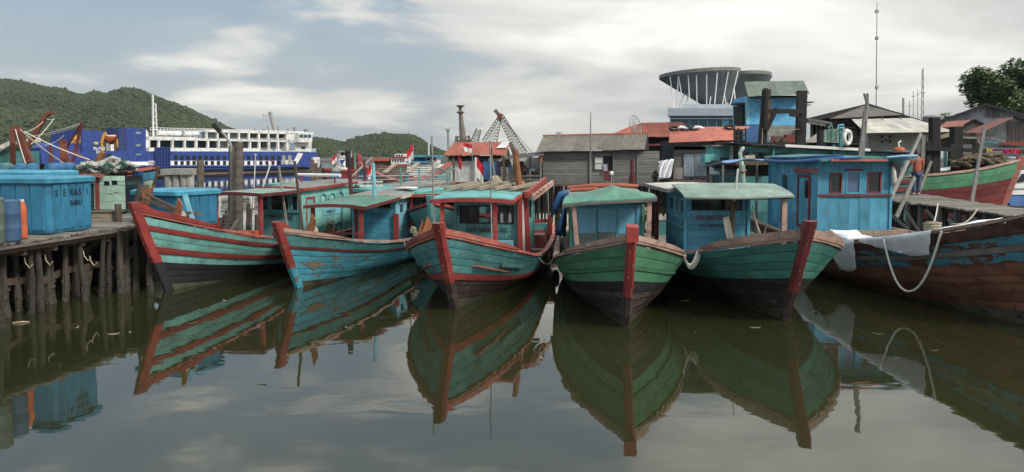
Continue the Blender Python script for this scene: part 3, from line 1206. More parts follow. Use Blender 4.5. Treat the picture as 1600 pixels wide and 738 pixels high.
def boat_two():
    H = Hull(L=11, B=2.6, zb=1.38, zm=.66, zs=.9, rake=.85)
    b = make_boat('fishing_boat', 'weathered blue fishing boat with a bare wood patch near its bow', 'fishing boat', (-5.28, 16.7), radians(12), H,
                  [(0,), (.34, 'slime_hull', 0, 2), (.62, 'sea_blue', 0, 3), (.80, 'sea_blue', 0, 2), (.84, 'red_dark', .03), (.985, 'teal', 0, 1)],
                  'rail_pink', ('red', 'sea_blue'), bow_rail=(.13, .06, 'rail_pink'), group=FRONT, transom='teal')
    cabin_box(b, -.72, .66, 5.6, 8.3, .5, 1.78, 'cabin_blue', 'cabin_pale', front_holes=[(.15, 1.2, 1.55, 1.74)],
              right_holes=[(.2 + .6 * k, .66 + .6 * k, 1.34, 1.7) for k in range(4)], ph=.16, side_ph=.17)
    for k in range(4):
        window(b, (.66, 5.6, .5), (0, 1, 0), (.2 + .6 * k, .66 + .6 * k, 1.34, 1.7), 'cabin_pale' if k < 3 else 'red_dark', 'pane_blue', .05)
    window(b, (-.72, 5.6, .5), (1, 0, 0), (.15, 1.2, 1.55, 1.74), 'wood_brown', 'pane_dark', .03, bars=1)
    MB().box(.60, .74, 5.50, 5.58, .5, 1.40).build('corner_board', 'red', b)
    arch_roof(b, -.95, .78, [2.95, 4.2, 5.7], [1.80, 1.84, 1.90], .05, 'roof_green', .04, edge='red_dark')
    arch_roof(b, -.85, .84, [5.55, 7, 9.2], [1.93, 1.98, 2.08], .04, 'roof_grey', .05, edge='cream')
    for x, y in ((-.78, 3.1), (.62, 3.1)):
        post(b, (x, y, .45), (x, y, 1.80), .085, 'red')
    post(b, (-.30, 4.9, .4), (-.36, 4.9, 1.84), .07, 'red')
    MB().beam((-.75, 3.4, 1.02), (.62, 3.4, 1.02), .05, .04).build('rail', 'red_dark', b)
    MB().box(-.55, .5, 4.6, 5.4, .40, .62).build('hatch', 'cabin_pale', b)
    MB().prism([(.05, 7.0, 2.08), (.75, 6.8, 2.08), (.75, 7.3, 2.09), (.05, 7.5, 2.09)], (0, 0, .035)).build('roof_board', 'white', b)
    post(b, (-.72, 2.55, .5), (-1.0, 2.55, 3.0), .055, 'wood_brown', 'pole')
    MB().prism([(-.06, .10, 1.36), (-.06, .0, 1.62), (-.06, .12, 1.60), (-.06, .6, 1.36)], (.12, 0, 0)).build('stem_cheek', 'red', b)
    # scar in the bow planking: bare timber plate
    pts = [H.pt(u, v, 1, .012) for u, v in ((.022, .60), (.05, .64), (.085, .59), (.06, .56), (.045, .50))]
    MB().prism(pts, (.008, -.004, 0)).build('patch', 'wood_pale', b)
    return b, H


def boat_three():
    H = Hull(L=11, B=2.85, zb=1.62, zm=.62, zs=.85, rake=1.2, taper=.25)
    b = make_boat('fishing_boat', 'teal fishing boat with a red band above its dark bottom and KM NORA lettering', 'fishing boat', (-1.36, 13.95), radians(8.5), H,
                  [(0,), (.34, 'slime_hull', 0, 2), (.55, 'brown_hull', 0, 3), (.63, 'red', .03), (.985, 'teal', 0, 4)],
                  'rail_red', ('red', 'brown_hull'), deck='rail_red', inner='rail_red', bow_rail=(.17, .09, 'rail_red'), group=FRONT, plank_deck=True, stem_w=.2)
    # proud chafing battens on the flare
    for sd_ in (-1, 1):
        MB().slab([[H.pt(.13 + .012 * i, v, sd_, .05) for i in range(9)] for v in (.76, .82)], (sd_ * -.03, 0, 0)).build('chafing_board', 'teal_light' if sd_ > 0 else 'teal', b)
    fh = (.10, 1.50, 1.42, 1.88)
    cabin_box(b, -.78, .86, 4.7, 7.6, .45, 2.06, 'teal', 'teal', front_holes=[fh], right_holes=[(.3, 1.2, .5, 1.95), (1.5, 2.5, 1.4, 1.9)], ph=.2, back=False)
    window(b, (-.78, 4.7, .45), (1, 0, 0), fh, 'black_hull', 'pane_clear', .03, bars=2)
    MB().box(-.74, -.25, 4.76, 4.79, 1.43, 1.87).build('curtain', 'shade_blue', b)
    MB().lathe([(.12, 0), (.11, .05), (.07, .11), (.02, .13)], 12, (.15, 4.85, 1.42)).build('hat', 'dark', b)
    text(b, 'KM NORA 02', .19, (-.50, 4.665, 1.2), (1, 0, 0), (0, 0, 1), 'letter_dark', sx=.95)
    text(b, 'GT.0 NA.209 P.T.3', .11, (-.42, 4.665, 1.04), (1, 0, 0), (0, 0, 1), 'letter_dark', sx=1.2)
    arch_roof(b, -1.0, .92, [3.15, 3.5, 4.8], [2.14, 2.19, 2.22], .05, 'teal', .09, edge='red')
    # slatted platform behind the canopy
    for k in range(9):
        y = 4.9 + k * .36
        MB().beam((-.95, y, 2.22 + .01 * k), (1.02, y, 2.22 + .01 * k), .30, .035).build('roof_plank', 'wood_deck', b)
    for k in range(5):
        x = -.85 + k * .42
        MB().beam((x - .15, 4.5, 2.32), (x + .28, 6.6, 2.40), .10, .07).build('roof_spar', 'wood_pale', b)
    MB().beam((1.05, 4.6, 2.16), (1.18, 7.9, 2.42), .09, .16).build('side_rail', 'red', b)
    MB().beam((1.22, 4.6, 2.10), (1.40, 7.9, 2.34), .07, .14).build('side_rail', 'rail_pink', b)
    for k in range(6):
        MB().beam((1.06, 4.9 + .5 * k, 2.2 + .035 * k), (1.36, 4.9 + .5 * k, 2.18 + .03 * k), .06, .05).build('rail_rung', 'rail_red', b)
    for x0, x1, m_ in ((-.80, -.78, 'red'), (.50, .48, 'red')):
        post(b, (x0, 3.3, .7), (x1, 3.3, 2.12), .085, m_)
    post(b, (.90, 4.62, .45), (.88, 4.62, 2.1), .11, 'red', 'door_post')
    post(b, (1.08, 4.9, .40), (.98, 4.9, 2.14), .12, 'red', 'door_post')
    post(b, (.99, 4.75, .40), (.93, 4.75, 2.05), .05, 'white', 'door_post')
    # after deck box and corner posts
    MB().box(.55, 1.15, 7.9, 8.5, .40, .80).build('deck_box', 'rail_red', b)
    post(b, (1.25, 8.6, .4), (1.25, 8.6, 1.35), .14, 'red', 'bitt')
    MB().beam((.3, 8.62, 1.12), (1.25, 8.62, 1.16), .06, .10).build('stern_rail', 'red', b)
    MB().beam((.3, 8.62, .80), (1.25, 8.62, .84), .06, .10).build('stern_rail', 'rail_red', b)
    MB().box(.28, .72, 4.35, 4.62, .88, 1.02).build('bundle', 'cabin_pale', b)
    MB().tube([(.76, 5.6, 2.1), (.62, 5.6, 3.3)], [.095, .075], 8).build('mast', 'rusty', b)
    MB().tube([(-.95, 3.2, 1.2), (-.97, 3.1, 3.6)], .022, 6).build('rod', 'steel', b)
    MB().tube([(.42, 3.2, 1.2), (.40, 3.1, 3.5)], .018, 6).build('rod', 'steel', b)
    return b, H


def boat_four():
    H = Hull(L=11, B=2.65, zb=1.66, zm=.72, zs=.9, rake=.95, pg=.30, eg=2.5)
    b = make_boat('fishing_boat', 'green fishing boat with blunt black bottom, square red stem head and blue curtained windscreen', 'fishing boat', (2.05, 12.6), radians(4), H,
                  [(0,), (.32, 'slime_hull', 0, 2), (.56, 'brown_hull', 0, 3), (.66, 'black_hull', 0, 1), (.76, 'green', 0, 1), (.80, 'green', .03), (.985, 'green', 0, 2)],
                  'rail_pink', ('red', 'brown_hull'), bow_rail=(.15, .07, 'rail_pink'), group=FRONT, stem_w=.165, stem_top=.26)
    MB().beam((0, -.16, 1.72), (0, -.20, 1.98), .20, .22, up=(0, 1, 0)).build('stem_head', 'red', b)
    zs = .5
    fh = (.12, 1.64, .62, 1.88)
    cabin_box(b, -.98, .78, 5.4, 8.3, zs, 1.96, 'cabin_blue', 'green', front_holes=[fh], left_holes=[(.5, 2.2, 1.2, 1.8)], ph=.2, side_ph=.19)
    f = window(b, (-.98, 5.4, zs), (1, 0, 0), fh, 'cabin_blue', None, .04, bars=2)
    for k in range(3):
        a, c = -.98 + .16 + k * .5, -.98 + .16 + (k + 1) * .5 - .03
        MB().box(a, c, 5.42, 5.428, 1.24 + .03 * (k == 1), 1.84).build('pane', 'curtain_glass', f)
        MB().box(a, c, 5.421, 5.429, .66, 1.235 + .03 * (k == 1)).build('pane', 'murky_glass', f)
    # hipped green canopy
    rows = [[(-1.18, 4.55, 2.02), (-.55, 4.45, 2.10), (.0, 4.45, 2.13), (.5, 4.45, 2.15), (1.0, 4.5, 2.19)],
            [(-1.14, 4.9, 2.14), (-.5, 4.9, 2.26), (.02, 4.8, 2.40), (.4, 4.85, 2.30), (.98, 4.9, 2.24)],
            [(-1.10, 5.5, 2.16), (-.5, 5.5, 2.28), (.05, 5.5, 2.42), (.45, 5.5, 2.31), (.95, 5.5, 2.24)]]
    slab_roof(b, rows, 'roof_green', .05)
    m = MB()
    for p, q in zip(rows[0][:-1], rows[0][1:]):
        m.beam(Vector(p) + Vector((0, -.02, -.06)), Vector(q) + Vector((0, -.02, -.06)), .03, .06)
    m.build('roof_edge', 'wood_grey_x', b)
    arch_roof(b, -1.05, .95, [5.45, 7, 8.6], [2.10, 2.14, 2.18], .06, 'roof_pale', .05)
    post(b, (-.80, 4.6, .62), (-.93, 4.6, 2.04), .10, 'rail_pink')
    post(b, (.82, 4.6, .66), (.84, 4.6, 2.14), .10, 'rail_pink')
    MB().tube([(-1.05, 6.6, 2.30), (-.4, 6.4, 2.36), (.3, 6.35, 2.38), (.75, 6.4, 2.36)], [.05, .065, .06, .045], 8).build('roller', 'tarp_orange', b)
    MB().tube([(-1.0, 6.1, 2.26), (-.3, 6.0, 2.30)], .05, 8).build('roller', 'tarp_orange', b)
    MB().tube([(.0, 5.3, 2.4), (.0, 5.3, 2.68)], .015, 6).build('lamp_stem', 'steel', b)
    MB().lathe([(.01, 0), (.045, .03), (.05, .07), (.03, .11)], 10, (.0, 5.3, 2.66)).build('lamp_bulb', 'white', b)
    # after rail, left
    MB().box(-1.28, -1.22, 7.2, 7.8, .6, 1.2).build('bitt', 'rail_pink', b)
    return b, H


def boat_five():
    H = Hull(L=11, B=2.9, zb=1.66, zm=.80, zs=.95, rake=1.05, pg=.27, eg=2.6)
    b = make_boat('fishing_boat', 'dark green fishing boat with broad raked red stem and a planked blue cabin', 'fishing boat', (5.24, 13.05), radians(1), H,
                  [(0,), (.34, 'slime_hull', 0, 2), (.52, 'brown_hull', 0, 2), (.64, 'black_hull', 0, 2), (.985, 'green_teal', 0, 4)],
                  'rail_pink', ('red_dark', 'brown_hull'), bow_rail=(.17, .13, 'rail_pink'), group=FRONT, stem_w=.18, stem_top=.36)
    x0, x1, y0, y1, z0 = -1.18, .32, 4.45, 6.6, .55
    fh = (.14, 1.34, 1.84, 2.14)
    cabin_box(b, x0, x1, y0, y1, z0, 2.24, 'cabin_blue', 'cabin_blue', front_holes=[fh], left_holes=[(.2, .75, 1.72, 2.1), (.95, 1.35, 1.72, 2.1), (1.5, 2.0, 1.72, 2.1)], ph=.155, side_ph=.24)
    window(b, (x0, y0, z0), (1, 0, 0), fh, 'black_hull', 'pane_clear', .025, bars=2)
    for h in [(.2, .75, 1.72, 2.1), (.95, 1.35, 1.72, 2.1), (1.5, 2.0, 1.72, 2.1)]:
        window(b, (x0, y1, z0), (0, -1, 0), h, 'cabin_pale', 'pane_dark', .035)
    MB().box(x0 - .03, x0 - .008, y0, y1, 1.62, 1.66).build('side_moulding', 'cabin_pale', b)
    MB().box(x0 - .03, x0 - .008, y0, y1, 1.40, 1.43).build('side_moulding', 'cabin_pale', b)
    text(b, 'KR.BATRAM', .165, (x0 + .26, y0 - .03, 1.615), (1, 0, 0), (0, 0, 1), 'letter_red', sx=.92)
    text(b, 'GT 5 NO.03 NO.3', .10, (x0 + .34, y0 - .03, 1.455), (1, 0, 0), (0, 0, 1), 'letter_dark', sx=.95)
    # sagging canopy
    n = 10
    rows = []
    for y, zz, cr in ((3.35, 2.24, .0), (3.6, 2.31, .03), (4.2, 2.40, .05), (4.75, 2.45, .06)):
        rows.append([(-1.45 + 2.45 * i / n, y + .03 * sin(i), zz + cr * .5 * (1 - (2 * i / n - 1) ** 2) - .03 * sin(pi * i / n) * (y < 3.5) + .02 * (i / n)) for i in range(n + 1)])
    slab_roof(b, rows, 'roof_pale', .035)
    arch_roof(b, -1.62, .35, [4.5, 6, 7.6], [2.36, 2.36, 2.36], .04, 'roof_white', .05, edge='wood_grey_x')
    arch_roof(b, .36, 1.0, [4.8, 6, 7.2], [2.36, 2.36, 2.36], .02, 'roof_pale', .05)
    MB().beam((.3, 3.5, 2.20), (1.0, 3.5, 2.22), .07, .08).build('roof_beam', 'maroon', b)
    MB().beam((-1.4, 3.45, 2.19), (.3, 3.45, 2.19), .05, .05).build('roof_beam', 'roof_pale', b)
    post(b, (.86, 3.6, .8), (.86, 3.6, 2.2), .11, 'rail_pink')
    post(b, (-1.42, 6.9, .6), (-1.42, 6.9, 2.3), .10, 'maroon')
    post(b, (-1.42, 7.5, .6), (-1.42, 7.5, 2.3), .08, 'maroon')
    MB().beam((-.20, 4.0, .80), (-.18, 4.0, 2.2), .09, .09, up=(0, 1, 0)).build('mast', 'wood_brown', b)
    MB().tube([(-.18, 3.9, 2.1), (-.12, 3.85, 2.85)], .022, 6).build('mast_pole', 'white', b)
    MB().beam((-.22, 3.7, .80), (-.42, 3.72, 1.75), .15, .05, up=(0, 1, 0)).build('leaning_plank', 'wood_grey', b)
    MB().beam((.32, 5.4, 1.10), (1.2, 4.2, .98), .05, .16).build('side_board', 'wood_grey', b)
    for k in range(6):
        a = k * 1.1
        MB().tube(rope_pts((.45 + .08 * k, 4.6 + .2 * k, 1.95 - .1 * k), (.72 + .04 * sin(a), 4.3, .95 + .1 * k), .12 + .03 * k, 8), .012, 4).build('hanging_rope', 'rope', b)
    MB().box(.40, .95, 5.2, 6.4, .55, 1.15).build('engine_box', 'wood_brown', b)
    return b, H


def boat_six():
    H = Hull(L=13, B=3.5, zb=2.35, zm=.98, zs=1.2, rake=1.0, pg=.42, eg=2.1, pw=.55, ew=1.5, ww=.8)
    b = make_boat('fishing_boat', 'large rust brown fishing boat with blue and grey bow stripes and a big blue cabin', 'fishing boat', (9.75, 12.35), radians(-3), H,
                  [(0,), (.28, 'slime_hull', 0, 2), (.56, 'rust_hull', 0, 4), (.66, 'rust_hull', 0, 1), (.74, 'worn_blue', 0, 1), (.80, 'grey_stripe', .012), (.88, 'worn_blue', 0, 1), (.985, 'rust_dark', .03, 1)],
                  'wood_rail', ('rust_dark', 'grey_stripe'), inner='teal', deck='wood_brown', group=FRONT, stem_w=.24, stem_top=.3, plank_deck=True, deck_drop=.5, shell='wood_brown')
    x0, x1, y0, y1, z0, z1 = -1.02, 1.0, 7.7, 11.0, .9, 3.02
    holes = [(.31, .66, 2.12, 2.68), (.76, 1.18, 2.10, 2.72), (1.36, 1.76, 2.12, 2.70)]
    cabin_box(b, x0, x1, y0, y1, z0, z1, 'deep_blue', 'cabin_blue', front_holes=holes, left_holes=[(.9, 1.4, 2.05, 2.6), (2.0, 2.85, 1.1, 2.6)], ph=.29, front_v=True, side_ph=.36, side_v=True, backing='deep_blue')
    window(b, (x0, y0, z0), (1, 0, 0), holes[0], 'red_dark', 'pane_dark', .04)
    window(b, (x0, y0, z0), (1, 0, 0), holes[1], 'cabin_blue', 'panel_pane', .04)
    window(b, (x0, y0, z0), (1, 0, 0), holes[2], 'red_dark', 'pane_dark', .04)
    MB().box(x0 + .74, x0 + 1.2, y0 - .06, y0 - .02, 2.73, 2.78).build('window_head', 'red_dark', b)
    window(b, (x0, y1, z0), (0, -1, 0), (.9, 1.4, 2.05, 2.6), 'cabin_blue', 'pane_blue', .05)
    window(b, (x0, y1, z0), (0, -1, 0), (2.0, 2.85, 1.1, 2.6), 'red_dark', None, .07)
    d = MB().box(x0 + .01, x0 + .035, y0 + .50, y0 + 1.22, 1.15, 2.52).build('door', 'cabin_blue', b)
    MB().box(x0 - .02, x0 + .012, y0 + .52, y0 + .78, 1.95, 2.45).build('door_pane', 'pane_dark', d)
    MB().box(x0 - .03, x0 + .009, y0 + .48, y0 + .54, 1.1, 2.55).build('door_stile', 'red_dark', d)
    MB().box(x0 - .02, x1 + .02, y0 - .05, y0 - .015, 2.03, 2.09).build('waist_moulding', 'red_dark', b)
    MB().box(x0 - .05, x0 - .01, y0 - .02, y0 + 1.5, 2.66, 2.78).build('door_head', 'rail_red', b)
    # roof with tarpaulin rolled along the edge
    arch_roof(b, -1.15, 1.5, [7.3, 9, 11.2], [3.04, 3.06, 3.10], .06, 'teal_dark', .06, skew=.03)
    MB().box(-.9, .65, 7.25, 7.29, 2.99, 3.05).build('roof_edge', 'rail_red', b)
    MB().tube([(-1.2, 11.0, 2.98), (-1.22, 9.6, 2.95), (-1.2, 8.4, 2.97), (-1.12, 7.5, 3.02), (-.6, 7.25, 3.08), (-.1, 7.22, 3.10)], [.04, .055, .05, .06, .045, .03], 8).build('rolled_tarpaulin', 'tarp_blue', b)
    MB().tube([(-1.16, 10.6, 3.08), (-1.14, 9.0, 3.07), (-1.0, 7.6, 3.12), (-.5, 7.35, 3.15)], [.03, .04, .045, .02], 7).build('rolled_tarpaulin', 'tarp_blue', b)
    MB().tube([(.6, 7.24, 3.10), (1.0, 7.22, 3.13), (1.48, 7.3, 3.14)], [.02, .035, .03], 7).build('rolled_tarpaulin', 'tarp_pale', b)
    # awning behind the cabin on the left
    MB().slab([[(-2.6 + .2 * i, 11.0 + j * .7, 2.95 - .05 * sin(i * 1.1) - .16 * j * (1 - i / 8) * .4 + .012 * i) for i in range(9)] for j in range(4)], (0, 0, -.02)).build('awning', 'tarp_pale', b)
    for x in (-2.5, -1.4):
        post(b, (x, 11.1, .9), (x, 11.1, 2.9), .06, 'wood_grey')
    # bulwark furniture on the fore deck
    MB().beam((-1.35, 7.45, 1.02), (1.35, 7.45, 1.06), .12, .16).build('hatch_beam', 'wood_rail', b)
    MB().beam((-1.15, 5.6, 1.0), (1.5, 5.7, 1.16), .10, .22).build('hatch_beam', 'wood_rail', b)
    MB().box(-1.0, .4, 6.0, 7.2, .75, .95).build('hatch', 'teal', b)
    for x, y in ((1.05, 5.9), (1.3, 5.3)):
        MB().box(x - .12, x + .12, y - .12, y + .12, .8, 1.5).build('bitt', 'wood_rail', b)
    m = MB()
    for k in range(6):
        m.torus((1.05, 5.9, 1.28 + .035 * k), .18 + .01 * (k % 2), .024, axis=(0, .1, 1), n=12, m=5)
    m.build('rope_coil', 'rope', b)
    return b, H


def curtain_mats():
    m, t, b = new_mat('curtain_glass')
    v = _vec(t)
    n = _noise(t, v, 1.6, 4, .5, (4, 4, .3))
    t.links.new(_mix(t, n, (.10, .32, .48), (.20, .46, .62)), b.inputs['Base Color'])
    b.inputs['Roughness'].default_value = .18
    m, t, b = new_mat('murky_glass')
    v = _vec(t)
    n = _noise(t, v, 2.2, 6, .6, (1, 1, .7))
    t.links.new(_mix(t, n, (.085, .12, .105), (.19, .25, .235)), b.inputs['Base Color'])
    b.inputs['Roughness'].default_value = .12
    plain('panel_pane', (.08, .13, .22), .3, .2)


curtain_mats()
B1, H1 = boat_one()
B2, H2 = boat_two()
B3, H3 = boat_three()
B4, H4 = boat_four()
B5, H5 = boat_five()
B6, H6 = boat_six()


def boat_extras():
    for root, H, u, lab in ((B1, H1, .05, 'rusty anchor lashed behind the stem of the red banded turquoise boat'),
                            (B2, H2, .045, 'rusty anchor lashed behind the stem of the peeling blue boat'),
                            (B3, H3, .06, 'rusty anchor hung on the left rail of the boat with red band')):
        sd_ = -1 if root is B3 else 1
        p = H.pt(u, 1, sd_)
        q = L2W(root, (p.x - sd_ * .02, p.y + .1, p.z + .03))
        anchor(q.x, q.y, q.z, -.3 if sd_ > 0 else .5, lab)
    # tyres between boats
    p = L2W(B3, H3.pt(.72, .92, 1, .10)); tyre(p - Vector((0, 0, .08)), (1, .15, 0), .27, 'black tyre hung on the right quarter of the boat with KM NORA lettering')
    p = L2W(B4, H4.pt(.62, .95, -1, .10)); tyre(p - Vector((0, 0, .12)), (1, 0, 0), .25, 'black tyre hung on the left side of the green boat')
    # mooring lines
    a = L2W(B3, H3.pt(.33, 1, 1)); c = L2W(B4, H4.pt(.55, .95, -1))
    mooring('mooring_rope', a, c, .25, .014, 'rope', 'thin mooring rope between the KM NORA boat and the green boat')
    a = L2W(B4, H4.pt(.17, 1, 1)); c = L2W(B5, H5.pt(.19, 1, -1))
    for k in range(3):
        mooring('mooring_rope', a + Vector((0, .05 * k, .03)), c + Vector((.05 * k, .03 * k, .04)), .24 + .05 * k, .018, 'rope_white', ('highest', 'middle', 'lowest')[k] + ' of the slack pale ropes tying the green boat to the dark green boat', group='slack pale ropes between the green boats')
    a = L2W(B6, H6.pt(.25, 1, -1, .14)); c = L2W(B6, H6.pt(.155, 1, -1, .10))
    n = 16
    pts = [a.lerp(c, i / n) - Vector((.05, 0, 0)) - Vector((0, 0, 1.15 * (1 - abs(2 * i / n - 1) ** 2.2))) for i in range(n + 1)]
    solo(MB().tube(pts, .022, 6), 'rope_loop', 'rope_white', 'long white rope loop hanging down the rust brown hull', 'rope')
    a = L2W(B6, H6.pt(.50, 1, -1, .06)); c = L2W(B6, H6.pt(.40, 1, -1, .06))
    mooring('rope_loop', a, c, .32, .018, 'rope_white', 'short white rope loop hanging over the white sheet')
    c = Vector((P(214, 330, 18.0).x, 18.0, 2.0))
    mooring('mooring_rope', L2W(B1, H1.pt(.05, 1, -1)) + Vector((0, 0, .05)), c, .16, .016, 'rope', 'brown rope from the bow of the red banded boat to the rotted mooring post')
    mooring('mooring_rope', L2W(B2, H2.pt(.05, 1, -1)), L2W(B1, H1.pt(.45, 1, 1)), .18, .013, 'rope', 'thin rope from the bow of the peeling blue boat to the red banded boat')
    mooring('mooring_rope', L2W(B3, H3.pt(.08, 1, -1)), L2W(B2, H2.pt(.40, 1, 1)), .2, .013, 'rope', 'thin rope from the bow of the KM NORA boat to the peeling blue boat')
    mooring('mooring_rope', L2W(B6, (1.3, 5.3, 1.5)), Vector((13.0, 20.5, 1.66)), .12, .02, 'rope', 'thick rope from a bitt of the rust brown boat to the narrow pier')
    mooring('mooring_rope', L2W(B6, (1.05, 5.9, 1.45)), Vector((13.05, 22.5, 1.66)), .15, .018, 'rope_white', 'pale rope from the coiled bitt of the rust brown boat to the narrow pier')
    # white sheet over the rail of boat six
    def sheet_on(u0, u1, drop, back, label):
        rows = []
        n = 14
        for j in range(9):
            r_ = []
            for i in range(n + 1):
                u = u0 + (u1 - u0) * i / n
                p = H6.pt(u, 1, -1)
                k = j / 8
                if k < .25:                                  # inboard
                    q = p + Vector((back * (1 - k / .25) + .02, 0, .075 - .10 * (1 - k / .25)))
                else:
                    kk = (k - .25) / .75
                    d = drop(i / n) * kk
                    f = H6.pt(u, 1 - max(0, d - .07) / (H6.sheer(u) - H6.zk), -1, .10 + .03 * sin(i * 1.9) * kk)
                    q = Vector((f.x, f.y, p.z + .07 - d))
                r_.append(L2W(B6, q + Vector((0, .02 * sin(j * 2 + i), 0))))
            rows.append(r_)
        solo(MB().slab(rows, (.008, .0, -.004)), 'white_sheet', 'tarp_white', label, 'sheet', None, None, True)
    sheet_on(.56, .33, lambda t: .50 + .16 * sin(t * 9) + .14 * (t > .75) - .2 * (.38 < t < .5), .35, 'torn white plastic sheet draped over the rail beside the dark green boat')
    sheet_on(.315, .175, lambda t: .06 + .46 * min(1, t * 1.25), .10, 'triangular white sheet hanging over the middle of the rust brown rail')
    a = L2W(B6, H6.pt(.29, 1, -1)); c = L2W(B6, (-.55, 4.2, 1.65))
    rows = []
    e0, e1 = H6.pt(.175, 1, -1, .03), H6.pt(.11, 1, -1, .0)
    for j in range(5):
        rows.append([L2W(B6, e0.lerp(e1, i / 8) + Vector((.02 + .55 * j / 4, .06 * j, .075 + .02 * sin(j + i) * j / 4 + .015 * j))) for i in range(9)])
    solo(MB().slab(rows, (0, 0, -.008)), 'white_sheet', 'tarp_white', 'white sheet spread flat on the fore deck of the rust brown boat', 'sheet', None, None, True)
    rows = [[L2W(B6, Vector((-1.2 + .16 * j + .05 * sin(i), 5.6 + .25 * i - .25 * j, 1.02 + .05 * i + .04 * sin(i * 2 + j)))) for i in range(6)] for j in range(4)]
    solo(MB().slab(rows, (0, 0, -.008)), 'white_sheet', 'tarp_white', 'crumpled strip of white sheet lying inside the rust brown boat', 'sheet', None, None, True)
    # pale cloth on the cabin corner of boat six
    t = thing('hanging_bag', 'pale cloth bag hung on the right corner of the large blue cabin', 'bag', L2W(B6, (1.0, 7.6, 2.35)))
    MB().tube([(.0, 0, 0), (.02, -.03, .12), (0, -.03, .35), (-.02, 0, .52)], [.05, .075, .06, .03], 8).build('bag', 'rope_white', t, smooth=True)
    MB().tube([(-.02, 0, .5), (.0, 0, .62)], [.09, .05], 8).build('hat', 'wood_brown', t)
    # blue tarpaulins on the left of the green boat
    rows = [[L2W(B4, (-1.1 - .16 * sin(i * 1.3) * (j / 7) - .14 * (j / 7), 5.6 + .16 * i, 1.98 - .72 * j / 7 - .2 * (j / 7) * (i / 6))) for i in range(9)] for j in range(8)]
    solo(MB().slab(rows, (.01, 0, 0)), 'blue_tarpaulin', 'tarp_blue', 'blue tarpaulin hanging at the left side of the green cabin', 'tarpaulin', None, None, True)
    pts = [L2W(B4, p) for p in ((-1.05, 6.3, 2.22), (-1.22, 6.35, 2.12), (-1.36, 6.4, 1.85), (-1.48, 6.4, 1.55))]
    solo(MB().tube(pts, [.06, .11, .09, .03], 8), 'blue_tarpaulin', 'tarp_blue', 'rolled blue tarpaulin hanging from the corner of the green roof', 'tarpaulin', None, None, True)
    # rope bundle on boat two
    t = thing('rope_bundle', 'tangle of rope and a black bag on the right rail of the peeling blue boat', 'rope bundle', L2W(B2, H2.pt(.47, 1, 1, .04)))
    MB().tube([(0, 0, -.25), (.03, 0, -.1), (.02, 0, .05), (0, 0, .12)], [.06, .13, .10, .04], 8).build('bag', 'dark', t, smooth=True)
    for k in range(6):
        MB().torus((jit(.06), jit(.05), .12 + .045 * k), .09 + jit(.03), .014, axis=(jit(.6), jit(.6), 1), n=10, m=4).build('coil', 'rope', t)
    # engine on boat one's side deck
    t = thing('deck_engine', 'small rusty engine on the side deck of the red banded turquoise boat', 'engine', L2W(B1, (1.0, 6.6, .55)))
    MB().box(-.16, .16, -.25, .25, 0, .26).build('block', 'dark', t)
    MB().torus((.2, 0, .22), .17, .035, axis=(1, 0, 0), n=14, m=6).build('flywheel', 'rusty', t)
    MB().tube([(0, .1, .25), (0, .1, .5), (.1, .3, .55)], .035, 6).build('pipe', 'rusty', t)


boat_extras()

# ------------------------------------------------------------------ left pier and what stands on it
PIER_Z = 1.5
EDGE_A, EDGE_B = Vector((-9.75, 12.9, 0)), Vector((-8.62, 19.2, 0))       # right edge of the pier, running away from the camera


def edge(t):
    return EDGE_A.lerp(EDGE_B, t)


def add_pile(parent, x, y, z1, lean=(0, 0), r=.085, crust=True, name='pile', zb=-.6, mat='pile'):
    m = MB()
    pts, rs = [], []
    n = 9
    for i in range(n + 1):
        t = i / n
        z = zb + (z1 - zb) * t
        pts.append((x + lean[0] * (1 - t) + .03 * noise.noise(Vector((x * 3, y * 3, z * 2))), y + lean[1] * (1 - t), z))
        rr = r * (1.08 - .12 * t) * (1 + .14 * noise.noise(Vector((x * 7, y * 5, z * 5))))
        if crust and z < .62:
            rr *= 1.12 + .42 * abs(noise.noise(Vector((x * 9, y * 9, z * 8))))
        rs.append(rr)
    m.tube(pts, rs, 9)
    if crust:                                                 # shell clusters
        for k in range(10):
            z = RND.uniform(.0, .6)
            t = (z - zb) / (z1 - zb)
            a = RND.uniform(0, 6.28)
            c = Vector((x + lean[0] * (1 - t) + cos(a) * r * 1.05, y + lean[1] * (1 - t) + sin(a) * r * 1.05, z))
            s = RND.uniform(.02, .05)
            m.add([c + Vector((-s, 0, 0)), c + Vector((s, 0, 0)), c + Vector((0, -s, 0)), c + Vector((0, s, 0)), c + Vector((0, 0, s * 1.4)), c + Vector((0, 0, -s))],
                  [(0, 2, 4), (2, 1, 4), (1, 3, 4), (3, 0, 4), (2, 0, 5), (1, 2, 5), (3, 1, 5), (0, 3, 5)])
    return m.build(name, mat, parent, world=True)


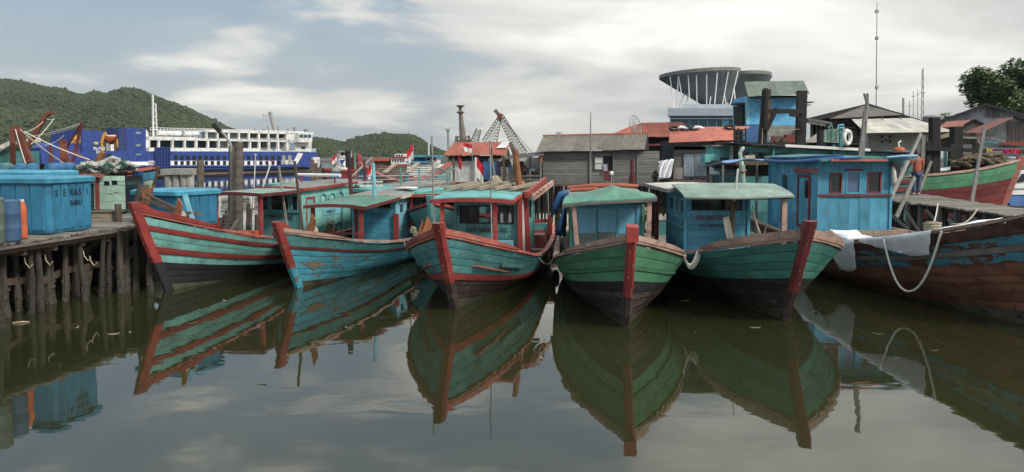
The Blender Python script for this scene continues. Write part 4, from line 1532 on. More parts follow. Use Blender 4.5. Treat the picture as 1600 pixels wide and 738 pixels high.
def left_pier():
    t = thing('wooden_pier', 'old plank pier on crusted timber piles carrying the big blue fish bins', 'pier', (-11, 16, 0))
    n = 58
    y0, y1 = 11.5, 21.6
    for i in range(n):
        ya = y0 + (y1 - y0) * i / n
        yb = ya + (y1 - y0) / n - .02
        te = (ya - EDGE_A.y) / (EDGE_B.y - EDGE_A.y)
        xe = EDGE_A.x + (EDGE_B.x - EDGE_A.x) * te + jit(.07)
        if ya > 19.0: xe = EDGE_B.x - .25 + jit(.1) - (ya - 19) * .55
        z = PIER_Z + jit(.012)
        dzx = jit(.012)
        MB().hexa([(-16.5, ya, z - .045), (xe, ya + jit(.02), z - .045 + dzx), (xe, yb + jit(.02), z - .045 + dzx), (-16.5, yb, z - .045)],
                  [(-16.5, ya, z), (xe, ya, z + dzx), (xe, yb, z + dzx), (-16.5, yb, z)]).build('plank', 'wood_deck', t, world=True)
    # edge beams under the planks and cross heads
    for off, dz_ in ((.10, -.13), (.9, -.14), (2.4, -.14)):
        a, b = edge(-.2), edge(1.0)
        MB().beam((a.x - off, a.y, PIER_Z + dz_), (b.x - off, b.y, PIER_Z + dz_), .12, .14).build('beam', 'wood_brown', t, world=True)
    MB().beam((edge(0).x + .05, edge(0).y, PIER_Z - .08), (edge(1).x + .03, edge(1).y, PIER_Z - .075), .05, .05).build('beam', 'wood_deck_y', t, world=True)
    # front row as in the photograph: (px of head, px of foot, py of foot)
    front = [(-12, 8, 512), (20, 35, 486), (46, 52, 489), (57, 66, 486), (74, 80, 472), (101, 103, 470), (122, 138, 470), (136, 130, 462), (160, 158, 462), (171, 170, 458), (186, 190, 458), (196, 200, 455), (212, 214, 452), (232, 238, 455)]
    for k, (ph_, pf, pyf) in enumerate(front):
        f = W(pf, pyf)
        hx = P(ph_, 400, f.y).x
        ztop = PIER_Z - .06 if k not in (4, 7) else RND.uniform(.5, .9)
        add_pile(t, hx, f.y + .05, ztop, (f.x - hx, -.1), RND.uniform(.05, .085))
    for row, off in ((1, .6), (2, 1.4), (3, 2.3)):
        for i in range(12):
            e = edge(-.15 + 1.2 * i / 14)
            add_pile(t, e.x - off + jit(.22), e.y + jit(.2), PIER_Z - .06, (jit(.16), jit(.1)), RND.uniform(.05, .09), crust=row < 2, mat='pile' if row < 2 else 'wood_dark')  # rear rows coloured near-black in place of the shade under the deck
    for k in range(9):
        e = edge(.0 + k * .12)
        MB().beam((e.x - .1, e.y, PIER_Z - .24), (e.x - 5, e.y + .1, PIER_Z - .24), .1, .12).build('cross_head', 'wood_brown', t, world=True)
        if k % 2:
            MB().beam((e.x - .4, e.y + .1, PIER_Z - .3), (e.x - 1.8, e.y + .25, .2), .06, .1).build('brace', 'wood_pile', t, world=True)
    # bank added under the pier, near-black to give the shade there
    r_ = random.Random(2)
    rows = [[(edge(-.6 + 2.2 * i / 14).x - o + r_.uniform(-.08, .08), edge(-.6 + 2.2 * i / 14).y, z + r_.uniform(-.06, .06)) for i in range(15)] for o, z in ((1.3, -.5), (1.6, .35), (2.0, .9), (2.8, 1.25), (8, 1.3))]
    tag(MB().grid(rows).build('shade_bank', 'shade_mud', None), 'bank added under the left pier, black for the shade there', None, None, 'structure')
    # offcut rails and low boards seen between the piles
    for k in range(7):
        e = edge(.1 + .13 * k)
        MB().beam((e.x - .6, e.y, .55 + jit(.2)), (e.x - .5, e.y + 1.2, .6 + jit(.3)), .05, .14).build('low_board', 'wood_brown', t, world=True)
    # loose ends of rope
    for px, py in ((38, 402), (70, 398), (130, 392), (140, 400)):
        a = P(px, py, 14.6 + (px - 38) * .014)
        MB().tube([a, a + Vector((.02, .0, -.12)), a + Vector((.10, 0, -.22)), a + Vector((.16, 0, -.14))], .012, 4).build('rope_end', 'rope', t, world=True)
    return t


left_pier()


def fish_bin(loc, rz, wx, wy, h, label, mat='bin_blue', lid='bin_pale', letters=False, rx=5, ry=5):
    """ribbed plastic bin: wx along local x, wy along local y; right face is +x, near face is -y"""
    t = thing('fish_bin', label, 'fish bin', loc, rz, 'blue fish bins on the pier')
    r = .12
    prof = []
    def ring(gx, gy, z):
        pts = []
        for cx, cy, a0 in ((gx - r, gy - r, 0), (-gx + r, gy - r, 90), (-gx + r, -gy + r, 180), (gx - r, -gy + r, 270)):
            for k in range(6):
                a = radians(a0 + 18 * k)
                pts.append(Vector((cx + r * cos(a), cy + r * sin(a), z)))
        return pts
    m = MB()
    rings = [ring(wx / 2 - .05, wy / 2 - .05, 0.02), ring(wx / 2 - .03, wy / 2 - .03, .08), ring(wx / 2 - .02, wy / 2 - .02, h - .14), ring(wx / 2 - .02, wy / 2 - .02, h - .1)]
    base = len(m.v)
    k = len(rings[0])
    m.add([p for q in rings for p in q], [(i * k + j, i * k + (j + 1) % k, (i + 1) * k + (j + 1) % k, (i + 1) * k + j) for i in range(3) for j in range(k)] + [tuple(reversed(range(k)))])
    m.build('tub', mat, t, smooth=False)
    # upright panels between the grooves
    def panels(n, half_fixed, half_run, axis):
        for i in range(n):
            a = -half_run + .06 + (2 * half_run - .12) * i / n + .018
            b = -half_run + .06 + (2 * half_run - .12) * (i + 1) / n - .018
            for s in (-1, 1):
                z0, z1 = .09, h - .15
                o0, o1 = half_fixed - .035, half_fixed + .0
                if axis == 'x':
                    MB().hexa([(s * o0, a, z0), (s * o0, b, z0), (s * (o0 + .03), b, z1), (s * (o0 + .03), a, z1)], [(s * (o0 + .022), a + .02, z0 + .01), (s * (o0 + .022), b - .02, z0 + .01), (s * o1, b - .02, z1), (s * o1, a + .02, z1)]).build('panel', mat, t)
                else:
                    MB().hexa([(a, s * o0, z0), (b, s * o0, z0), (b, s * (o0 + .03), z1), (a, s * (o0 + .03), z1)], [(a + .02, s * (o0 + .022), z0 + .01), (b - .02, s * (o0 + .022), z0 + .01), (b - .02, s * o1, z1), (a + .02, s * o1, z1)]).build('panel', mat, t)
    panels(rx, wx / 2, wy / 2 - .06, 'x')
    panels(ry, wy / 2, wx / 2 - .06, 'y')
    lm = MB()
    l1, l2, l3 = ring(wx / 2 + .045, wy / 2 + .045, h - .12), ring(wx / 2 + .05, wy / 2 + .05, h - .03), ring(wx / 2 - .02, wy / 2 - .02, h + .01)
    lm.add(l1 + l2 + l3, [(i * k + j, i * k + (j + 1) % k, (i + 1) * k + (j + 1) % k, (i + 1) * k + j) for i in range(2) for j in range(k)] + [tuple(range(2 * k, 3 * k)), tuple(reversed(range(k)))])
    lm.build('lid', lid, t)
    if letters:
        x = wx / 2 + .004
        run = wy - .24
        for i, ch in ((.25, 'S'), (1.25, 'E'), (2.12, 'R'), (2.62, 'A'), (3.25, 'S'), (4.3, 'I')):
            text(t, ch, .20, (x, -wy / 2 + .12 + run * i / 5, h - .40), (0, 1, 0), (0, 0, 1), 'letter_dark', sx=.85)
        text(t, 'BARU', .17, (x, -wy / 2 + .12 + run * .42, h - .62), (0, 1, 0), (0, 0, 1), 'letter_dark', sx=.8)
    return t


def dock_things():
    ang = atan2(EDGE_B.x - EDGE_A.x, EDGE_B.y - EDGE_A.y)
    # near corner of the big bin at px 75
    c = P(78, 368, 15.25)
    u, v = Vector((cos(-ang), sin(-ang), 0)), Vector((sin(ang), cos(ang), 0))
    wx, wy = 2.3, 1.32
    ctr = Vector((c.x, c.y, PIER_Z)) - u * wx / 2 + v * wy / 2
    fish_bin(ctr, -ang, wx, wy, 1.2, 'big blue ribbed fish bin with SERASI BARU painted on its right face', letters=True, rx=5, ry=6)
    ctr2 = ctr - u * 1.75 + v * 1.62
    fish_bin(ctr2, -ang, 2.2, 1.3, 1.28, 'blue fish bin standing behind the lettered bin', rx=5, ry=6)
    c = P(268, 345, 18.3)
    fish_bin((c.x, c.y + .3, PIER_Z - .12), -.42, 1.6, 1.35, .92, 'low blue fish bin with bright lid behind the timber heap', rx=4, ry=4)
    # drums
    def drum(px, Y, h, r, mat, label):
        p = P(px, 375, Y)
        m = MB().lathe([(r * .95, 0), (r, .03), (r, h * .3), (r * 1.03, h * .32), (r, h * .34), (r, h * .64), (r * 1.03, h * .66), (r, h * .68), (r, h - .05), (r * 1.02, h - .03), (r * .97, h), (r * .9, h), (r * .88, h - .02)], 20, (p.x, p.y, PIER_Z + .012))
        return solo(m, 'drum', mat, label, 'drum', None, None, True)
    drum(17, 14.15, .80, .175, 'drum_blue', 'faded blue plastic drum in front of the lettered bin')
    drum(-10, 13.7, .86, .19, 'drum_grey', 'grey green drum at the left end of the pier')
    p = P(37, 380, 14.55)
    t = thing('float_can', 'orange jerry can between the blue drum and the fish bin', 'jerry can', (p.x, p.y, PIER_Z + .012))
    MB().lathe([(.065, 0), (.075, .03), (.075, .26), (.071, .28), (.075, .30), (.075, .56), (.07, .62), (.045, .70), (.03, .74)], 14).build('body', 'orange', t, smooth=True)
    MB().lathe([(.035, .74), (.035, .78)], 10).build('cap', 'white', t)
    # rotted mooring post
    p = P(215, 345, 18.0)
    m = MB()
    pts = [(p.x + .02 * i, p.y, -.5 + 2.95 * i / 8) for i in range(9)]
    m.tube(pts, [.2, .2, .19, .2, .19, .2, .2, .18, .12], 11)
    m.v = [v + Vector((.03 * noise.noise(v * 6), .03 * noise.noise(v * 6 + Vector((3, 1, 2))), .05 * noise.noise(v * 7))) for v in m.v]
    solo(m, 'mooring_post', 'trunk_wood', 'stout rotted mooring post at the end of the plank pier', 'post')
    p = P(185, 345, 18.2)
    solo(MB().tube([(p.x, p.y, -.4), (p.x + .02, p.y, 1.2), (p.x, p.y, 1.95)], [.1, .09, .08], 8), 'mooring_post', 'wood_brown', 'short dark post beside the stout rotted mooring post', 'post')
    # timber heap
    t = thing('timber_heap', 'heap of old boards between the rotted post and the low blue bin', 'timber heap', (P(265, 345, 17.6).x, 17.6, 1.4))
    for k in range(16):
        a = P(222 + RND.uniform(-5, 20), 338 + RND.uniform(-6, 14), 17.4 + RND.uniform(-.4, .9))
        b = P(285 + RND.uniform(-8, 30), 336 + RND.uniform(-6, 12), 17.5 + RND.uniform(-.4, .9))
        MB().beam(a, b, RND.uniform(.09, .18), .04).build('board', RND.choice(['wood_grey_x', 'wood_brown', 'wood_deck']), t, world=True)
    a, b = P(224, 310, 17.4), P(280, 333, 17.4)
    MB().beam(a, b, .06, .06).build('board', 'wood_brown', t, world=True)
    MB().beam(P(228, 303, 17.5), P(275, 326, 17.4), .05, .05).build('board', 'wood_brown', t, world=True)
    t = thing('white_board', 'short pale blue board leaning on the timber heap', 'board', P(298, 345, 17.2))
    MB().beam(P(301, 344, 17.1), P(289, 305, 17.3), .10, .04, up=(0, 1, 0)).build('board', 'cabin_pale', t, world=True)
    # rusty plate and grapnel by the post
    m = MB().prism([P(222, 298, 17.7), P(240, 291, 17.7), P(237, 306, 17.7), P(228, 330, 17.7), P(222, 340, 17.7)], (0, .03, 0))
    solo(m, 'rusty_plate', 'rusty', 'rusty torn steel plate behind the rotted mooring post', 'plate')
    # crate
    p = P(160, 352, 18.4)
    t = thing('crate', 'small pale wooden crate on the pier beside the lettered bin', 'crate', (p.x, p.y, PIER_Z + .01))
    for s in (-1, 1):
        MB().box(-.3, .3, s * .2 - .015, s * .2 + .015, 0, .22).build('side', 'wood_pale', t)
        MB().box(s * .3 - .015, s * .3 + .015, -.183, .183, 0, .219).build('side', 'wood_pale', t)
    MB().box(-.34, .34, -.24, .24, .222, .25).build('lid', 'wood_brown', t)
    # fishing net
    a = P(130, 355, 17.0)
    # stumps and palm trunks standing in the water behind the red banded boat
    def trunk(px, py0, py1, Y, r, label, mat='trunk_wood', lean=0, name='coconut_trunk', grp=None, cat='post'):
        t0 = P(px, py1, Y); z0 = -.6
        top = P(px + lean, py0, Y)
        m = MB()
        n = 26 if r > .1 else 8
        pts, rs = [], []
        for i in range(n + 1):
            f = i / n
            pts.append((t0.x + (top.x - t0.x) * f + .02 * noise.noise(Vector((px, f * 4, 0))), Y, z0 + (top.z - z0) * f))
            rs.append(r * (1.06 - .08 * f) * (1 + (.06 if i % 2 else -.04)) * (1.15 if f < .12 else 1))
        m.tube(pts, rs, 10)
        return solo(m, name, mat, label, cat, grp)
    trunk(372, 222, 372, 26.5, .155, 'thick ringed palm trunk post standing in the water behind the red banded boat', lean=1)
    trunk(360, 228, 372, 27.2, .11, 'slimmer grey pole beside the ringed palm trunk post', lean=2)
    trunk(311, 250, 345, 25.5, .12, 'leaning grey post behind the left canopy of the red banded boat', lean=2, mat='trunk_wood')
    for i, (px, py0, Y, r) in enumerate(((333, 328, 26, .10), (350, 335, 25, .12), (342, 340, 25, .08), (358, 330, 26, .08), (384, 318, 26.5, .07), (391, 326, 26.5, .06), (402, 335, 26, .08), (328, 342, 24.5, .07))):
        trunk(px, py0, 385, Y, r, ('leftmost but one of the broken pile stumps, seen under the left canopy', 'thick broken pile stump in the middle under the left canopy', 'thin broken pile stump just left of the thick one', 'thin broken pile stump beside the left foot of the ringed trunk', 'slender tall broken pile just right of the ringed palm trunk', 'slenderest broken pile, second right of the ringed palm trunk', 'rightmost broken pile stump near the red canopy post', 'leftmost broken pile stump beside the low blue bin')[i], name='pile_stump', mat='wood_pile', lean=jit(6), grp='broken pile stumps behind the red banded boat', cat='stump')
    a, b = P(346, 385, 25), P(372, 345, 26)
    solo(MB().beam(a, b, .12, .12), 'driftwood_branch', 'trunk_wood', 'forked driftwood branch leaning on the ringed palm trunk', 'branch')
    # lamp on its pole
    t = thing('street_lamp', 'dark lamp on a bent pole beside the ringed palm trunk', 'lamp', (P(360, 230, 27).x, 27, 0))
    MB().tube([P(361, 350, 26.9), P(361, 226, 26.9), P(352, 212, 26.9), P(342, 202, 26.9)], .045, 7).build('pole', 'steel', t, world=True)
    MB().beam(P(344, 206, 26.9), P(333, 194, 26.9), .12, .16).build('lamp_head', 'dark', t, world=True)
    # thin white sticks
    for i, (x0, y0, x1, y1, Y) in enumerate(((396, 265, 399, 243, 34), (411, 292, 424, 252, 24.5))):
        t = thing('net_pole', ('thin white stick standing behind the ringed palm trunk', 'slanted white stick with a red tip above the pale canopy')[i], 'pole', P(x0, y0, Y))
        MB().tube([P(x0, y0 + (60 if i == 0 else 0), Y), P(x1, y1, Y)], .022, 5).build('stick', 'white', t, world=True)
        MB().tube([P(x1, y1, Y), P(x1 + .4, y1 - 2, Y)], .05, 6).build('tip', ('white', 'flag_red')[i], t, world=True)
    # small concrete dolphin beside the ferry
    t = thing('mooring_dolphin', 'concrete mooring platform on four round piles beside the blue ferry', 'mooring platform', P(280, 275, 74))
    a, b = P(258, 264, 74), P(306, 264, 74)
    MB().box(a.x, b.x, 73, 76, P(0, 273, 74).z, P(0, 264, 74).z).build('platform', 'cement', t, world=True)
    for px in (263, 275, 287, 297):
        for y in (73.6, 75.4):
            q = P(px, 270, y)
            MB().tube([(q.x, y, -.5), (q.x, y, P(0, 272.5, 74).z)], .38, 9).build('pile', 'cement', t, world=True)


dock_things()


# ------------------------------------------------------------------ trawler behind the bins
def trawler():
    t = thing('trawler', 'red railed trawler with rusty derricks moored behind the blue bins', 'trawler', Vector((P(110, 300, 23).x, 23, 0)))
    Y = 23.0
    Hh = Hull(L=9.5, B=3.0, zb=2.75, zm=2.25, zs=2.3, rake=.9, zk=-.4, pg=.4, eg=2.2)
    # hull lies along the picture, bow to the right; own frame: bow at px 236
    bow = P(234, 252, Y)
    M4 = Matrix.Translation((bow.x, bow.y + .5, 0)) @ Matrix.Rotation(radians(90 - 8), 4, 'Z')
    inv = RM[t.name].inverted()
    TT = inv @ M4
    def add(mm, name, mat):
        mm.v = [TT @ v for v in mm.v]
        return mm.build(name, mat, t)
    us = US
    bands = [(0, .45, 'slime_hull'), (.45, .56, 'pale_green'), (.56, .67, 'pale_green'), (.67, .78, 'pale_green'), (.78, .88, 'pale_green'), (.88, .97, 'deep_blue')]
    for sd_ in (-1, 1):
        for a, b_, mt in bands:
            add(MB().grid([[Hh.pt(u, a + .004, sd_, -.04) for u in us], [Hh.pt(u, a + .004, sd_) for u in us], [Hh.pt(u, b_ - .004, sd_) for u in us], [Hh.pt(u, b_ - .004, sd_, -.04) for u in us]]), 'plank', mt)
        rr = [[Hh.pt(u, 1, sd_, -.22) + Vector((0, 0, -.05)) for u in us], [Hh.pt(u, 1, sd_, .06) + Vector((0, 0, -.05)) for u in us], [Hh.pt(u, 1, sd_, .06) + Vector((0, 0, .05)) for u in us], [Hh.pt(u, 1, sd_, -.22) + Vector((0, 0, .05)) for u in us]]
        add(MB().grid(rr), 'rail_cap', 'rail_red')
    add(MB().slab([[(Hh.pt(u, .9, -1, -.05).x, Hh.pt(u, .9, 1).y, Hh.sheer(u) - .3) for u in us], [(Hh.pt(u, .9, 1, -.05).x, Hh.pt(u, .9, 1).y, Hh.sheer(u) - .3) for u in us]], (0, 0, -.05)), 'deck', 'wood_brown')
    add(MB().beam((0, Hh.stem(-.3), -.3), (0, -.02, 2.8), .07, .1, up=(0, 1, 0)), 'stem_post', 'wood_brown')
    # blue sheet at the bow
    MB().slab([[P(206 + 3 * j + 1.5 * sin(i), 268 + i * 9, Y - .3 + .05 * sin(i + j)) for i in range(6)] for j in range(7)], (0, .01, 0)).build('sheet', 'tarp_blue', t, world=True)
    # hull windows
    for px in (163, 174):
        q = P(px, 288, Y - 1.1)
        m = MB().box(q.x - .09, q.x + .09, q.y - .35, q.y - .05, q.z - .1, q.z + .10)
        m.build('port', 'pane_dark', t, world=True)
    # main deck rail board in front
    a, b = P(80, 271, Y - 1.2), P(200, 276, Y - 1.2)
    # derricks
    def bar(p, q, wd, mat, name):
        a, b = P(*p), P(*q)
        MB().beam(a, b, wd * .78, wd * .65, up=(0, 1, 0)).build(name, mat, t, world=True)
    bar((46, 254, 23), (26, 201, 23), .26, 'derrick_red', 'gallows_leg')
    bar((20, 258, 23.5), (20, 200, 23.5), .16, 'derrick_red', 'gallows_leg')
    bar((18, 201, 23), (32, 200, 23), .14, 'derrick_red', 'gallows_head')
    bar((42, 232, 24), (70, 183, 24), .17, 'derrick_red', 'boom')
    bar((70, 184, 24), (77, 176, 24), .15, 'derrick_red', 'boom')
    bar((76, 177, 24), (87, 176, 24), .10, 'derrick_red', 'boom_tip')
    bar((100, 256, 23), (98, 218, 23), .20, 'derrick_red', 'winch_post')
    bar((98, 220, 23), (108, 256, 23), .12, 'derrick_red', 'winch_post')
    bar((128, 192, 23), (113, 256, 23), .085, 'maroon', 'boom')
    bar((127, 193, 23), (99, 240, 23.5), .06, 'maroon', 'boom')
    bar((80, 256, 23), (79, 228, 23), .10, 'derrick_red', 'winch_post')
    bar((112, 235, 23), (140, 252, 23), .07, 'derrick_red', 'brace')
    m = MB().prism([P(146, 254, 22.6), P(156, 256, 22.6), P(162, 240, 22.6), P(157, 236, 22.6)], (0, .12, 0))
    m.build('otter_board', 'rusty', t, world=True)
    # roof slab of the wheelhouse left
    MB().prism([P(-20, 236, 24), P(18, 219, 24), P(18, 226, 24), P(-20, 246, 24)], (0, 1.5, .1)).build('wheelhouse_roof', 'roof_white', t, world=True)
    MB().box(P(-40, 0, 24).x, P(3, 0, 24).x, 24.2, 25.6, 2.0, P(0, 236, 24).z).build('wheelhouse', 'teal_dark', t, world=True)
    # rigging
    for k, (p, q) in enumerate((((29, 200, 23), (101, 256, 22.6)), ((38, 206, 23), (140, 250, 22.6)), ((24, 202, 22.8), (40, 256, 22.6)), ((40, 207, 23), (68, 190, 23.5)), ((84, 186, 23.6), (48, 226, 23)),
                               ((128, 192, 23), (40, 215, 23)), ((128, 193, 23), (70, 212, 23)), ((70, 228, 23), (100, 212, 23)), ((85, 186, 23.8), (70, 184, 24)))):
        MB().tube(rope_pts(P(*p), P(*q), .05, 6), .016 if k < 5 else .010, 4).build('rigging', 'rope_white' if k % 3 else 'rope', t, world=True)
    # nets: one heap of folds
    m = MB()
    r = random.Random(9)
    for k in range(60):
        px = r.uniform(124, 205)
        py = 267 - 13 * (1 - ((px - 164) / 44) ** 2) * r.uniform(0, .85) - (px - 124) * .05
        c = P(px, py, 22.4 + r.uniform(-.3, .6))
        a = r.uniform(-.5, .5)
        pts = [c + Vector((.34 * (i - 2) * .5, .05 * sin(i * 2 + k), .07 * sin(i * 1.5 + k) + a * .05 * i)) for i in range(5)]
        m.tube(pts, [.03, .08, .10, .08, .03], 6)
    o = m.build('fishing_net', 'net_white', None)
    tag(o, 'pale and green fishing net heaped on the trawler bow', 'fishing net', None, 'stuff')
    m = MB()
    for k in range(30):
        px = r.uniform(128, 200)
        py = 266 - 12 * (1 - ((px - 164) / 44) ** 2) * r.uniform(.1, .9) - (px - 124) * .05
        c = P(px, py, 22.3 + r.uniform(-.25, .5))
        pts = [c + Vector((.24 * (i - 2) * .5, .06 * sin(i * 2 + k), .06 * sin(i * 1.9 + k))) for i in range(5)]
        m.tube(pts, [.02, .07, .085, .06, .02], 6)
    tag(m.build('fishing_net', 'net_green', None), 'dark green netting folded among the pale net on the trawler bow', 'fishing net', None, 'stuff')
    # blue rolls on the deck beside the bins
    rolls = [(68, 122, 264, 21.2, 'roll_blue', 'long blue rolled mat tied with two cords, rightmost of the rolls'), (40, 62, 265, 21.4, 'roll_blue', 'second blue rolled mat from the right behind the fish bins'),
             (22, 44, 265, 21.6, 'roll_blue', 'dark blue rolled mat between the teal roll and the other blue rolls'), (-6, 24, 264, 21.8, 'roll_teal', 'grey teal rolled mat at the left end of the rolls')]
    for x0, x1, py, Yr, mt, lab in rolls:
        a, b = P(x0 + 8, py, Yr), P(x1, py - 1, Yr + 1.2)
        b = Vector((b.x, a.y + .9, a.z + .02))
        tt = thing('rolled_mat', lab, 'rolled mat', (a.x, a.y, a.z - .16), 0, 'rolled mats behind the fish bins')
        d = (b - a).normalized()
        MB().tube([a, a.lerp(b, .3), a.lerp(b, .31), a.lerp(b, .33), a.lerp(b, .34), a.lerp(b, .62), a.lerp(b, .63), a.lerp(b, .65), a.lerp(b, .66), b], [.155, .16, .15, .15, .16, .16, .15, .15, .16, .155], 16).build('roll', mt, tt, world=True, smooth=True)
        m = MB()
        for rr in (.13, .085, .045):
            m.torus(a - d * .004, rr, .009, axis=d, n=16, m=4)
        m.build('spiral_end', 'deep_blue', tt, world=True)
    # things the rolls lie on: deck planks of the trawler's stern
    a, b = P(-60, 274, 21.0), P(128, 273, 21.0)
    MB().box(a.x, b.x + .2, 20.6, 23.2, a.z - .25, P(0, 273, 21.4).z - .02).build('stern_deck', 'wood_brown', t, world=True)
    MB().box(P(92, 0, 20.5).x, P(152, 0, 20.5).x, 20.4, 20.55, P(0, 277, 20.5).z, P(0, 272, 20.5).z).build('stern_board', 'rail_red', t, world=True)
    # green deck house seen right of the bin
    a, b = P(146, 275, 20.6), P(196, 327, 20.6)
    wall(t, inv @ Vector((a.x, 20.6, b.z)), (1, 0, 0), b.x - a.x, b.z, a.z, [(.28, .44, b.z + .66, b.z + .78), (.5, .66, b.z + .68, b.z + .8)], 'pale_green', .19, partname='deck_house')
    MB().box(a.x, b.x, 20.64, 21.6, b.z, a.z - .01).build('deck_house', 'pane_dark', t, world=True)
    MB().box(P(141, 0, 20.6).x, P(146, 0, 20.6).x, 20.55, 20.7, b.z, a.z).build('corner_post', 'red_dark', t, world=True)


trawler()


# ------------------------------------------------------------------ facades measured from the photograph
class Fac:
    """an upright plane from A to B (ground points); m(px, py) gives the place on it: x along, z up"""

    def __init__(s, name, label, cat, A, B, group=None):
        A, B = Vector((A[0], A[1], 0)), Vector((B[0], B[1], 0))
        s.A = A
        s.u = (B - A).normalized()
        s.n = Vector((-s.u.y, s.u.x, 0))
        s.root = thing(name, label, cat, A, atan2(s.u.y, s.u.x), group)
        s.len = (B - A).length

    def m(s, px, py, d=0.0):
        r = ray(px, py)
        o = Vector((0, 0, CAMH))
        k = (s.A + s.n * d - o).dot(s.n) / r.dot(s.n)
        p = o + r * k
        return ((p - s.A).dot(s.u), p.z)

    def box(s, name, px0, py0, px1, py1, d0, d1, mat, parent=None):
        x0, z0 = s.m(px0, py1, d0)
        x1, z1 = s.m(px1, py0, d0)
        x0b, z1b = s.m(px0, py0, d0)
        x1b, z0b = s.m(px1, py1, d0)
        m = MB()
        q = lambda d: [(x0, d, z0), (x1b, d, z0b), (x1, d, z1), (x0b, d, z1b)]
        m.hexa(q(d0), q(d1))
        return m.build(name, mat, parent or s.root)

    def poly(s, name, pts, d0, d1, mat, parent=None):
        p = [s.m(x, y, d0) for x, y in pts]
        return MB().prism([(a, d0, b) for a, b in p], (0, d1 - d0, 0)).build(name, mat, parent or s.root)

    def bar(s, name, p, q, wd, mat, d=0.0, parent=None, mb=None):
        a, b = s.m(*p, d), s.m(*q, d)
        m = mb or MB()
        m.beam((a[0], d, a[1]), (b[0], d, b[1]), wd, wd, up=(0, 1, 0))
        return None if mb else m.build(name, mat, parent or s.root)


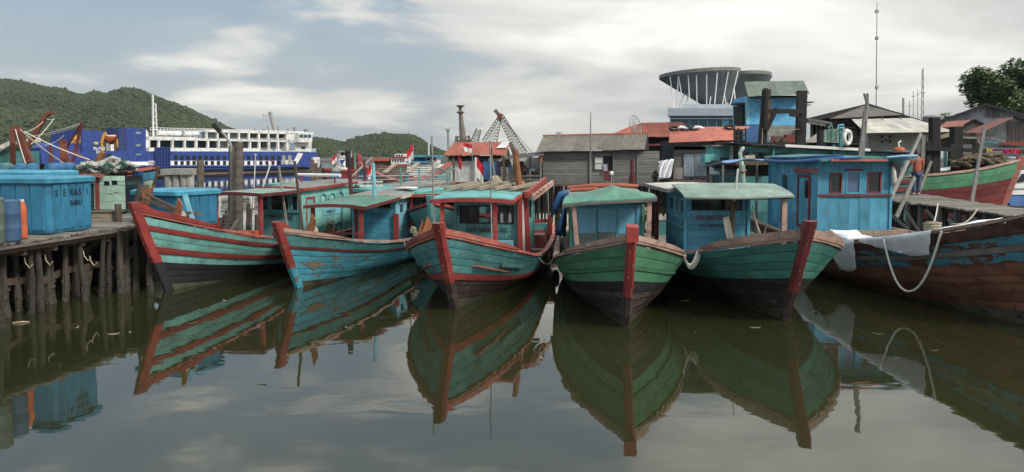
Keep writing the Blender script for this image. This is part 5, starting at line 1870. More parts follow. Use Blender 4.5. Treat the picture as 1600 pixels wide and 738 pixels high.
def ferry():
    F = Fac('car_ferry', 'long blue and white car ferry with two window rows moored below the wooded hill', 'ferry', (-61, 95), (-37, 135))
    R = F.root
    W_ = 9.0
    # hull
    F.poly('hull', [(62, 231), (66, 256), (100, 262), (190, 264), (300, 265.5), (430, 263.5), (486, 262), (497, 238), (470, 237), (230, 236.5), (140, 236), (128, 240), (112, 224), (85, 223)], 0, W_, 'ferry_blue')
    F.poly('boot_top', [(110, 262), (108, 272), (300, 271.5), (478, 267.5), (486, 262), (430, 263.5), (300, 265.5), (190, 264)], .3, W_ - .3, 'black_hull')
    F.poly('keel_band', [(60, 280), (62, 285), (300, 276.5), (478, 270), (479, 267.2), (300, 271.2), (108, 271.5)], .25, W_ - .25, 'ferry_pink')
    F.box('belting', 190, 258.5, 482, 261, -.25, 0, 'ferry_blue')
    # white band with lower windows in it
    F.box('white_band', 232, 251.5, 432, 259, -.05, .02, 'ferry_white')
    F.box('white_band', 440, 250.5, 457, 257, -.05, .02, 'ferry_white')
    F.poly('white_band', [(456, 257), (464, 257), (474, 240), (466, 239)], -.05, .02, 'ferry_white')
    F.box('white_band', 180, 253, 243, 259, -.05, .02, 'ferry_white')
    n = 18
    for i in range(n):
        px = 272.5 + (434 - 272.5) * i / (n - 1)
        w_ = 5.2 - .8 * i / n
        for y0, y1 in ((243.2, 249.6), (251.8, 257.9)):
            F.box('window', px, y0 - .0, px + w_, y1, -.09, .1, 'pane_dark')
    for px in (441, 450.5):
        F.box('window', px, 243, px + 5, 256.5, -.09, .1, 'cement')
    # lattice door
    F.box('lattice_back', 243, 231, 266, 266, -.3, -.08, 'ferry_navy')
    m = MB()
    for k in range(6):
        F.bar('', (243.5 + 4.4 * k, 231), (243.5 + 4.4 * k, 266), .13, None, -.42, mb=m)
    m.build('lattice_bar', 'ferry_blue', R)
    m = MB()
    for k in range(8):
        F.bar('', (243, 231.2 + 4.9 * k), (266, 231.2 + 4.9 * k), .12, None, -.46, mb=m)
    m.build('lattice_bar', 'ferry_blue', R)
    # after blocks
    F.poly('funnel_block', [(128, 240), (128, 202.5), (162, 204.8), (160, 222), (157, 236.2), (150, 236.2)], .4, W_ - .6, 'ferry_blue')
    F.poly('funnel_block', [(198, 236.5), (198, 199.5), (228, 202), (228, 236.5)], .0, 3.4, 'ferry_blue')
    F.poly('funnel_block', [(185, 236.4), (185, 200), (198, 199.8), (198, 236.4)], .05, 3.2, 'ferry_navy')
    for (a, b, c, d_) in ((147.5, 222, 153.5, 226), (212, 206, 220, 209.5), (212, 225.5, 220, 229), (212, 240.5, 220, 243)):
        F.box('window', a, b, c, d_, -.06, .5, 'roof_white' if a < 150 else 'panel_grey')
    for a in (158, 167):
        F.box('window', a, 240, a + 7, 245.5, -.06, .3, 'pane_dark')
    F.box('aft_block', 112, 224, 128, 256, .6, 4, 'ferry_navy')
    # name on the block
    a = F.m(145, 235.3)
    text(R, 'Wira Mauli', .8, (a[0], -.06, a[1]), (1, 0, 0), (0, 0, 1), 'letter_white', sx=.46, depth=.02)
    a = F.m(150, 239.6)
    text(R, 'Jakarta', .6, (a[0], -.06, a[1]), (1, 0, 0), (0, 0, 1), 'letter_white', sx=.42, depth=.02)
    # lifeboat and davits
    x0, z0 = F.m(162, 222.5); x1, z1 = F.m(191, 213.5)
    rows = []
    for i in range(9):
        t = i / 8
        hw = .9 * (1 - abs(2 * t - 1) ** 3) + .08
        x = x0 + (x1 - x0) * t
        zb = z0 + .35 * abs(2 * t - 1) ** 2
        rows.append([(x, 1.2 + cos(a) * hw, (z1 + .2 * abs(2 * t - 1) ** 2) - max(0, sin(a)) * (z1 - zb)) for a in [pi * k / 6 for k in range(7)]])
    lb = MB().grid(rows).build('lifeboat', 'orange', R, smooth=True)
    F.box('lifeboat_cover', 165, 211, 186, 213.8, .6, 1.8, 'ferry_white', lb)
    for p in (161, 186):
        m = MB()
        for a, b in (((p, 236), (p - 3, 224)), ((p - 3, 224), (p + 1, 210)), ((p + 1, 210), (p + 5, 208))):
            F.bar('', a, b, .3, None, .3, mb=m)
        m.build('davit', 'yellow', R)
    F.box('deck_gear', 166, 224, 170, 236, .6, 1.4, 'cement'); F.box('deck_gear', 173, 226, 178, 236, .6, 1.4, 'ferry_white'); F.box('deck_gear', 180, 223, 186, 236, .7, 1.5, 'yellow')
    m = MB()
    for a, b in (((112, 228), (118, 214)), ((118, 214), (128, 216)), ((118, 221), (129, 229)), ((112, 221), (129, 222))):
        F.bar('', a, b, .5, None, 1.0, mb=m)
    m.build('deck_crane', 'yellow', R)
    # white superstructure: open galleries
    F.poly('gallery_back', [(229, 237), (229, 217), (300, 217), (300, 206), (462, 209), (462, 237)], 1.6, W_ - .8, 'ferry_white')
    F.poly('superstructure', [(228, 236.6), (228, 202), (231, 206), (233, 216.5), (233, 236.6)], 0, W_, 'ferry_white')
    F.poly('deck_band', [(228, 236.8), (228, 231), (405, 232), (405, 237), ], 0, 1.6, 'ferry_white')
    F.poly('deck_band', [(405, 237), (405, 236), (462, 236.6), (462, 237.6)], 0, 1.6, 'ferry_white')
    F.poly('deck_band', [(228, 219), (228, 213.5), (298, 214.2), (322, 217.2), (462, 219.8), (462, 222.2), (322, 220)], 0, 1.6, 'ferry_white')
    F.poly('deck_band', [(322, 206.4), (322, 203), (490, 207), (490, 210), (462, 210)], 0, W_, 'ferry_white')
    pil_low = [232, 247.5, 269, 288, 306, 324.5, 341, 358, 374, 390, 404.5, 419.5, 434, 448]
    for k, px in enumerate(pil_low):
        F.box('pillar', px, 218.5, px + 2.6, 233 if px < 404 else 237, .0, .4, 'ferry_white')
    for px in (322.5, 339.5, 357, 373, 388.5, 404, 419, 433.2, 447.5):
        F.box('pillar', px, 205, px + 2.2, 219, .0, .4, 'ferry_white')
    # glazing and dark openings behind the galleries
    for a, b in zip(pil_low[:-1], pil_low[1:]):
        F.box('window', a + 3.4, 219.6, b - .6, 231, 1.2, 1.58, RND.choice(['pane_dark', 'pane_dark', 'pane_blue', 'panel_grey']))
    ups = [300, 322.5, 339.5, 357, 373, 388.5, 404, 419, 433.2, 447.5]
    for k, (a, b) in enumerate(zip(ups[:-1], ups[1:])):
        F.box('window', a + 2.6, 207, b - .6, 215.5 + k * .2, 1.2, 1.58, 'panel_grey' if k in (0, 1, 3, 4) else 'pane_dark')
    for a, b in zip(ups[1:-1], ups[2:]):
        F.box('rail_panel', a + 2.4, 215.8, b - .2, 218.6, .2, .3, 'cement')
    # bow block and bridge wing
    F.box('superstructure', 449.7, 208, 487, 238, 0, W_, 'ferry_white')
    F.box('window', 452, 223, 461, 235, -.05, .1, 'panel_grey')
    F.box('bridge_wing', 467, 208.5, 488, 222.5, -1.2, 0, 'ferry_white')
    for k in range(3):
        F.box('window', 468.5 + 6.3 * k, 210.5, 473.5 + 6.3 * k, 215.2, -1.28, -1.1, 'pane_blue')
    F.box('window', 471, 229, 477, 233, -.06, .2, 'pane_dark')
    m = MB()
    for k in range(7):
        F.bar('', (486 + 1.2 * k, 233), (486 + 1.2 * k, 238), .08, None, .2, mb=m)
    F.bar('', (485, 233), (494, 233), .1, None, .2, mb=m)
    m.build('railing', 'steel_white', R)
    # top deck things
    for k in range(5):
        x, z = F.m(262 + 12 * k + (4 if k > 2 else 0), 207.8 + .3 * k)
        MB().tube([(x - .6, 1.5, z), (x + .6, 1.5, z)], .35, 10).build('raft_canister', 'ferry_white', R)
    m = MB()
    for k in range(46):
        px = 235 + 5.3 * k
        yt = 199.5 + (px - 235) * .026
        F.bar('', (px, yt), (px, yt + 5.5), .07, None, 2.4, mb=m)
    F.bar('', (235, 199.5), (475, 205.7), .08, None, 2.4, mb=m)
    F.bar('', (235, 202.5), (475, 208.2), .07, None, 2.4, mb=m)
    m.build('railing', 'steel_white', R)
    F.box('deck_house', 268, 201, 296, 213, 3, 6, 'panel_grey')
    F.box('deck_house', 236, 206.5, 262, 216, 3, 6, 'cement')
    for px, h in ((250, 5), (283, 6), (303, 8), (412, 6), (452, 7), (461, 9), (478, 6), (399, 6)):
        F.box('vent', px, 208 - h, px + 3, 209, 2.6, 3.2, 'steel')
    # masts
    m = MB()
    for a, b, w_ in (((239.5, 214), (238.6, 148), .22), ((245.5, 214), (243, 162), .16), ((238.8, 162), (243, 163), .1), ((239, 172), (243.5, 173), .1), ((239, 182), (244, 183), .1), ((239.2, 192), (244.5, 193), .1), ((239.4, 202), (245, 203), .1)):
        F.bar('', a, b, w_, None, 2.0, mb=m)
    m.build('mast', 'steel_white', R)
    m = MB()
    for a, b, w_ in (((429.5, 206), (421.5, 175), .45), ((421.5, 182), (412, 180.5), .14), ((424, 191), (416, 190), .14), ((427, 190), (432, 190), .12), ((422.5, 179), (427, 179), .14), ((426, 184), (430, 184), .12), ((420, 206), (419, 197), .2), ((436, 206), (435, 197), .3), ((412, 182), (412, 179), .2)):
        F.bar('', a, b, w_, None, 3.0, mb=m)
    m.build('mast', 'steel', R)


ferry()


# ------------------------------------------------------------------ boats and huts in the middle distance
def plain_boat(label, px, Y, aft, H, strakes, rail, name='moored_boat', deck='wood_deck', group='boats moored in the second row'):
    p = P(px, 240, Y)
    return make_boat(name, label, 'boat', (p.x, Y), aft, H, strakes, rail, strakes[-1][1], deck=deck, group=group, cap_w=.2, cap_h=.09, shell='wood_brown')


def middle():
    # long teal roofed boat behind the KM NORA boat
    H = Hull(L=9, B=2.8, zb=1.5, zm=.9, zs=1.1, rake=.8)
    b = plain_boat('teal roofed boat with net hoops and blue bucket, behind the KM NORA boat', 742, 23.5, radians(-58), H, [(0,), (.5, 'black_hull'), (.98, 'teal', 0, 3)], 'teal')
    cabin_box(b, -1.1, 1.1, 1.9, 7.0, .8, 1.95, 'teal', 'teal', left_holes=[(.3, .8, 1.2, 1.7), (1.6, 2.2, 1.1, 1.8), (3.1, 3.6, 1.2, 1.7)], right_holes=[(.5, 1.0, 1.2, 1.7)], ph=.25, side_ph=.22)
    arch_roof(b, -1.4, 1.4, [1.2, 3, 5, 8.2], [1.98, 2.02, 2.04, 2.1], .05, 'teal', .09, edge='teal')
    for y in (2.2, 4.0, 5.8, 7.6):
        MB().beam((-1.2, y, 2.12), (1.2, y, 2.16), .16, .03).build('roof_board', 'wood_deck', b)
    c = L2W(b, (.2, 6.4, 2.2))
    t = thing('bucket', 'blue bucket of net floats on the teal roof', 'bucket', c)
    MB().lathe([(.17, 0), (.21, .3), (.22, .3)], 14).build('tub', 'tarp_blue', t)
    MB().tube([(-.1, 0, .3), (.1, .05, .42), (.2, 0, .6)], [.1, .14, .05], 7).build('net', 'net_white', t, smooth=True)
    # wire hoop trap
    t = thing('hoop_trap', 'grey wire hoop trap standing on the teal roof', 'trap', L2W(b, (.3, 7.4, 2.1)))
    for px0, px1 in ((668, 702), (695, 716)):
        Yt = 26
        m = MB()
        a, q = P(px0, 284, Yt), P(px1, 263, Yt)
        for k in range(5):
            f = k / 4
            m.tube([Vector((a.x + (q.x - a.x) * (.5 + (.5 - .1 * f) * cos(pi * i / 10 + pi)), Yt + .2 * k, a.z + (q.z - a.z) * (1 - .12 * f) * sin(pi * i / 10) ** .6)) for i in range(11)], .012, 4)
        for k in range(6):
            z = a.z + (q.z - a.z) * k / 6
            m.tube([(a.x + .05, Yt, z), (q.x - .05, Yt, z)], .008, 4)
        m.build('hoop', 'steel', t, world=True)
    # broad bow-on boat with red V rails
    H = Hull(L=9, B=3.2, zb=2.1, zm=1.7, zs=1.9, rake=.6, pg=.3, taper=.1, ww=.9)
    p = P(636, 283, 31)
    b = make_boat('moored_boat', 'broad boat with red curved rails and a planked deck, seen end on', 'boat', (p.x, 31), radians(-11), H, [(0,), (.55, 'black_hull', 0, 2), (.98, 'deep_blue', 0, 3)], 'rail_red', 'deep_blue', group='boats moored in the second row', cap_w=.25, cap_h=.1)
    for sd_ in (-1, 1):
        pts = [(sd_ * (.25 + 1.75 * (i / 8)), -.1 + .25 * i, 2.0 + .75 * (i / 8) ** 1.6) for i in range(9)]
        m = MB()
        for a, q in zip(pts[:-1], pts[1:]):
            m.beam(a, q, .16, .22, up=(0, 1, .2))
        m.build('bow_rail', 'rail_red', b)
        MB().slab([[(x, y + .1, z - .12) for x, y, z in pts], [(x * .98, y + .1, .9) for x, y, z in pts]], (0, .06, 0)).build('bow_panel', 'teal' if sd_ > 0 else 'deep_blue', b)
    for k in range(7):
        MB().beam((-1.5 + .06 * k, 1.0 + .45 * k, 2.05 + .09 * k), (1.5, 1.2 + .45 * k, 2.05 + .09 * k), .26, .04).build('deck_board', RND.choice(['wood_deck', 'wood_grey_x', 'roof_green']), b)
    for x in (-.9, .1, 1.0):
        MB().beam((x, 1.6, 2.35), (x + .6, 3.6, 2.75), .2, .06).build('spar', 'wood_pale', b)
    for k in range(4):
        MB().torus((-.1 + .05 * k, 1.2 + .1 * k, 2.2), .3, .03, axis=(0, .4, 1), n=12, m=4).build('rope_coil', 'rope', b)
    # posts and rails by boat two's roof: dark frame
    # low red boat with white bridge, far
    F = Fac('work_boat', 'dark red work boat with white bridge and red funnels behind the flags', 'work boat', (P(496, 270, 70).x, 70), (P(592, 270, 72).x, 72), 'far boats across the basin')
    F.poly('hull', [(512, 284), (508, 264), (528, 266), (560, 266), (592, 263), (590, 284)], 0, 5, 'red_dark')
    F.poly('bulwark', [(505, 262.5), (508, 266), (528, 268.5), (560, 268), (592, 265.5), (592, 263), (560, 265.2), (528, 265.5)], -.12, 0, 'red')
    F.box('bridge', 530, 248, 546, 265, 1, 4, 'ferry_white')
    F.box('bridge', 531, 237, 550, 246, 1.2, 3.6, 'ferry_white')
    F.box('bridge_roof', 529, 236, 551, 237.6, .8, 4, 'cement')
    for k in range(3):
        F.box('window', 533 + 5.5 * k, 239, 537 + 5.5 * k, 243, 1.1, 1.3, 'pane_dark')
    F.poly('emblem', [(531, 250), (540, 249), (535, 257), (538, 261), (533, 259)], .95, 1.0, 'ferry_blue')
    for px in (551, 563):
        F.poly('funnel', [(px - 3, 265), (px - 4, 243), (px - 1, 240), (px + 2, 243), (px + 4, 265)], 1.5, 2.6, 'red')
    F.bar('post', (555, 264), (554, 239), .25, 'roof_green', 1.2)
    for px in (488, 493, 500):
        F.bar('bollard_pole', (px, 285), (px, 250 + (px - 488)), .3, 'wood_brown', -2)
    m = MB()
    F.bar('', (497, 250), (530, 249), .05, None, 1, mb=m); F.bar('', (497, 250), (497, 263), .08, None, 1, mb=m); F.bar('', (520, 243), (520, 264), .08, None, 1, mb=m)
    m.build('rigging', 'steel', F.root)
    F.box('wheelhouse', 489, 246, 500, 262, 2, 4, 'ferry_white')
    F.box('deck_gear', 503, 256, 520, 263, 1, 3, 'panel_grey')
    # orange decked barge + white bridge boat
    F = Fac('work_boat', 'small white bridge boat with red deck lines before the low hill', 'work boat', (P(575, 270, 85).x, 85), (P(640, 270, 85).x, 85), 'far boats across the basin')
    F.poly('hull', [(584, 282), (582, 260), (640, 258), (640, 282)], 0, 5, 'red_dark')
    F.box('bridge', 611, 246, 633, 258, .5, 4, 'ferry_white')
    F.box('bridge', 617, 240.5, 631, 246, 1, 3.5, 'ferry_white')
    F.box('roof_line', 610, 245, 634, 246.6, .3, 4.2, 'red'); F.box('deck_line', 610, 257, 635, 259, .2, 4, 'red')
    for k in range(5):
        F.box('window', 613 + 4 * k, 249, 615.2 + 4 * k, 253, .45, .6, 'pane_dark')
    for k in range(3):
        F.box('window', 619 + 4 * k, 241.8, 621.4 + 4 * k, 244.4, .95, 1.1, 'pane_dark')
    F.poly('deck_frame', [(580, 262), (582, 251), (610, 249.5), (610, 262)], 1.5, 3.5, 'wood_brown')
    for k in range(4):
        F.box('cargo', 582 + 7 * k, 248, 588 + 7 * k, 252, 1.2, 2, 'orange')
    # blue roofed passenger boat
    F = Fac('passenger_boat', 'blue and white passenger boat with flat blue roof beside the red roofed hut', 'passenger boat', (P(634, 270, 62).x, 62), (P(692, 270, 62).x, 62), 'far boats across the basin')
    F.box('hull', 636, 258, 688, 280, 0, 4, 'ferry_white')
    F.box('deck_house', 637, 246, 664, 256, .4, 3.5, 'wall_deep'); F.box('deck_house', 664, 246, 683, 256, .6, 3.5, 'ferry_white')
    F.box('roof', 640, 243.2, 686, 245.8, -.3, 4, 'cabin_blue'); F.box('deck_band', 634, 252, 668, 255, -.2, .39, 'cabin_blue')
    for k in range(2):
        F.box('window', 667 + 8 * k, 247.4, 672 + 8 * k, 250.8, .5, .7, 'pane_dark')
    F.box('window', 674, 258, 678, 262, -.06, .1, 'pane_dark')
    F.bar('mast', (670, 244), (670, 223), .1, 'steel_white', 1.5)
    # teal and blue clutter roofs between boats one and two
    H = Hull(L=8, B=2.4, zb=1.6, zm=1.0, zs=1.1, rake=.7)
    b = plain_boat('blue boat with red roof edge half hidden between the two left cabins', 556, 26, radians(20), H, [(0,), (.5, 'red_dark', 0, 2), (.98, 'deep_blue', 0, 2)], 'red')
    cabin_box(b, -.9, .9, 2.2, 5.4, .8, 1.9, 'deep_blue', 'cabin_blue', front_holes=[(.3, 1.5, 1.35, 1.8)], ph=.2)
    arch_roof(b, -1.1, 1.1, [1.6, 3, 6], [1.95, 1.97, 2.02], .06, 'roof_grey', .05, edge='rail_red')
    H = Hull(L=8, B=2.5, zb=1.7, zm=1.0, zs=1.1, rake=.7)
    b = plain_boat('teal boat with red trimmed roof between the peeling blue boat and the KM NORA boat', 672, 21.5, radians(6), H, [(0,), (.5, 'red_dark', 0, 2), (.98, 'teal', 0, 2)], 'red')
    cabin_box(b, -.9, .9, 2.0, 5.0, .7, 1.85, 'teal', 'teal', front_holes=[(.2, .8, 1.1, 1.7), (1.0, 1.6, 1.1, 1.7)], ph=.2)
    arch_roof(b, -1.15, 1.1, [1.2, 3, 6], [1.92, 1.95, 2.0], .04, 'roof_green', .06, edge='red')
    for s in (-1, 1):
        post(b, (s * .9, 1.4, .8), (s * .9, 1.4, 1.9), .1, 'red')
    # rails above boat two's roof
    t = thing('pipe_rail', 'dark pipe rail crossing behind the grey roof of the peeling blue boat', 'rail', P(640, 285, 24))
    for y in (276, 281.5):
        MB().tube([P(560, y, 25.5), P(700, y - 2, 25.5)], .022, 5).build('rail', 'steel', t, world=True)
    for px in (556, 626, 655, 700):
        MB().tube([P(px, 300, 25.5), P(px, 263 if px in (626, 655) else 272, 25.5)], .03, 5).build('upright', 'teal', t, world=True)
    # poles and flags
    t = thing('pole', 'pale blue pole standing between the two left cabin roofs', 'pole', P(586, 312, 21.5))
    MB().tube([P(587, 330, 21.5), P(583, 255, 21.5)], [.07, .05], 8).build('pole', 'cabin_pale', t, world=True)
    MB().beam(P(560, 285, 21.5), P(598, 284, 21.5), .05, .05).build('cross_bar', 'white', t, world=True)
    MB().beam(P(562, 291, 21.5), P(598, 290, 21.5), .05, .05).build('cross_bar', 'white', t, world=True)
    t = thing('pole', 'dark red pole beside the white roof tube', 'pole', P(549, 300, 23.5))
    MB().tube([P(551, 330, 23.5), P(545, 244, 23.5)], [.06, .07], 7).build('pole', 'maroon', t, world=True)
    MB().tube([P(545, 262, 23.5), P(544, 236, 23.5)], [.10, .09], 7).build('sleeve', 'dark', t, world=True)
    t = thing('pole', 'slanted spar with white lashings rising right of the white roof tube', 'pole', P(565, 270, 27))
    MB().tube([P(540, 285, 26), P(582, 246, 27)], .035, 6).build('spar', 'wood_pale', t, world=True)
    flag(527, 240, 275, 40, 'red and white flag hanging left on a pole before the white bridge', (0, 9), h=11, left=True, droop=.9)
    flag(583, 252, 292, 26, 'red and white flag drooping from the pale blue pole', (0, 8), h=20, left=True, droop=.9)
    flag(646, 224, 262, 52, 'red and white flag flying in front of the low hill', (0, 9), h=24, left=True, droop=.6)
    flag(743, 246, 306, 22, 'red and white flag hanging on a white pole above the KM NORA boat', (0, 12), 'white', h=30, droop=.6, r=.035)
    flag(738, 226, 255, 38, 'red and white flag tilted over the red roofed hut', (0, 13), h=13, droop=-.3, left=True)
    t = thing('net_pole', 'slanted bamboo pole with a black float right of the white flag pole', 'pole', P(772, 300, 24))
    MB().tube([P(777, 300, 24), P(767, 238, 24)], .025, 6).build('stick', 'wood_pale', t, world=True)
    MB().tube([P(767, 241, 24), P(766.6, 231, 24)], .05, 6).build('float', 'dark', t, world=True)
    t = thing('net_pole', 'bundle of yellow bamboo ends leaning behind the slatted platform', 'bamboo', P(778, 296, 27))
    for k in range(4):
        MB().tube([P(770 + 2 * k, 276, 27 + .1 * k), P(776 + 5 * k, 296 - k, 26.6)], .05, 6).build('bamboo', 'wood_pale', t, world=True)


middle()


def stilts(fac, pxs, z1, rows, mat='wood_dark', r=.07, d0=.2, step=1.4, y=285):
    for j in range(rows):
        for px in pxs:
            x, _ = fac.m(px + jit(2), y, d0)
            MB().tube([(x + jit(.1), d0 + j * step, -.5), (x, d0 + j * step, z1)], r * RND.uniform(.8, 1.3), 6).build('stilt', mat, fac.root)


def red_hut():
    Y = 40
    F = Fac('stilt_hut', 'small hut with patched red sheet roof and a blue door sheet standing on stilts', 'hut', (P(700, 280, Y).x, Y), (P(800, 280, Y).x, Y), 'stilt houses along the shore')
    R = F.root
    sheets(R, P(692, 243, 39.6), P(789, 242, 39.6), P(709, 222.5, 42), P(798, 221.5, 42), 'roof_red', 7, 2, 5, .02)
    sheets(R, P(775, 231, 40.6), P(790, 231, 40.6), P(784, 222, 41.9), P(797, 221.6, 41.9), 'wall_white', 1, 1, 4, .012)
    F.box('wall', 700, 244, 763, 284, .4, .5, 'cement')
    MB().prism([P(767, 260, 40.3), P(767, 244, 40.3), P(778, 239, 40.6), P(792, 224, 42), P(797, 240, 42), P(797, 262, 42)], (0, .1, 0)).build('gable_wall', 'cement', R, world=True)
    MB().prism([P(794, 224, 41.5), P(799, 221, 41.6), P(808, 238, 41.6), P(800, 240, 41.5)], (0, .3, 0)).build('roof_end', 'roof_brown', R, world=True)
    F.box('eave_board', 702, 243.6, 784, 248, .0, .3, 'wood_dark')
    wall(R, (F.m(703, 285)[0], .1, F.m(703, 285)[1]), (1, 0, 0), F.m(747, 285)[0] - F.m(703, 285)[0], F.m(703, 285)[1], F.m(703, 252)[1], [], 'wall_white', .35, partname='front_wall', vertical=True)
    F.box('door_sheet', 754, 252, 779, 280, -.1, .0, 'tarp_blue')
    F.box('doorway', 747, 250, 755, 280, .2, .3, 'dark')
    for px in (709, 747, 787):
        F.bar('post', (px, 290), (px, 244), .12, 'wood_brown', -.2)
    F.box('deck', 696, 285, 845, 289, -.4, 4, 'wood_brown')
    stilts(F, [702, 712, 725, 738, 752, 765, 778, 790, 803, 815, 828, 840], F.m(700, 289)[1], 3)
    # lean-to beside it
    F2 = Fac('lean_to', 'open lean-to with dark sheet roof between the red roofed hut and the grey plank house', 'shed', (P(790, 280, 41).x, 41), (P(848, 280, 41).x, 41), 'stilt houses along the shore')
    sheets(F2.root, P(783, 250, 40), P(850, 243, 40), P(792, 243, 43), P(850, 237, 43), 'roof_brown', 5, 1, 5, .02)
    F2.box('back_wall', 795, 246, 848, 284, 2.6, 2.7, 'wall_white')
    for px in (789, 803, 828, 845):
        F2.bar('post', (px, 289), (px, 246), .10, 'wood_grey', 0)
    F2.box('counter', 826, 268, 846, 284, .8, 1.6, 'dark')
    F2.box('shelf', 824, 263, 836, 271, 1.2, 1.8, 'panel_grey')
    F2.box('red_box', 842, 244, 848, 253, .2, .6, 'orange')
    m = MB()
    for y in (275, 281):
        F2.bar('', (788, y), (846, y), .06, None, -.1, mb=m)
    m.build('railing', 'wood_grey_x', F2.root)
    # hanging clothes
    for k, (px, y0, y1, w_, mt, lab, Yc) in enumerate(((779, 252, 276, 7, 'cloth_dark', 'dark purple dress hanging at the corner of the red roofed hut', 39.4), (806, 253, 262, 6, 'panel_grey', 'grey shirt hanging under the lean-to', 40.6),
                                                 (797, 253, 268, 5, 'tarp_pale', 'pale blue cloth hanging beside the rusty mast', 40.8), (813, 252, 260, 5, 'jeans', 'short blue trousers hanging under the lean-to', 40.7))):
        rows = [[P(px + w_ * (i / 4 - .5) * (.7 + .4 * (j / 4)), y0 + (y1 - y0) * j / 4, Yc + .05 * sin(i * 2 + j)) for i in range(5)] for j in range(5)]
        solo(MB().slab(rows, (0, .02, 0)), 'garment', mt, lab, 'garment', 'clothes hung out to dry')
    rows = [[P(716 + 5 * i / 4, 243 + 18 * j / 4 + 1.5 * i, 39.3 + .06 * sin(i * 2 + j)) for i in range(5)] for j in range(5)]
    solo(MB().slab(rows, (0, .02, 0)), 'garment', 'flag_red', 'red cloth hanging from the left end of the hut eave', 'garment', 'clothes hung out to dry')
    # cranes, mast and lamp behind
    def lattice(t, a, b, w0, w1, n, mat, r=.06):
        a, b = Vector(a), Vector(b)
        d = (b - a).normalized()
        sx = d.cross(Vector((0, 1, 0))).normalized()
        sy = Vector((0, 1, 0))
        m = MB()
        def ring(f):
            w_ = w0 + (w1 - w0) * f
            c = a.lerp(b, f)
            return [c + sx * w_ / 2 + sy * w_ / 2, c - sx * w_ / 2 + sy * w_ / 2, c - sx * w_ / 2 - sy * w_ / 2, c + sx * w_ / 2 - sy * w_ / 2]
        for k in range(4):
            m.beam(ring(0)[k], ring(1)[k], r * 2, r * 2, up=(0, 1, 0))
        for i in range(n):
            p, q = ring(i / n), ring((i + 1) / n)
            for k in range(4):
                m.beam(p[k], q[(k + 1) % 4], r * 1.2, r * 1.2, up=(0, 1, 0))
                m.beam(p[k], p[(k + 1) % 4], r * 1.2, r * 1.2, up=(0, 1, 0))
        m.build('lattice_boom', mat, t, world=True)
    Yc = 75
    t = thing('crane', 'lattice boom crane leaning left above the lean-to roof', 'crane', (P(810, 260, Yc).x, Yc, .6), 0, 'harbour cranes behind the red roofed hut')
    lattice(t, P(816, 242, Yc), P(782, 182, Yc), 1.0, .6, 14, 'crane_grey', .045)
    MB().beam(P(783, 184, Yc), P(773, 172, Yc), .35, .35, up=(0, 1, 0)).build('boom_head', 'crane_grey', t, world=True)
    MB().box(P(777, 0, Yc).x, P(785, 0, Yc).x, Yc - .6, Yc + .6, P(0, 186, Yc).z, P(0, 178, Yc).z).build('winch', 'derrick_red', t, world=True)
    lattice(t, P(764, 224, Yc), P(781, 184, Yc), 1.5, .4, 9, 'crane_grey', .03)
    for a, b in (((782, 182), (833, 240)), ((783, 183), (827, 240)), ((781, 184), (756, 224))):
        MB().tube([P(*a, Yc), P(*b, Yc + 4)], .04, 4).build('stay', 'steel', t, world=True)
    MB().box(P(800, 0, Yc).x, P(832, 0, Yc).x, Yc - 1.5, Yc + 2, .8, P(0, 240, Yc).z).build('cab', 'crane_grey', t, world=True)
    t = thing('crane', 'short dark lattice jib over the middle of the red sheet roof', 'crane', (P(745, 260, 78).x, 78, .6), 0, 'harbour cranes behind the red roofed hut')
    lattice(t, P(739, 230, 78), P(748, 202, 78), .9, .5, 7, 'crane_grey', .04)
    MB().box(P(730, 0, 78).x, P(748, 0, 78).x, 77, 80, .8, P(0, 228, 78).z).build('cab', 'crane_grey', t, world=True)
    t = thing('mast_tower', 'tapering grey mast tower with two platforms left of the cranes', 'tower', (P(724, 260, 80).x, 80, .6))
    lattice(t, P(724, 245, 80), P(723, 213, 80), 1.9, 1.3, 4, 'crane_grey', .12)
    MB().tube([P(724, 230, 80), P(723, 213, 80), P(720.5, 187, 80), P(719, 167, 80)], [.42, .36, .24, .18], 8).build('column', 'crane_grey', t, world=True)
    for y in (178, 168):
        q = P(719.5, y, 80)
        MB().lathe([(.2, 0), (.45, .12), (.45, .22)], 10, tuple(q)).build('platform', 'crane_grey', t, world=True)
    t = thing('street_lamp', 'tall grey lamp post rising left of the red roofed hut', 'lamp', (P(701, 260, 60).x, 60, .6))
    MB().tube([P(701.5, 260, 60), P(700, 204, 60)], [.11, .08], 7).build('pole', 'steel', t, world=True)
    MB().beam(P(696.5, 203.5, 60), P(702.5, 203, 60), .3, .18).build('lamp_head', 'steel', t, world=True)
    # satellite frame aerial over grey roof
    t = thing('aerial', 'small television aerial over the left of the grey sheet roof', 'aerial', P(875, 215, 44))
    MB().tube([P(873, 215, 44), P(873, 207, 44)], .03, 5).build('mast', 'steel', t, world=True)
    for k in range(4):
        MB().tube([P(869 + 2.6 * k, 206, 44), P(869 + 2.6 * k, 210, 44)], .015, 4).build('rod', 'steel', t, world=True)
    MB().tube([P(868, 208, 44), P(879, 208, 44)], .02, 4).build('boom', 'steel', t, world=True)


red_hut()


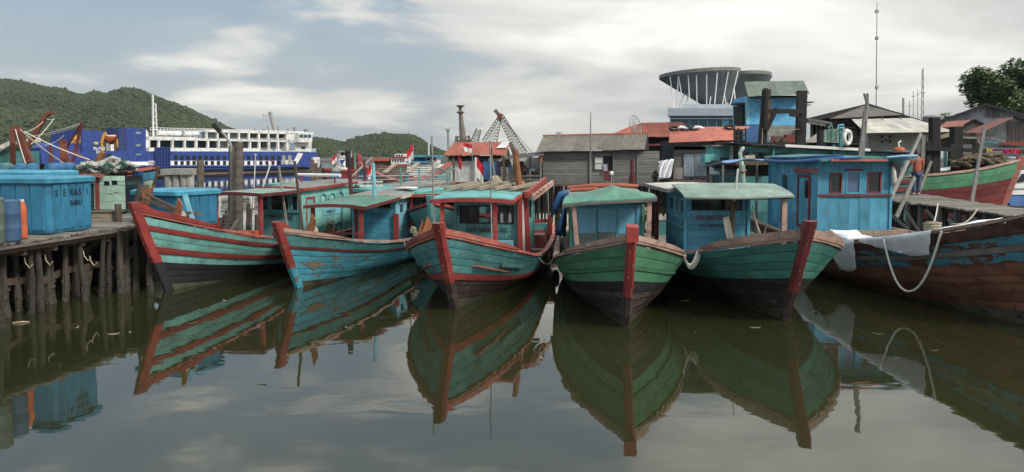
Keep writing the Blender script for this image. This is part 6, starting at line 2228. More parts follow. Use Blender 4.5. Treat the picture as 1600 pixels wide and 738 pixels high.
# ------------------------------------------------------------------ houses and boats on the right
def grey_house():
    Y = 42
    F = Fac('plank_house', 'long weathered grey plank house on stilts with an open shutter and sheet roof', 'house', (P(848, 280, Y).x, Y), (P(1032, 280, Y).x, Y), 'stilt houses along the shore')
    R = F.root
    z0, z1 = F.m(848, 288)[1], F.m(848, 236)[1]
    L = F.m(1030, 280)[0]
    xw = lambda px: F.m(px, 262)[0]
    zw = lambda py: F.m(900, py)[1]
    holes = [(xw(943), xw(957), zw(283), zw(244))]
    wall(R, (0, 0, z0), (1, 0, 0), L, z0, z1, holes, 'wood_grey_x', .155, .03, .012, jitter=.015, partname='wall')
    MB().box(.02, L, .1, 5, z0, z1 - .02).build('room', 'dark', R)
    MB().box(xw(943), xw(957), .05, .08, z0 + .1, zw(265)).build('half_door', 'maroon', R)
    # shutters: two squares one above the other
    m = None
    for a, b in ((246, 255), (256, 265)):
        f = F.box('shutter', 929, a, 941.5, b, -.09, -.04, 'wall_white')
        MB().box(xw(929) - .02, xw(929) + .02, -.1, -.035, zw(b), zw(a)).build('frame', 'wood_grey', f)
        MB().box(xw(941.5) - .02, xw(941.5) + .02, -.1, -.035, zw(b), zw(a)).build('frame', 'wood_grey', f)
    for px in (921.5, 958.5, 996):
        F.bar('batten', (px, 287), (px, 237), .07, 'wood_grey', -.06)
    sheets(R, P(837, 237.5, 41.5), P(1007, 233.5, 41.5), P(849, 212, 45), P(1011, 208.5, 45), 'roof_asbestos', 9, 2, 6, .02)
    MB().beam(P(848, 212, 45), P(1011, 208.3, 45), .2, .08).build('ridge_cap', 'roof_red', R, world=True)
    MB().prism([P(1007, 234, 41.6), P(1011, 209, 45), P(1013, 236, 46)], (.05, 0, 0)).build('gable_end', 'wood_dark', R, world=True)
    F.box('sill_beam', 846, 288, 1032, 291, -.1, .1, 'wood_brown')
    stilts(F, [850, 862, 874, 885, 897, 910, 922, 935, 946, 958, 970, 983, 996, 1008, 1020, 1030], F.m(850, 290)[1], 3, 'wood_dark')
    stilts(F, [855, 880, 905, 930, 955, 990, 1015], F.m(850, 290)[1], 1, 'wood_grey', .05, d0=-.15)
    for k, px in enumerate((863, 900, 951)):
        F.bar('brace', (px, 330), (px + 18, 292), .07, 'wood_dark', .1)
    # cloth in the doorway, plants
    rows = [[P(943 + 6 * i / 3, 257 + 10 * j / 3, 41.8 + .04 * sin(i + j)) for i in range(4)] for j in range(4)]
    solo(MB().slab(rows, (0, .02, 0)), 'garment', 'wall_lilac', 'pale cloth hanging in the doorway of the grey plank house', 'garment', 'clothes hung out to dry')
    t = thing('pole', 'tall thin pole standing in front of the grey plank house', 'pole', (P(922, 290, 40).x, 40, -.5))
    MB().tube([P(923, 330, 40), P(922.5, 240, 40), P(923, 176, 40)], [.05, .045, .025], 6).build('pole', 'wood_grey', t, world=True)
    t = thing('rusty_post', 'dark brown iron post with thick sleeve in front of the grey plank house', 'post', (P(988, 300, 38).x, 38, -.5))
    MB().tube([P(988, 330, 38), P(987.5, 250, 38)], .1, 8).build('post', 'maroon', t, world=True)
    MB().tube([P(988, 330, 38), P(988, 275, 38)], .17, 8).build('sleeve', 'maroon', t, world=True)
    # dish aerial
    t = thing('satellite_dish', 'large open mesh satellite dish standing behind the grey sheet roof', 'dish', (P(995, 210, 46.5).x, 46.5, 2))
    c = P(992, 197, 46.5)
    m = MB()
    for r in (.1, .3, .5, .68):
        m.torus(c + Vector((.16 * (r - .5), 0, .1 * (r - .5))), r, .014 if r < .6 else .03, axis=(.75, -.62, .25), n=20, m=4, sy=1.0)
    ax = Vector((.75, -.62, .25)).normalized()
    a = ax.cross(Vector((0, 0, 1))).normalized(); b = ax.cross(a)
    for k in range(12):
        th = 2 * pi * k / 12
        m.tube([c, c + (a * cos(th) + b * sin(th)) * .68], .012, 4)
    m.build('reflector', 'steel', t, world=True)
    MB().tube([P(997, 226, 46.4), c], .04, 6).build('stand', 'steel', t, world=True)
    MB().tube([P(985, 222, 44), P(996, 207, 46)], .05, 6).build('arm', 'steel', t, world=True)


grey_house()


def middle_right():
    # red roofs behind
    F = Fac('red_roofed_house', 'wide house with ribbed red sheet roof behind the satellite dish', 'house', (P(950, 230, 52).x, 52), (P(1110, 230, 52).x, 52), 'red roofed houses')
    sheets(F.root, P(1003, 214, 50), P(1094, 214, 50), P(1004, 192, 54), P(1066, 191, 54), 'roof_red', 8, 1, 4, .03)
    sheets(F.root, P(948, 213, 50), P(1003, 212, 50), P(985, 198, 54), P(1004, 192, 54), 'roof_red', 4, 1, 5, .03)
    F.box('wall', 1003, 213.5, 1060, 260, .2, .4, 'wood_brown')
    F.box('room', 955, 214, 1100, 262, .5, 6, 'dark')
    sheets(F.root, P(1012, 228, 49), P(1050, 227, 49), P(1013, 224.5, 51), P(1051, 223.5, 51), 'maroon', 4, 1, 4, .03)
    F2 = Fac('plank_shack', 'plank shack with bright red sheet roof and a grey metal sheet patch', 'house', (P(1052, 280, 44).x, 44), (P(1172, 280, 44).x, 44), 'red roofed houses')
    R = F2.root
    sheets(R, P(1045, 223, 43.2), P(1145, 219, 43.2), P(1047, 199.5, 47), P(1172, 197, 47), 'roof_coral', 7, 2, 5, .018)
    z0, z1 = F2.m(1052, 285)[1], F2.m(1052, 219)[1]
    wall(R, (0, 0, z0), (1, 0, 0), F2.m(1120, 250)[0], z0, z1, [], 'wood_grey_x', .2, .03, .012, jitter=.02, partname='wall')
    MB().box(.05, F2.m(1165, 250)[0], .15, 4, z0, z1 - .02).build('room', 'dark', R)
    for k, (a, b, c, d) in enumerate(((1068, 241, 1085, 276), (1085, 240, 1104, 275), (1104, 241, 1125, 277))):
        F2.box('metal_sheet', a + .3, b, c - .3, d, -.12 + .01 * k, -.09 + .01 * k, 'panel_grey')
    F2.box('metal_sheet', 1118, 222, 1146, 262, -.06, -.03, 'wall_white')
    F2.poly('torn_sheet', [(1056, 226), (1053, 219), (1112, 217), (1110, 223), (1095, 222), (1085, 225), (1070, 223)], -.1, -.07, 'cement')
    F2.box('chair', 1055, 262, 1067, 280, -.6, -.5, 'wood_grey')
    F2.box('deck', 1050, 282, 1172, 287, -1.2, 3, 'wood_brown')
    stilts(F2, [1054, 1066, 1078, 1090, 1102, 1114, 1126, 1140], F2.m(1054, 287)[1], 3)
    for k in range(7):
        F2.bar('loose_board', (1070 + 9 * k, 281 - (k % 3)), (1082 + 9 * k, 279 - (k % 2) * 3), .08, 'wood_dark', -.8)
    # tyres and sacks on the red roof
    for k, (px, py, w_, lab) in enumerate(((1053, 201, .33, 'old tyre lying on the left end of the bright red roof'), (1070, 201.5, .33, 'old tyre lying beside white rags on the bright red roof'), (1084, 200.5, .3, 'old tyre lying in the middle of the bright red roof'), (1140, 199, .36, 'old tyre lying at the right end of the bright red roof'))):
        c = P(px, py, 46.2)
        m = MB().torus((0, 0, 0), w_ * .75, .09, axis=(0, -.55, 1), n=16, m=6)
        m.v = [v + c for v in m.v]
        solo(m, 'tyre', 'tyre', lab, 'tyre', 'old tyres on the red roof', None, True)
    for k, px in enumerate((1066, 1090, 1093)):
        c = P(px, 200, 46)
        m = MB().tube([c + Vector((-.3, 0, -.04)), c + Vector((-.1, 0, .05)), c + Vector((.12, .1, .03)), c + Vector((.32, 0, -.03))], [.04, .10, .09, .03], 7)
        solo(m, 'rag', 'tarp_white', ('white rag beside the tyres on the left of the bright red roof', 'white rag right of the middle tyre on the bright red roof', 'smaller white rag at the roof edge right of the middle tyre')[k], 'rag', 'rags on the red roof', None, True)
    # white tarpaulin hung out
    rows = []
    for j in range(11):
        rows.append([P(1028 + 25 * i / 12 - (j > 5) * 2 * (1 - i / 12) * 0 + (3 if i == 0 else 0) * (j % 3) - (j / 10) * 5 * (i / 12), 252 - 3.5 * i / 12 + 29 * j / 10 + .8 * sin(i * 1.7 + j), 40 + .16 * sin(i * 1.3 + j * .5)) for i in range(13)])
    solo(MB().slab(rows, (0, .015, 0)), 'white_tarpaulin', 'tarp_white', 'crumpled white tarpaulin hanging at the right end of the grey plank house', 'tarpaulin', None, None, True)
    # shrub at its foot
    t = thing('shrub', 'small green shrub below the white tarpaulin', 'shrub', (P(1024, 285, 40.5).x, 40.5, P(0, 290, 40.5).z))
    m = MB()
    for k in range(160):
        c = P(1024 + RND.gauss(0, 2.5), 276 + RND.uniform(-9, 8), 40.5 + RND.uniform(-.2, .2))
        d = Vector((jit(1), jit(1), jit(1))).normalized() * .09
        e = Vector((jit(1), jit(1), jit(1))).normalized() * .04
        m.add([c - d, c + e, c + d, c - e], [(0, 1, 2, 3)])
    m.build('foliage', 'foliage', t, world=True)
    MB().tube([P(1024, 288, 40.5), P(1024, 272, 40.5)], .02, 4).build('stem', 'bark', t, world=True)
    # crates / deck house of a teal boat
    t = thing('deck_house', 'pile of teal painted boards and boxes over a dark red rail behind the pale canopy', 'deck house', (P(1130, 290, 29).x, 29, -.2), 0)
    bx = lambda n, a, b, c, d, y0, y1, mt: MB().box(P(a, 0, 29).x, P(c, 0, 29).x, y0, y1, P(0, d, 29).z, P(0, b, 29).z).build(n, mt, t, world=True)
    bx('box', 1119, 229, 1147, 245, 29.2, 30.2, 'teal'); bx('box', 1104, 241, 1128, 254, 28.9, 29.5, 'teal'); bx('box', 1128, 245.5, 1147, 258, 29.3, 30.2, 'teal_dark')
    bx('lid', 1117, 227, 1155, 228.8, 29.0, 30.4, 'cement')
    MB().beam(P(1112, 259, 28.8), P(1150, 262, 28.8), .05, .18).build('rail', 'red_dark', t, world=True)
    MB().beam(P(1115, 264.5, 28.9), P(1160, 270, 28.9), .05, .14).build('rail', 'teal', t, world=True)
    bx('bulwark', 1116, 273, 1150, 284, 29.4, 29.5, 'wood_grey')
    for k in range(6):
        bx('slat', 1117 + 5.5 * k, 274, 1120 + 5.5 * k, 290, 29.2, 29.3, 'wood_grey')
    MB().prism([P(1143, 273, 28.7), P(1186, 272, 28.7), P(1180, 300, 28.7), P(1150, 300, 28.7)], (0, 1.2, 0)).build('hull', 'maroon', t, world=True)
    bx('base', 1104, 290, 1186, 330, 29.6, 31, 'wood_dark')
    for px in (1106, 1150):
        MB().tube([P(px, 330, 29.6), P(px, 256, 29.6)], .06, 6).build('prop', 'wood_brown', t, world=True)
    t = thing('bollard_post', 'pale green post with bent head behind the pale canopy', 'post', (P(1160, 300, 26).x, 26, -.5))
    MB().tube([P(1161, 340, 26), P(1159.5, 258, 26)], .10, 9).build('post', 'pale_green', t, world=True)
    MB().tube([P(1159.5, 259, 26), P(1156, 240, 26), P(1160, 232.5, 26), P(1163, 231, 26)], [.075, .07, .07, .05], 8).build('head', 'pale_green', t, world=True)
    MB().tube([P(1156, 268, 25.9), P(1162, 270, 25.8), P(1166, 266, 25.9)], .03, 5).build('ring', 'rusty', t, world=True)


middle_right()


def facing(px0, px1, Y):
    d = ray((px0 + px1) / 2, 240); d.z = 0; d.normalize()
    c = P((px0 + px1) / 2, 240, Y); u = Vector((d.y, -d.x, 0))
    res = []
    for px in (px0, px1):
        r = ray(px, 240); r.z = 0
        # c + u s = r k
        k = (c.x * u.y - c.y * u.x) / (r.x * u.y - r.y * u.x)
        res.append((r.x * k, r.y * k))
    return res


def arena():
    Y = 110
    F = Fac('arena_building', 'large building with funnel shaped grey roofs on slanted white struts', 'building', *facing(1043, 1175, Y))
    R = F.root
    F.box('base_band', 1043, 169.5, 1176, 181, -.6, 16, 'arena_light')
    F.box('glass_wall', 1047, 181, 1176, 240, .2, 16, 'pane_blue')
    F.box('floor_band', 1046, 184.5, 1176, 186.3, -.1, .2, 'arena_light')
    for k in range(9):
        F.box('mullion', 1049 + 14 * k, 186.3, 1050 + 14 * k, 198, .05, .2, 'cabin_blue')
    F.box('blue_panel', 1128, 184, 1139, 197, .0, .2, 'cabin_blue')
    F.box('terrace', 1066, 163, 1160, 169.4, 1.5, 12, 'arena_light')

    def funnel(cx, cy, rx, ry, zr, cxb, cyb, rb, zb, th, tilt, name):
        n = 36
        top = [Vector((cx + rx * cos(2 * pi * k / n), cy + ry * sin(2 * pi * k / n), zr + tilt * cos(2 * pi * k / n))) for k in range(n)]
        up = [p + Vector((0, 0, th)) for p in top]
        bot = [Vector((cxb + rb * cos(2 * pi * k / n), cyb + rb * sin(2 * pi * k / n), zb)) for k in range(n)]
        mid = [p.lerp(q, .5) for p, q in zip(top, bot)]
        m = MB()
        m.add(up + top, [(k, (k + 1) % n, n + (k + 1) % n, n + k) for k in range(n)] + [tuple(range(n))])
        m.build(name + '_rim', 'arena_rim', R)
        m = MB()
        m.add(top + mid + bot, [(k, (k + 1) % n, n + (k + 1) % n, n + k) for k in range(n)] + [(n + k, n + (k + 1) % n, 2 * n + (k + 1) % n, 2 * n + k) for k in range(n)] + [tuple(range(2 * n, 3 * n))])
        m.build(name, 'arena_grey', R, smooth=True)
        # standing seams of the underside
        for k in range(0, n, 1):
            MB().beam(mid[k], top[k], .12, .10).build('seam', 'arena_grey', R)
    c0, z0 = F.m(1093, 115, 7)
    cb, zb = F.m(1116, 164, 8)
    rx = (F.m(1157, 115, 7)[0] - F.m(1029, 115, 7)[0]) / 2
    funnel(c0, 7, rx, 6.0, z0 - .35, cb, 8, 1.9, zb, .5, .40, 'canopy_roof')
    c1, z1 = F.m(1165, 121, 17)
    r2 = (F.m(1206, 121, 17)[0] - F.m(1125, 121, 17)[0]) / 2
    funnel(c1, 17, r2, 7, z1 - .1, F.m(1160, 165, 17)[0], 17, 2.0, zb, .5, .1, 'canopy_roof')
    # struts
    for k, (pt, pb) in enumerate(((1047, 1053), (1060, 1068), (1060, 1057), (1075, 1078), (1088, 1089), (1104, 1104), (1121, 1116), (1138, 1128), (1153, 1140), (1076, 1072), (1072, 1061), (1112, 1108), (1131, 1135), (1147, 1150))):
        front = k < 9
        q = max(-.95, min(.95, (F.m(pt, 119, 3)[0] - c0) / rx))
        dt, db = (7 - 6.0 * .92 * sqrt(1 - q * q), 1.8) if front else (6, 3)
        a = F.m(pt, 119 if front else 140, dt); b = F.m(pb, 169, db)
        MB().tube([(b[0], db, b[1]), (a[0], dt, z0 - .40 + .40 * q if front else a[1])], .085, 7).build('strut', 'steel_white', R)


arena()


def blue_building():
    Y = 60
    F = Fac('blue_building', 'tall narrow bright blue building with overhanging grey green sheet roof', 'building', (P(1167, 240, Y).x, Y), (P(1256, 240, Y).x, Y))
    R = F.root
    F.box('wall', 1168, 150, 1256, 250, 0, 4, 'wall_sky')
    F.box('corner_pilaster', 1166.5, 150, 1171, 195, -.06, .3, 'cabin_pale')
    F.box('lower_wall', 1167, 194.5, 1196, 235, -.05, 0, 'wall_deep')
    F.box('render_patch', 1199, 196, 1244, 212, -.05, 0, 'cement')
    F.box('render_patch', 1199, 212.2, 1244, 232, -.06, 0, 'panel_grey')
    sheets(R, P(1169, 151, 58.6), P(1266, 147, 58.6), P(1163, 128, 62.5), P(1256, 126, 62.5), 'roof_olive', 8, 1, 5, .03)
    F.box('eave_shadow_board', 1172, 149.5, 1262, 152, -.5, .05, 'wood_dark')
    F.box('ledge', 1184, 157, 1211, 158.2, -.5, 0, 'steel_white')
    F.box('ledge', 1258, 159, 1272, 160.5, -.2, .8, 'wood_brown'); F.box('ledge', 1258, 163.5, 1267, 164.8, -.2, .8, 'wood_brown')
    F.box('side_awning', 1150, 160.5, 1167, 163, .5, 2, 'wood_brown')
    F.box('side_wall', 1160, 164, 1167, 195, .6, 3, 'wood_dark')
    # gantry
    Yg = 34
    t = thing('timber_gantry', 'black timber gantry of two tall posts with a cross beam before the blue building', 'gantry', (P(1215, 300, Yg).x, Yg, -.5))
    m = MB().beam(P(1181, 330, Yg), P(1198, 140, Yg), .30, .3, up=(0, 1, 0)); m.build('post', 'wood_dark', t, world=True)
    MB().tube([P(1194.5, 200, Yg - .25), P(1196.5, 141, Yg - .25), P(1196.5, 138, Yg - .25)], [.16, .17, .10], 9).build('post_cheek', 'wood_dark', t, world=True)
    MB().beam(P(1247, 330, Yg), P(1253, 142, Yg), .40, .3, up=(0, 1, 0)).build('post', 'wood_dark', t, world=True)
    MB().beam(P(1196, 174, Yg - .28), P(1257, 174, Yg - .28), .16, .2).build('cross_beam', 'wood_dark', t, world=True)
    MB().beam(P(1196, 205, Yg - .3), P(1213, 170, Yg - .3), .20, .14, up=(0, 1, 0)).build('brace', 'wood_dark', t, world=True)
    MB().beam(P(1234, 178.5, Yg - .3), P(1247, 180, Yg - .3), .14, .2).build('brace', 'wood_dark', t, world=True)
    MB().beam(P(1246, 180, Yg - .32), P(1254, 206, Yg - .32), .10, .12, up=(0, 1, 0)).build('brace', 'wood_dark', t, world=True)
    MB().beam(P(1202, 192, Yg - .31), P(1201, 158, Yg - .31), .12, .1, up=(0, 1, 0)).build('cleat', 'wood_brown', t, world=True)
    MB().tube(rope_pts(P(1190, 201, Yg - .3), P(1254, 201, Yg - .3), .1, 8), .015, 4).build('line', 'rope', t, world=True)
    MB().tube(rope_pts(P(1192, 180, Yg - .3), P(1190, 245, Yg - .3), .0, 4), .025, 4).build('line', 'rope', t, world=True)
    MB().beam(P(1258, 205, Yg), P(1246, 250, Yg), .10, .1, up=(0, 1, 0)).build('brace', 'wood_dark', t, world=True)
    # clutter before the blue building
    t = thing('scrap_heap', 'heap of scrap and drums in front of the bright blue building', 'scrap heap', (P(1225, 225, 44).x, 44, P(0, 224, 44).z))
    for k in range(12):
        px, py = 1205 + 3.4 * k, 219 - 3 * abs(sin(k))
        c = P(px, py, 44 + jit(.4))
        s = RND.uniform(.1, .22)
        MB().box(c.x - s, c.x + s, c.y - s, c.y + s, c.z - s * 1.3, c.z + s).build('scrap', RND.choice(['rusty', 'wall_white', 'wood_brown', 'red_dark', 'net_brown']), t, world=True)
    MB().box(P(1150, 0, 44).x, P(1262, 0, 44).x, 43, 48, .6, P(0, 223, 44).z).build('base', 'wood_dark', t, world=True)
    t = thing('wire_rack', 'small dark steel rack on posts at the right end of the bright red roof', 'rack', (P(1150, 240, 42).x, 42, P(0, 224, 42).z))
    for y in (203, 212, 219):
        MB().beam(P(1146, y, 42), P(1166, y, 42), .06, .08).build('shelf_bar', 'dark', t, world=True)
    for px in (1147, 1154, 1165):
        MB().beam(P(px, 224, 42), P(px, 200, 42), .07, .07, up=(0, 1, 0)).build('upright', 'dark', t, world=True)
    MB().box(P(1153, 0, 42.3).x, P(1164, 0, 42.3).x, 42.2, 42.6, P(0, 224, 42).z, P(0, 203, 42).z).build('cabinet', 'dark', t, world=True)


blue_building()


def green_boat():
    """long boat with a flat roof, lying across behind the blue cabin"""
    Y = 27.5
    F = Fac('passenger_boat', 'long teal boat with white edged flat roof lying behind the large blue cabin', 'boat', (P(1160, 260, Y).x, Y), (P(1420, 260, Y + 1.5).x, Y + 1.5), 'boats moored in the second row')
    R = F.root
    rows = []
    for j in range(3):
        rows.append([(F.m(1160 + 26 * i, 222.8 + 1.35 * i)[0], -.6 + 1.3 * j, F.m(1160 + 26 * i, 222.8 + 1.35 * i)[1] - .06 * (j == 0) + .0) for i in range(11)])
    MB().slab(rows, (0, 0, -.05)).build('roof', 'wood_dark', R)
    m = MB()
    for a, b in zip(rows[0][2:7], rows[0][3:8]):
        m.beam(Vector(a) + Vector((0, -.03, .0)), Vector(b) + Vector((0, -.03, .0)), .05, .10)
    m.build('roof_edge', 'steel_white', R)
    MB().slab([[(x, y + .25, z - .10) for x, y, z in rows[0]], [(x, y + .3, z - .28) for x, y, z in rows[0]]], (0, .05, 0)).build('eave_board', 'teal_dark', R)
    x0, _ = F.m(1212, 250); x1, _ = F.m(1425, 250)
    zt, zb = F.m(1215, 233)[1], F.m(1215, 275)[1]
    hs = []
    for px, w_ in ((1222, 12), (1245, 13)):
        hs.append((F.m(px, 245)[0] - x0, F.m(px + w_, 245)[0] - x0, F.m(1215, 243)[1], F.m(1215, 234.5)[1]))
    wall(R, (x0, 0, zb), (1, 0, 0), x1 - x0, zb, zt - .05, hs, 'teal', .16, partname='side_wall', jitter=.004)
    for h in hs:
        window(R, (x0, 0, zb), (1, 0, 0), h, 'teal_dark', 'pane_dark', .03)
    for k, px in enumerate((1267, 1290, 1372, 1392)):
        y0, y1 = (236 + k * .6, 243 + k * .6)
        pts = [F.m(px, y1), F.m(px, y0 + 2), F.m(px + 3, y0), F.m(px + 13, y0), F.m(px + 16, y0 + 2), F.m(px + 14, y1), F.m(px, y1)]
        MB().tube([(a, -.03, b) for a, b in pts], .018, 4).build('arch_trim', 'black_hull', R)
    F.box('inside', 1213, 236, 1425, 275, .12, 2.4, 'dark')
    F.box('red_panel', 1320, 235, 1326, 246, -.05, .02, 'rail_red')
    F.poly('hull', [(1150, 275), (1425, 278), (1425, 345), (1180, 345)], .02, 2.3, 'teal_dark')
    F.box('rubbing_band', 1380, 281, 1425, 287, -.06, .0, 'red_dark'); F.box('rubbing_band', 1380, 292, 1425, 300, -.06, .0, 'red_dark')
    F.box('door', 1391, 256, 1407, 279, -.05, .0, 'pane_dark')
    for px in (1208, 1302):
        F.bar('post', (px, 262), (px, 226), .09, 'teal_dark', -.4)
    # left part: open deck full of gear
    for k in range(26):
        px, py = RND.uniform(1163, 1212), RND.uniform(232, 252)
        a = F.m(px, py, .4)
        s = RND.uniform(.04, .11)
        MB().box(a[0] - s, a[0] + s, .2 + jit(.3), .5 + jit(.2), a[1] - s * 1.4, a[1] + s).build('deck_gear', RND.choice(['teal', 'wood_brown', 'cement', 'wood_grey', 'tarp_pale', 'rusty', 'dark', 'dark']), R)
    a, b = F.m(1163, 248, -.3), F.m(1178, 246, -.3)
    MB().tube([(a[0], -.3, a[1]), (b[0], -.3, b[1])], .1, 10).build('fender_roll', 'wood_pale', R)
    F.box('deck', 1150, 252, 1215, 258, -.4, 2, 'wood_brown')
    # life ring and its bracket on the roof
    c = P(1324, 215, 27.6)
    t = thing('life_ring', 'white life ring hung on a teal bracket above the long teal boat', 'life ring', c - Vector((0, 0, .3)))
    MB().torus(c, .24, .075, axis=(.62, -.78, 0), n=22, m=9).build('ring', 'steel_white', t, world=True, smooth=True)
    m = MB()
    for k in range(4):
        th = pi / 4 + k * pi / 2
        ax = Vector((.62, -.78, 0)); a_ = ax.cross(Vector((0, 0, 1))).normalized()
        m.torus(c + (a_ * cos(th) + Vector((0, 0, 1)) * sin(th)) * .24, .082, .012, axis=(Vector((0, 0, 1)) * cos(th) - a_ * sin(th)), n=10, m=4)
    m.build('grab_line', 'rope', t, world=True)
    t = thing('ring_bracket', 'teal curled bracket and post holding the white life ring', 'bracket', P(1314, 232, 27.8))
    MB().beam(P(1315, 236, 27.8), P(1313, 198, 27.8), .14, .1, up=(0, 1, 0)).build('post', 'teal', t, world=True)
    MB().tube([P(1309, 203, 27.7), P(1310, 196, 27.7), P(1317, 195, 27.7), P(1319, 200, 27.7), P(1312, 200, 27.7)], .035, 6).build('curl', 'cabin_pale', t, world=True)
    MB().tube([P(1294, 200, 27.8), P(1299, 196, 27.8), P(1300, 204, 27.8), P(1299, 222, 27.8)], .05, 6).build('davit', 'roof_green', t, world=True)
    MB().box(P(1292, 0, 28).x, P(1312, 0, 28).x, 27.9, 28.0, P(0, 222, 28).z, P(0, 203, 28).z).build('board', 'pale_green', t, world=True)
    # forked pole
    t = thing('forked_pole', 'grey forked pole leaning up from the roof of the large blue cabin', 'pole', P(1345, 247, 21))
    MB().beam(P(1345, 247, 21), P(1353, 172, 21), .16, .08, up=(0, 1, 0), w1=.10).build('pole', 'wood_grey', t, world=True)
    MB().tube([P(1352, 190, 21), P(1355, 160, 21), P(1355.5, 146, 21)], [.06, .05, .035], 7).build('fork', 'wood_grey', t, world=True)
    MB().tube([P(1355, 162, 21), P(1350, 146, 21)], [.04, .03], 6).build('fork', 'wood_grey', t, world=True)
    # orange basin
    c = P(1405, 231, 27.6)
    t = thing('basin', 'orange basin lying on the roof of the long teal boat', 'basin', c - Vector((0, 0, .12)))
    MB().lathe([(.24, 0), (.22, .05), (.14, .13), (.02, .16)], 14).build('shell', 'orange', t, smooth=True)
    MB().tube([(.0, 0, .15), (-.03, 0, .3), (.06, 0, .38)], .03, 5).build('cloth', 'tarp_white', t)


green_boat()


def right_boat():
    """green and red boat with its bow to the right, beyond the pier"""
    Y = 30
    bow = P(1594, 250, Y)
    H = Hull(L=11, B=3.0, zb=2.9, zm=2.25, zs=2.3, rake=1.0, zk=-.4, pg=.45, eg=2.0, taper=.3)
    b = make_boat('moored_boat', 'green and dark red boat with brown net pile, bow pointing right beyond the pier', 'boat', (bow.x, bow.y), radians(-84), H,
                  [(0,), (.35, 'black_hull', 0, 2), (.79, 'red_dark', 0, 5), (.985, 'green', 0, 2)], 'rail_pink', ('rail_red', 'cabin_blue'), group='boats moored in the second row', cap_w=.2, cap_h=.08, shell='wood_brown', stem_top=.2)
    m = MB()
    r = random.Random(3)
    for k in range(70):
        px = r.uniform(1502, 1560)
        py = 262 - (px - 1500) * .22 - r.uniform(0, 1) * (17 - abs(px - 1525) * .25)
        c = P(px, max(py, 240), Y + r.uniform(-.3, 1.2))
        pts = [c + Vector((.5 * (i - 2) * .5, .1 * sin(i * 2 + k), .06 * sin(i * 1.5 + k) - .03 * i)) for i in range(5)]
        m.tube(pts, [.02, .07, .09, .07, .02], 6)
    tag(m.build('fishing_net', 'net_brown', None), 'brown fishing net heaped on the green and dark red boat', 'fishing net', None, 'stuff')
    MB().box(0, .01, 0, .01, 0, .01)
    t = thing('board_fence', 'weathered board fence behind the brown net heap', 'fence', (P(1530, 260, 34).x, 34, P(0, 262, 34).z))
    for k in range(9):
        MB().beam(P(1496, 239 + 2.6 * k, 34), P(1566, 237.5 + 2.6 * k, 34), .04, .075).build('board', 'wood_brown' if k % 2 else 'wood_grey_x', t, world=True)
    for px in (1500, 1530, 1562):
        MB().beam(P(px, 330, 34.1), P(px, 236, 34.1), .1, .1, up=(0, 1, 0)).build('post', 'wood_brown', t, world=True)
    # rails on deck left of the net
    t = thing('deck_awning', 'pale sheet and teal posts on the stern of the green and dark red boat', 'awning', (P(1465, 270, 31).x, 31, P(0, 270, 31).z))
    for px in (1463, 1477):
        MB().beam(P(px, 268, 31), P(px, 234, 31), .1, .1, up=(0, 1, 0)).build('post', 'teal_light', t, world=True)
    MB().beam(P(1457, 252, 31), P(1482, 250, 31), .08, .1).build('rail', 'steel_white', t, world=True)
    MB().slab([[P(1455 + 6 * i, 266 - 1.1 * i + 2 * j + .5 * sin(i * 2), 30.2 - .2 * j) for i in range(6)] for j in range(3)], (0, 0, -.03)).build('sheet', 'tarp_white', t, world=True)
    # white motor boat at the right edge
    F = Fac('motor_boat', 'white motor boat with dark windows and blue bottom at the right edge', 'motor boat', (P(1560, 300, 33).x, 33), (P(1650, 300, 33).x, 33), 'boats moored in the second row')
    F.poly('hull', [(1566, 305), (1568, 297), (1580, 290), (1600, 290), (1660, 290), (1660, 303)], 0, 2, 'steel_white')
    F.poly('bottom', [(1568, 305.4), (1660, 303.4), (1660, 322), (1580, 322)], .05, 1.9, 'wall_deep')
    F.poly('cabin', [(1580, 290), (1596, 270), (1601, 267.5), (1660, 267.5), (1660, 290)], .2, 1.8, 'steel_white')
    F.poly('window', [(1588, 286), (1598, 272), (1602, 272), (1602, 284)], .14, .3, 'pane_dark')
    F.poly('window', [(1606, 284), (1606, 272), (1650, 272), (1650, 284)], .14, .3, 'pane_dark')
    F.box('stripe', 1570, 294.5, 1660, 296, -.03, .0, 'panel_grey')
    F.box('rail_post', 1578, 283, 1580, 289, .1, .2, 'dark')


right_boat()


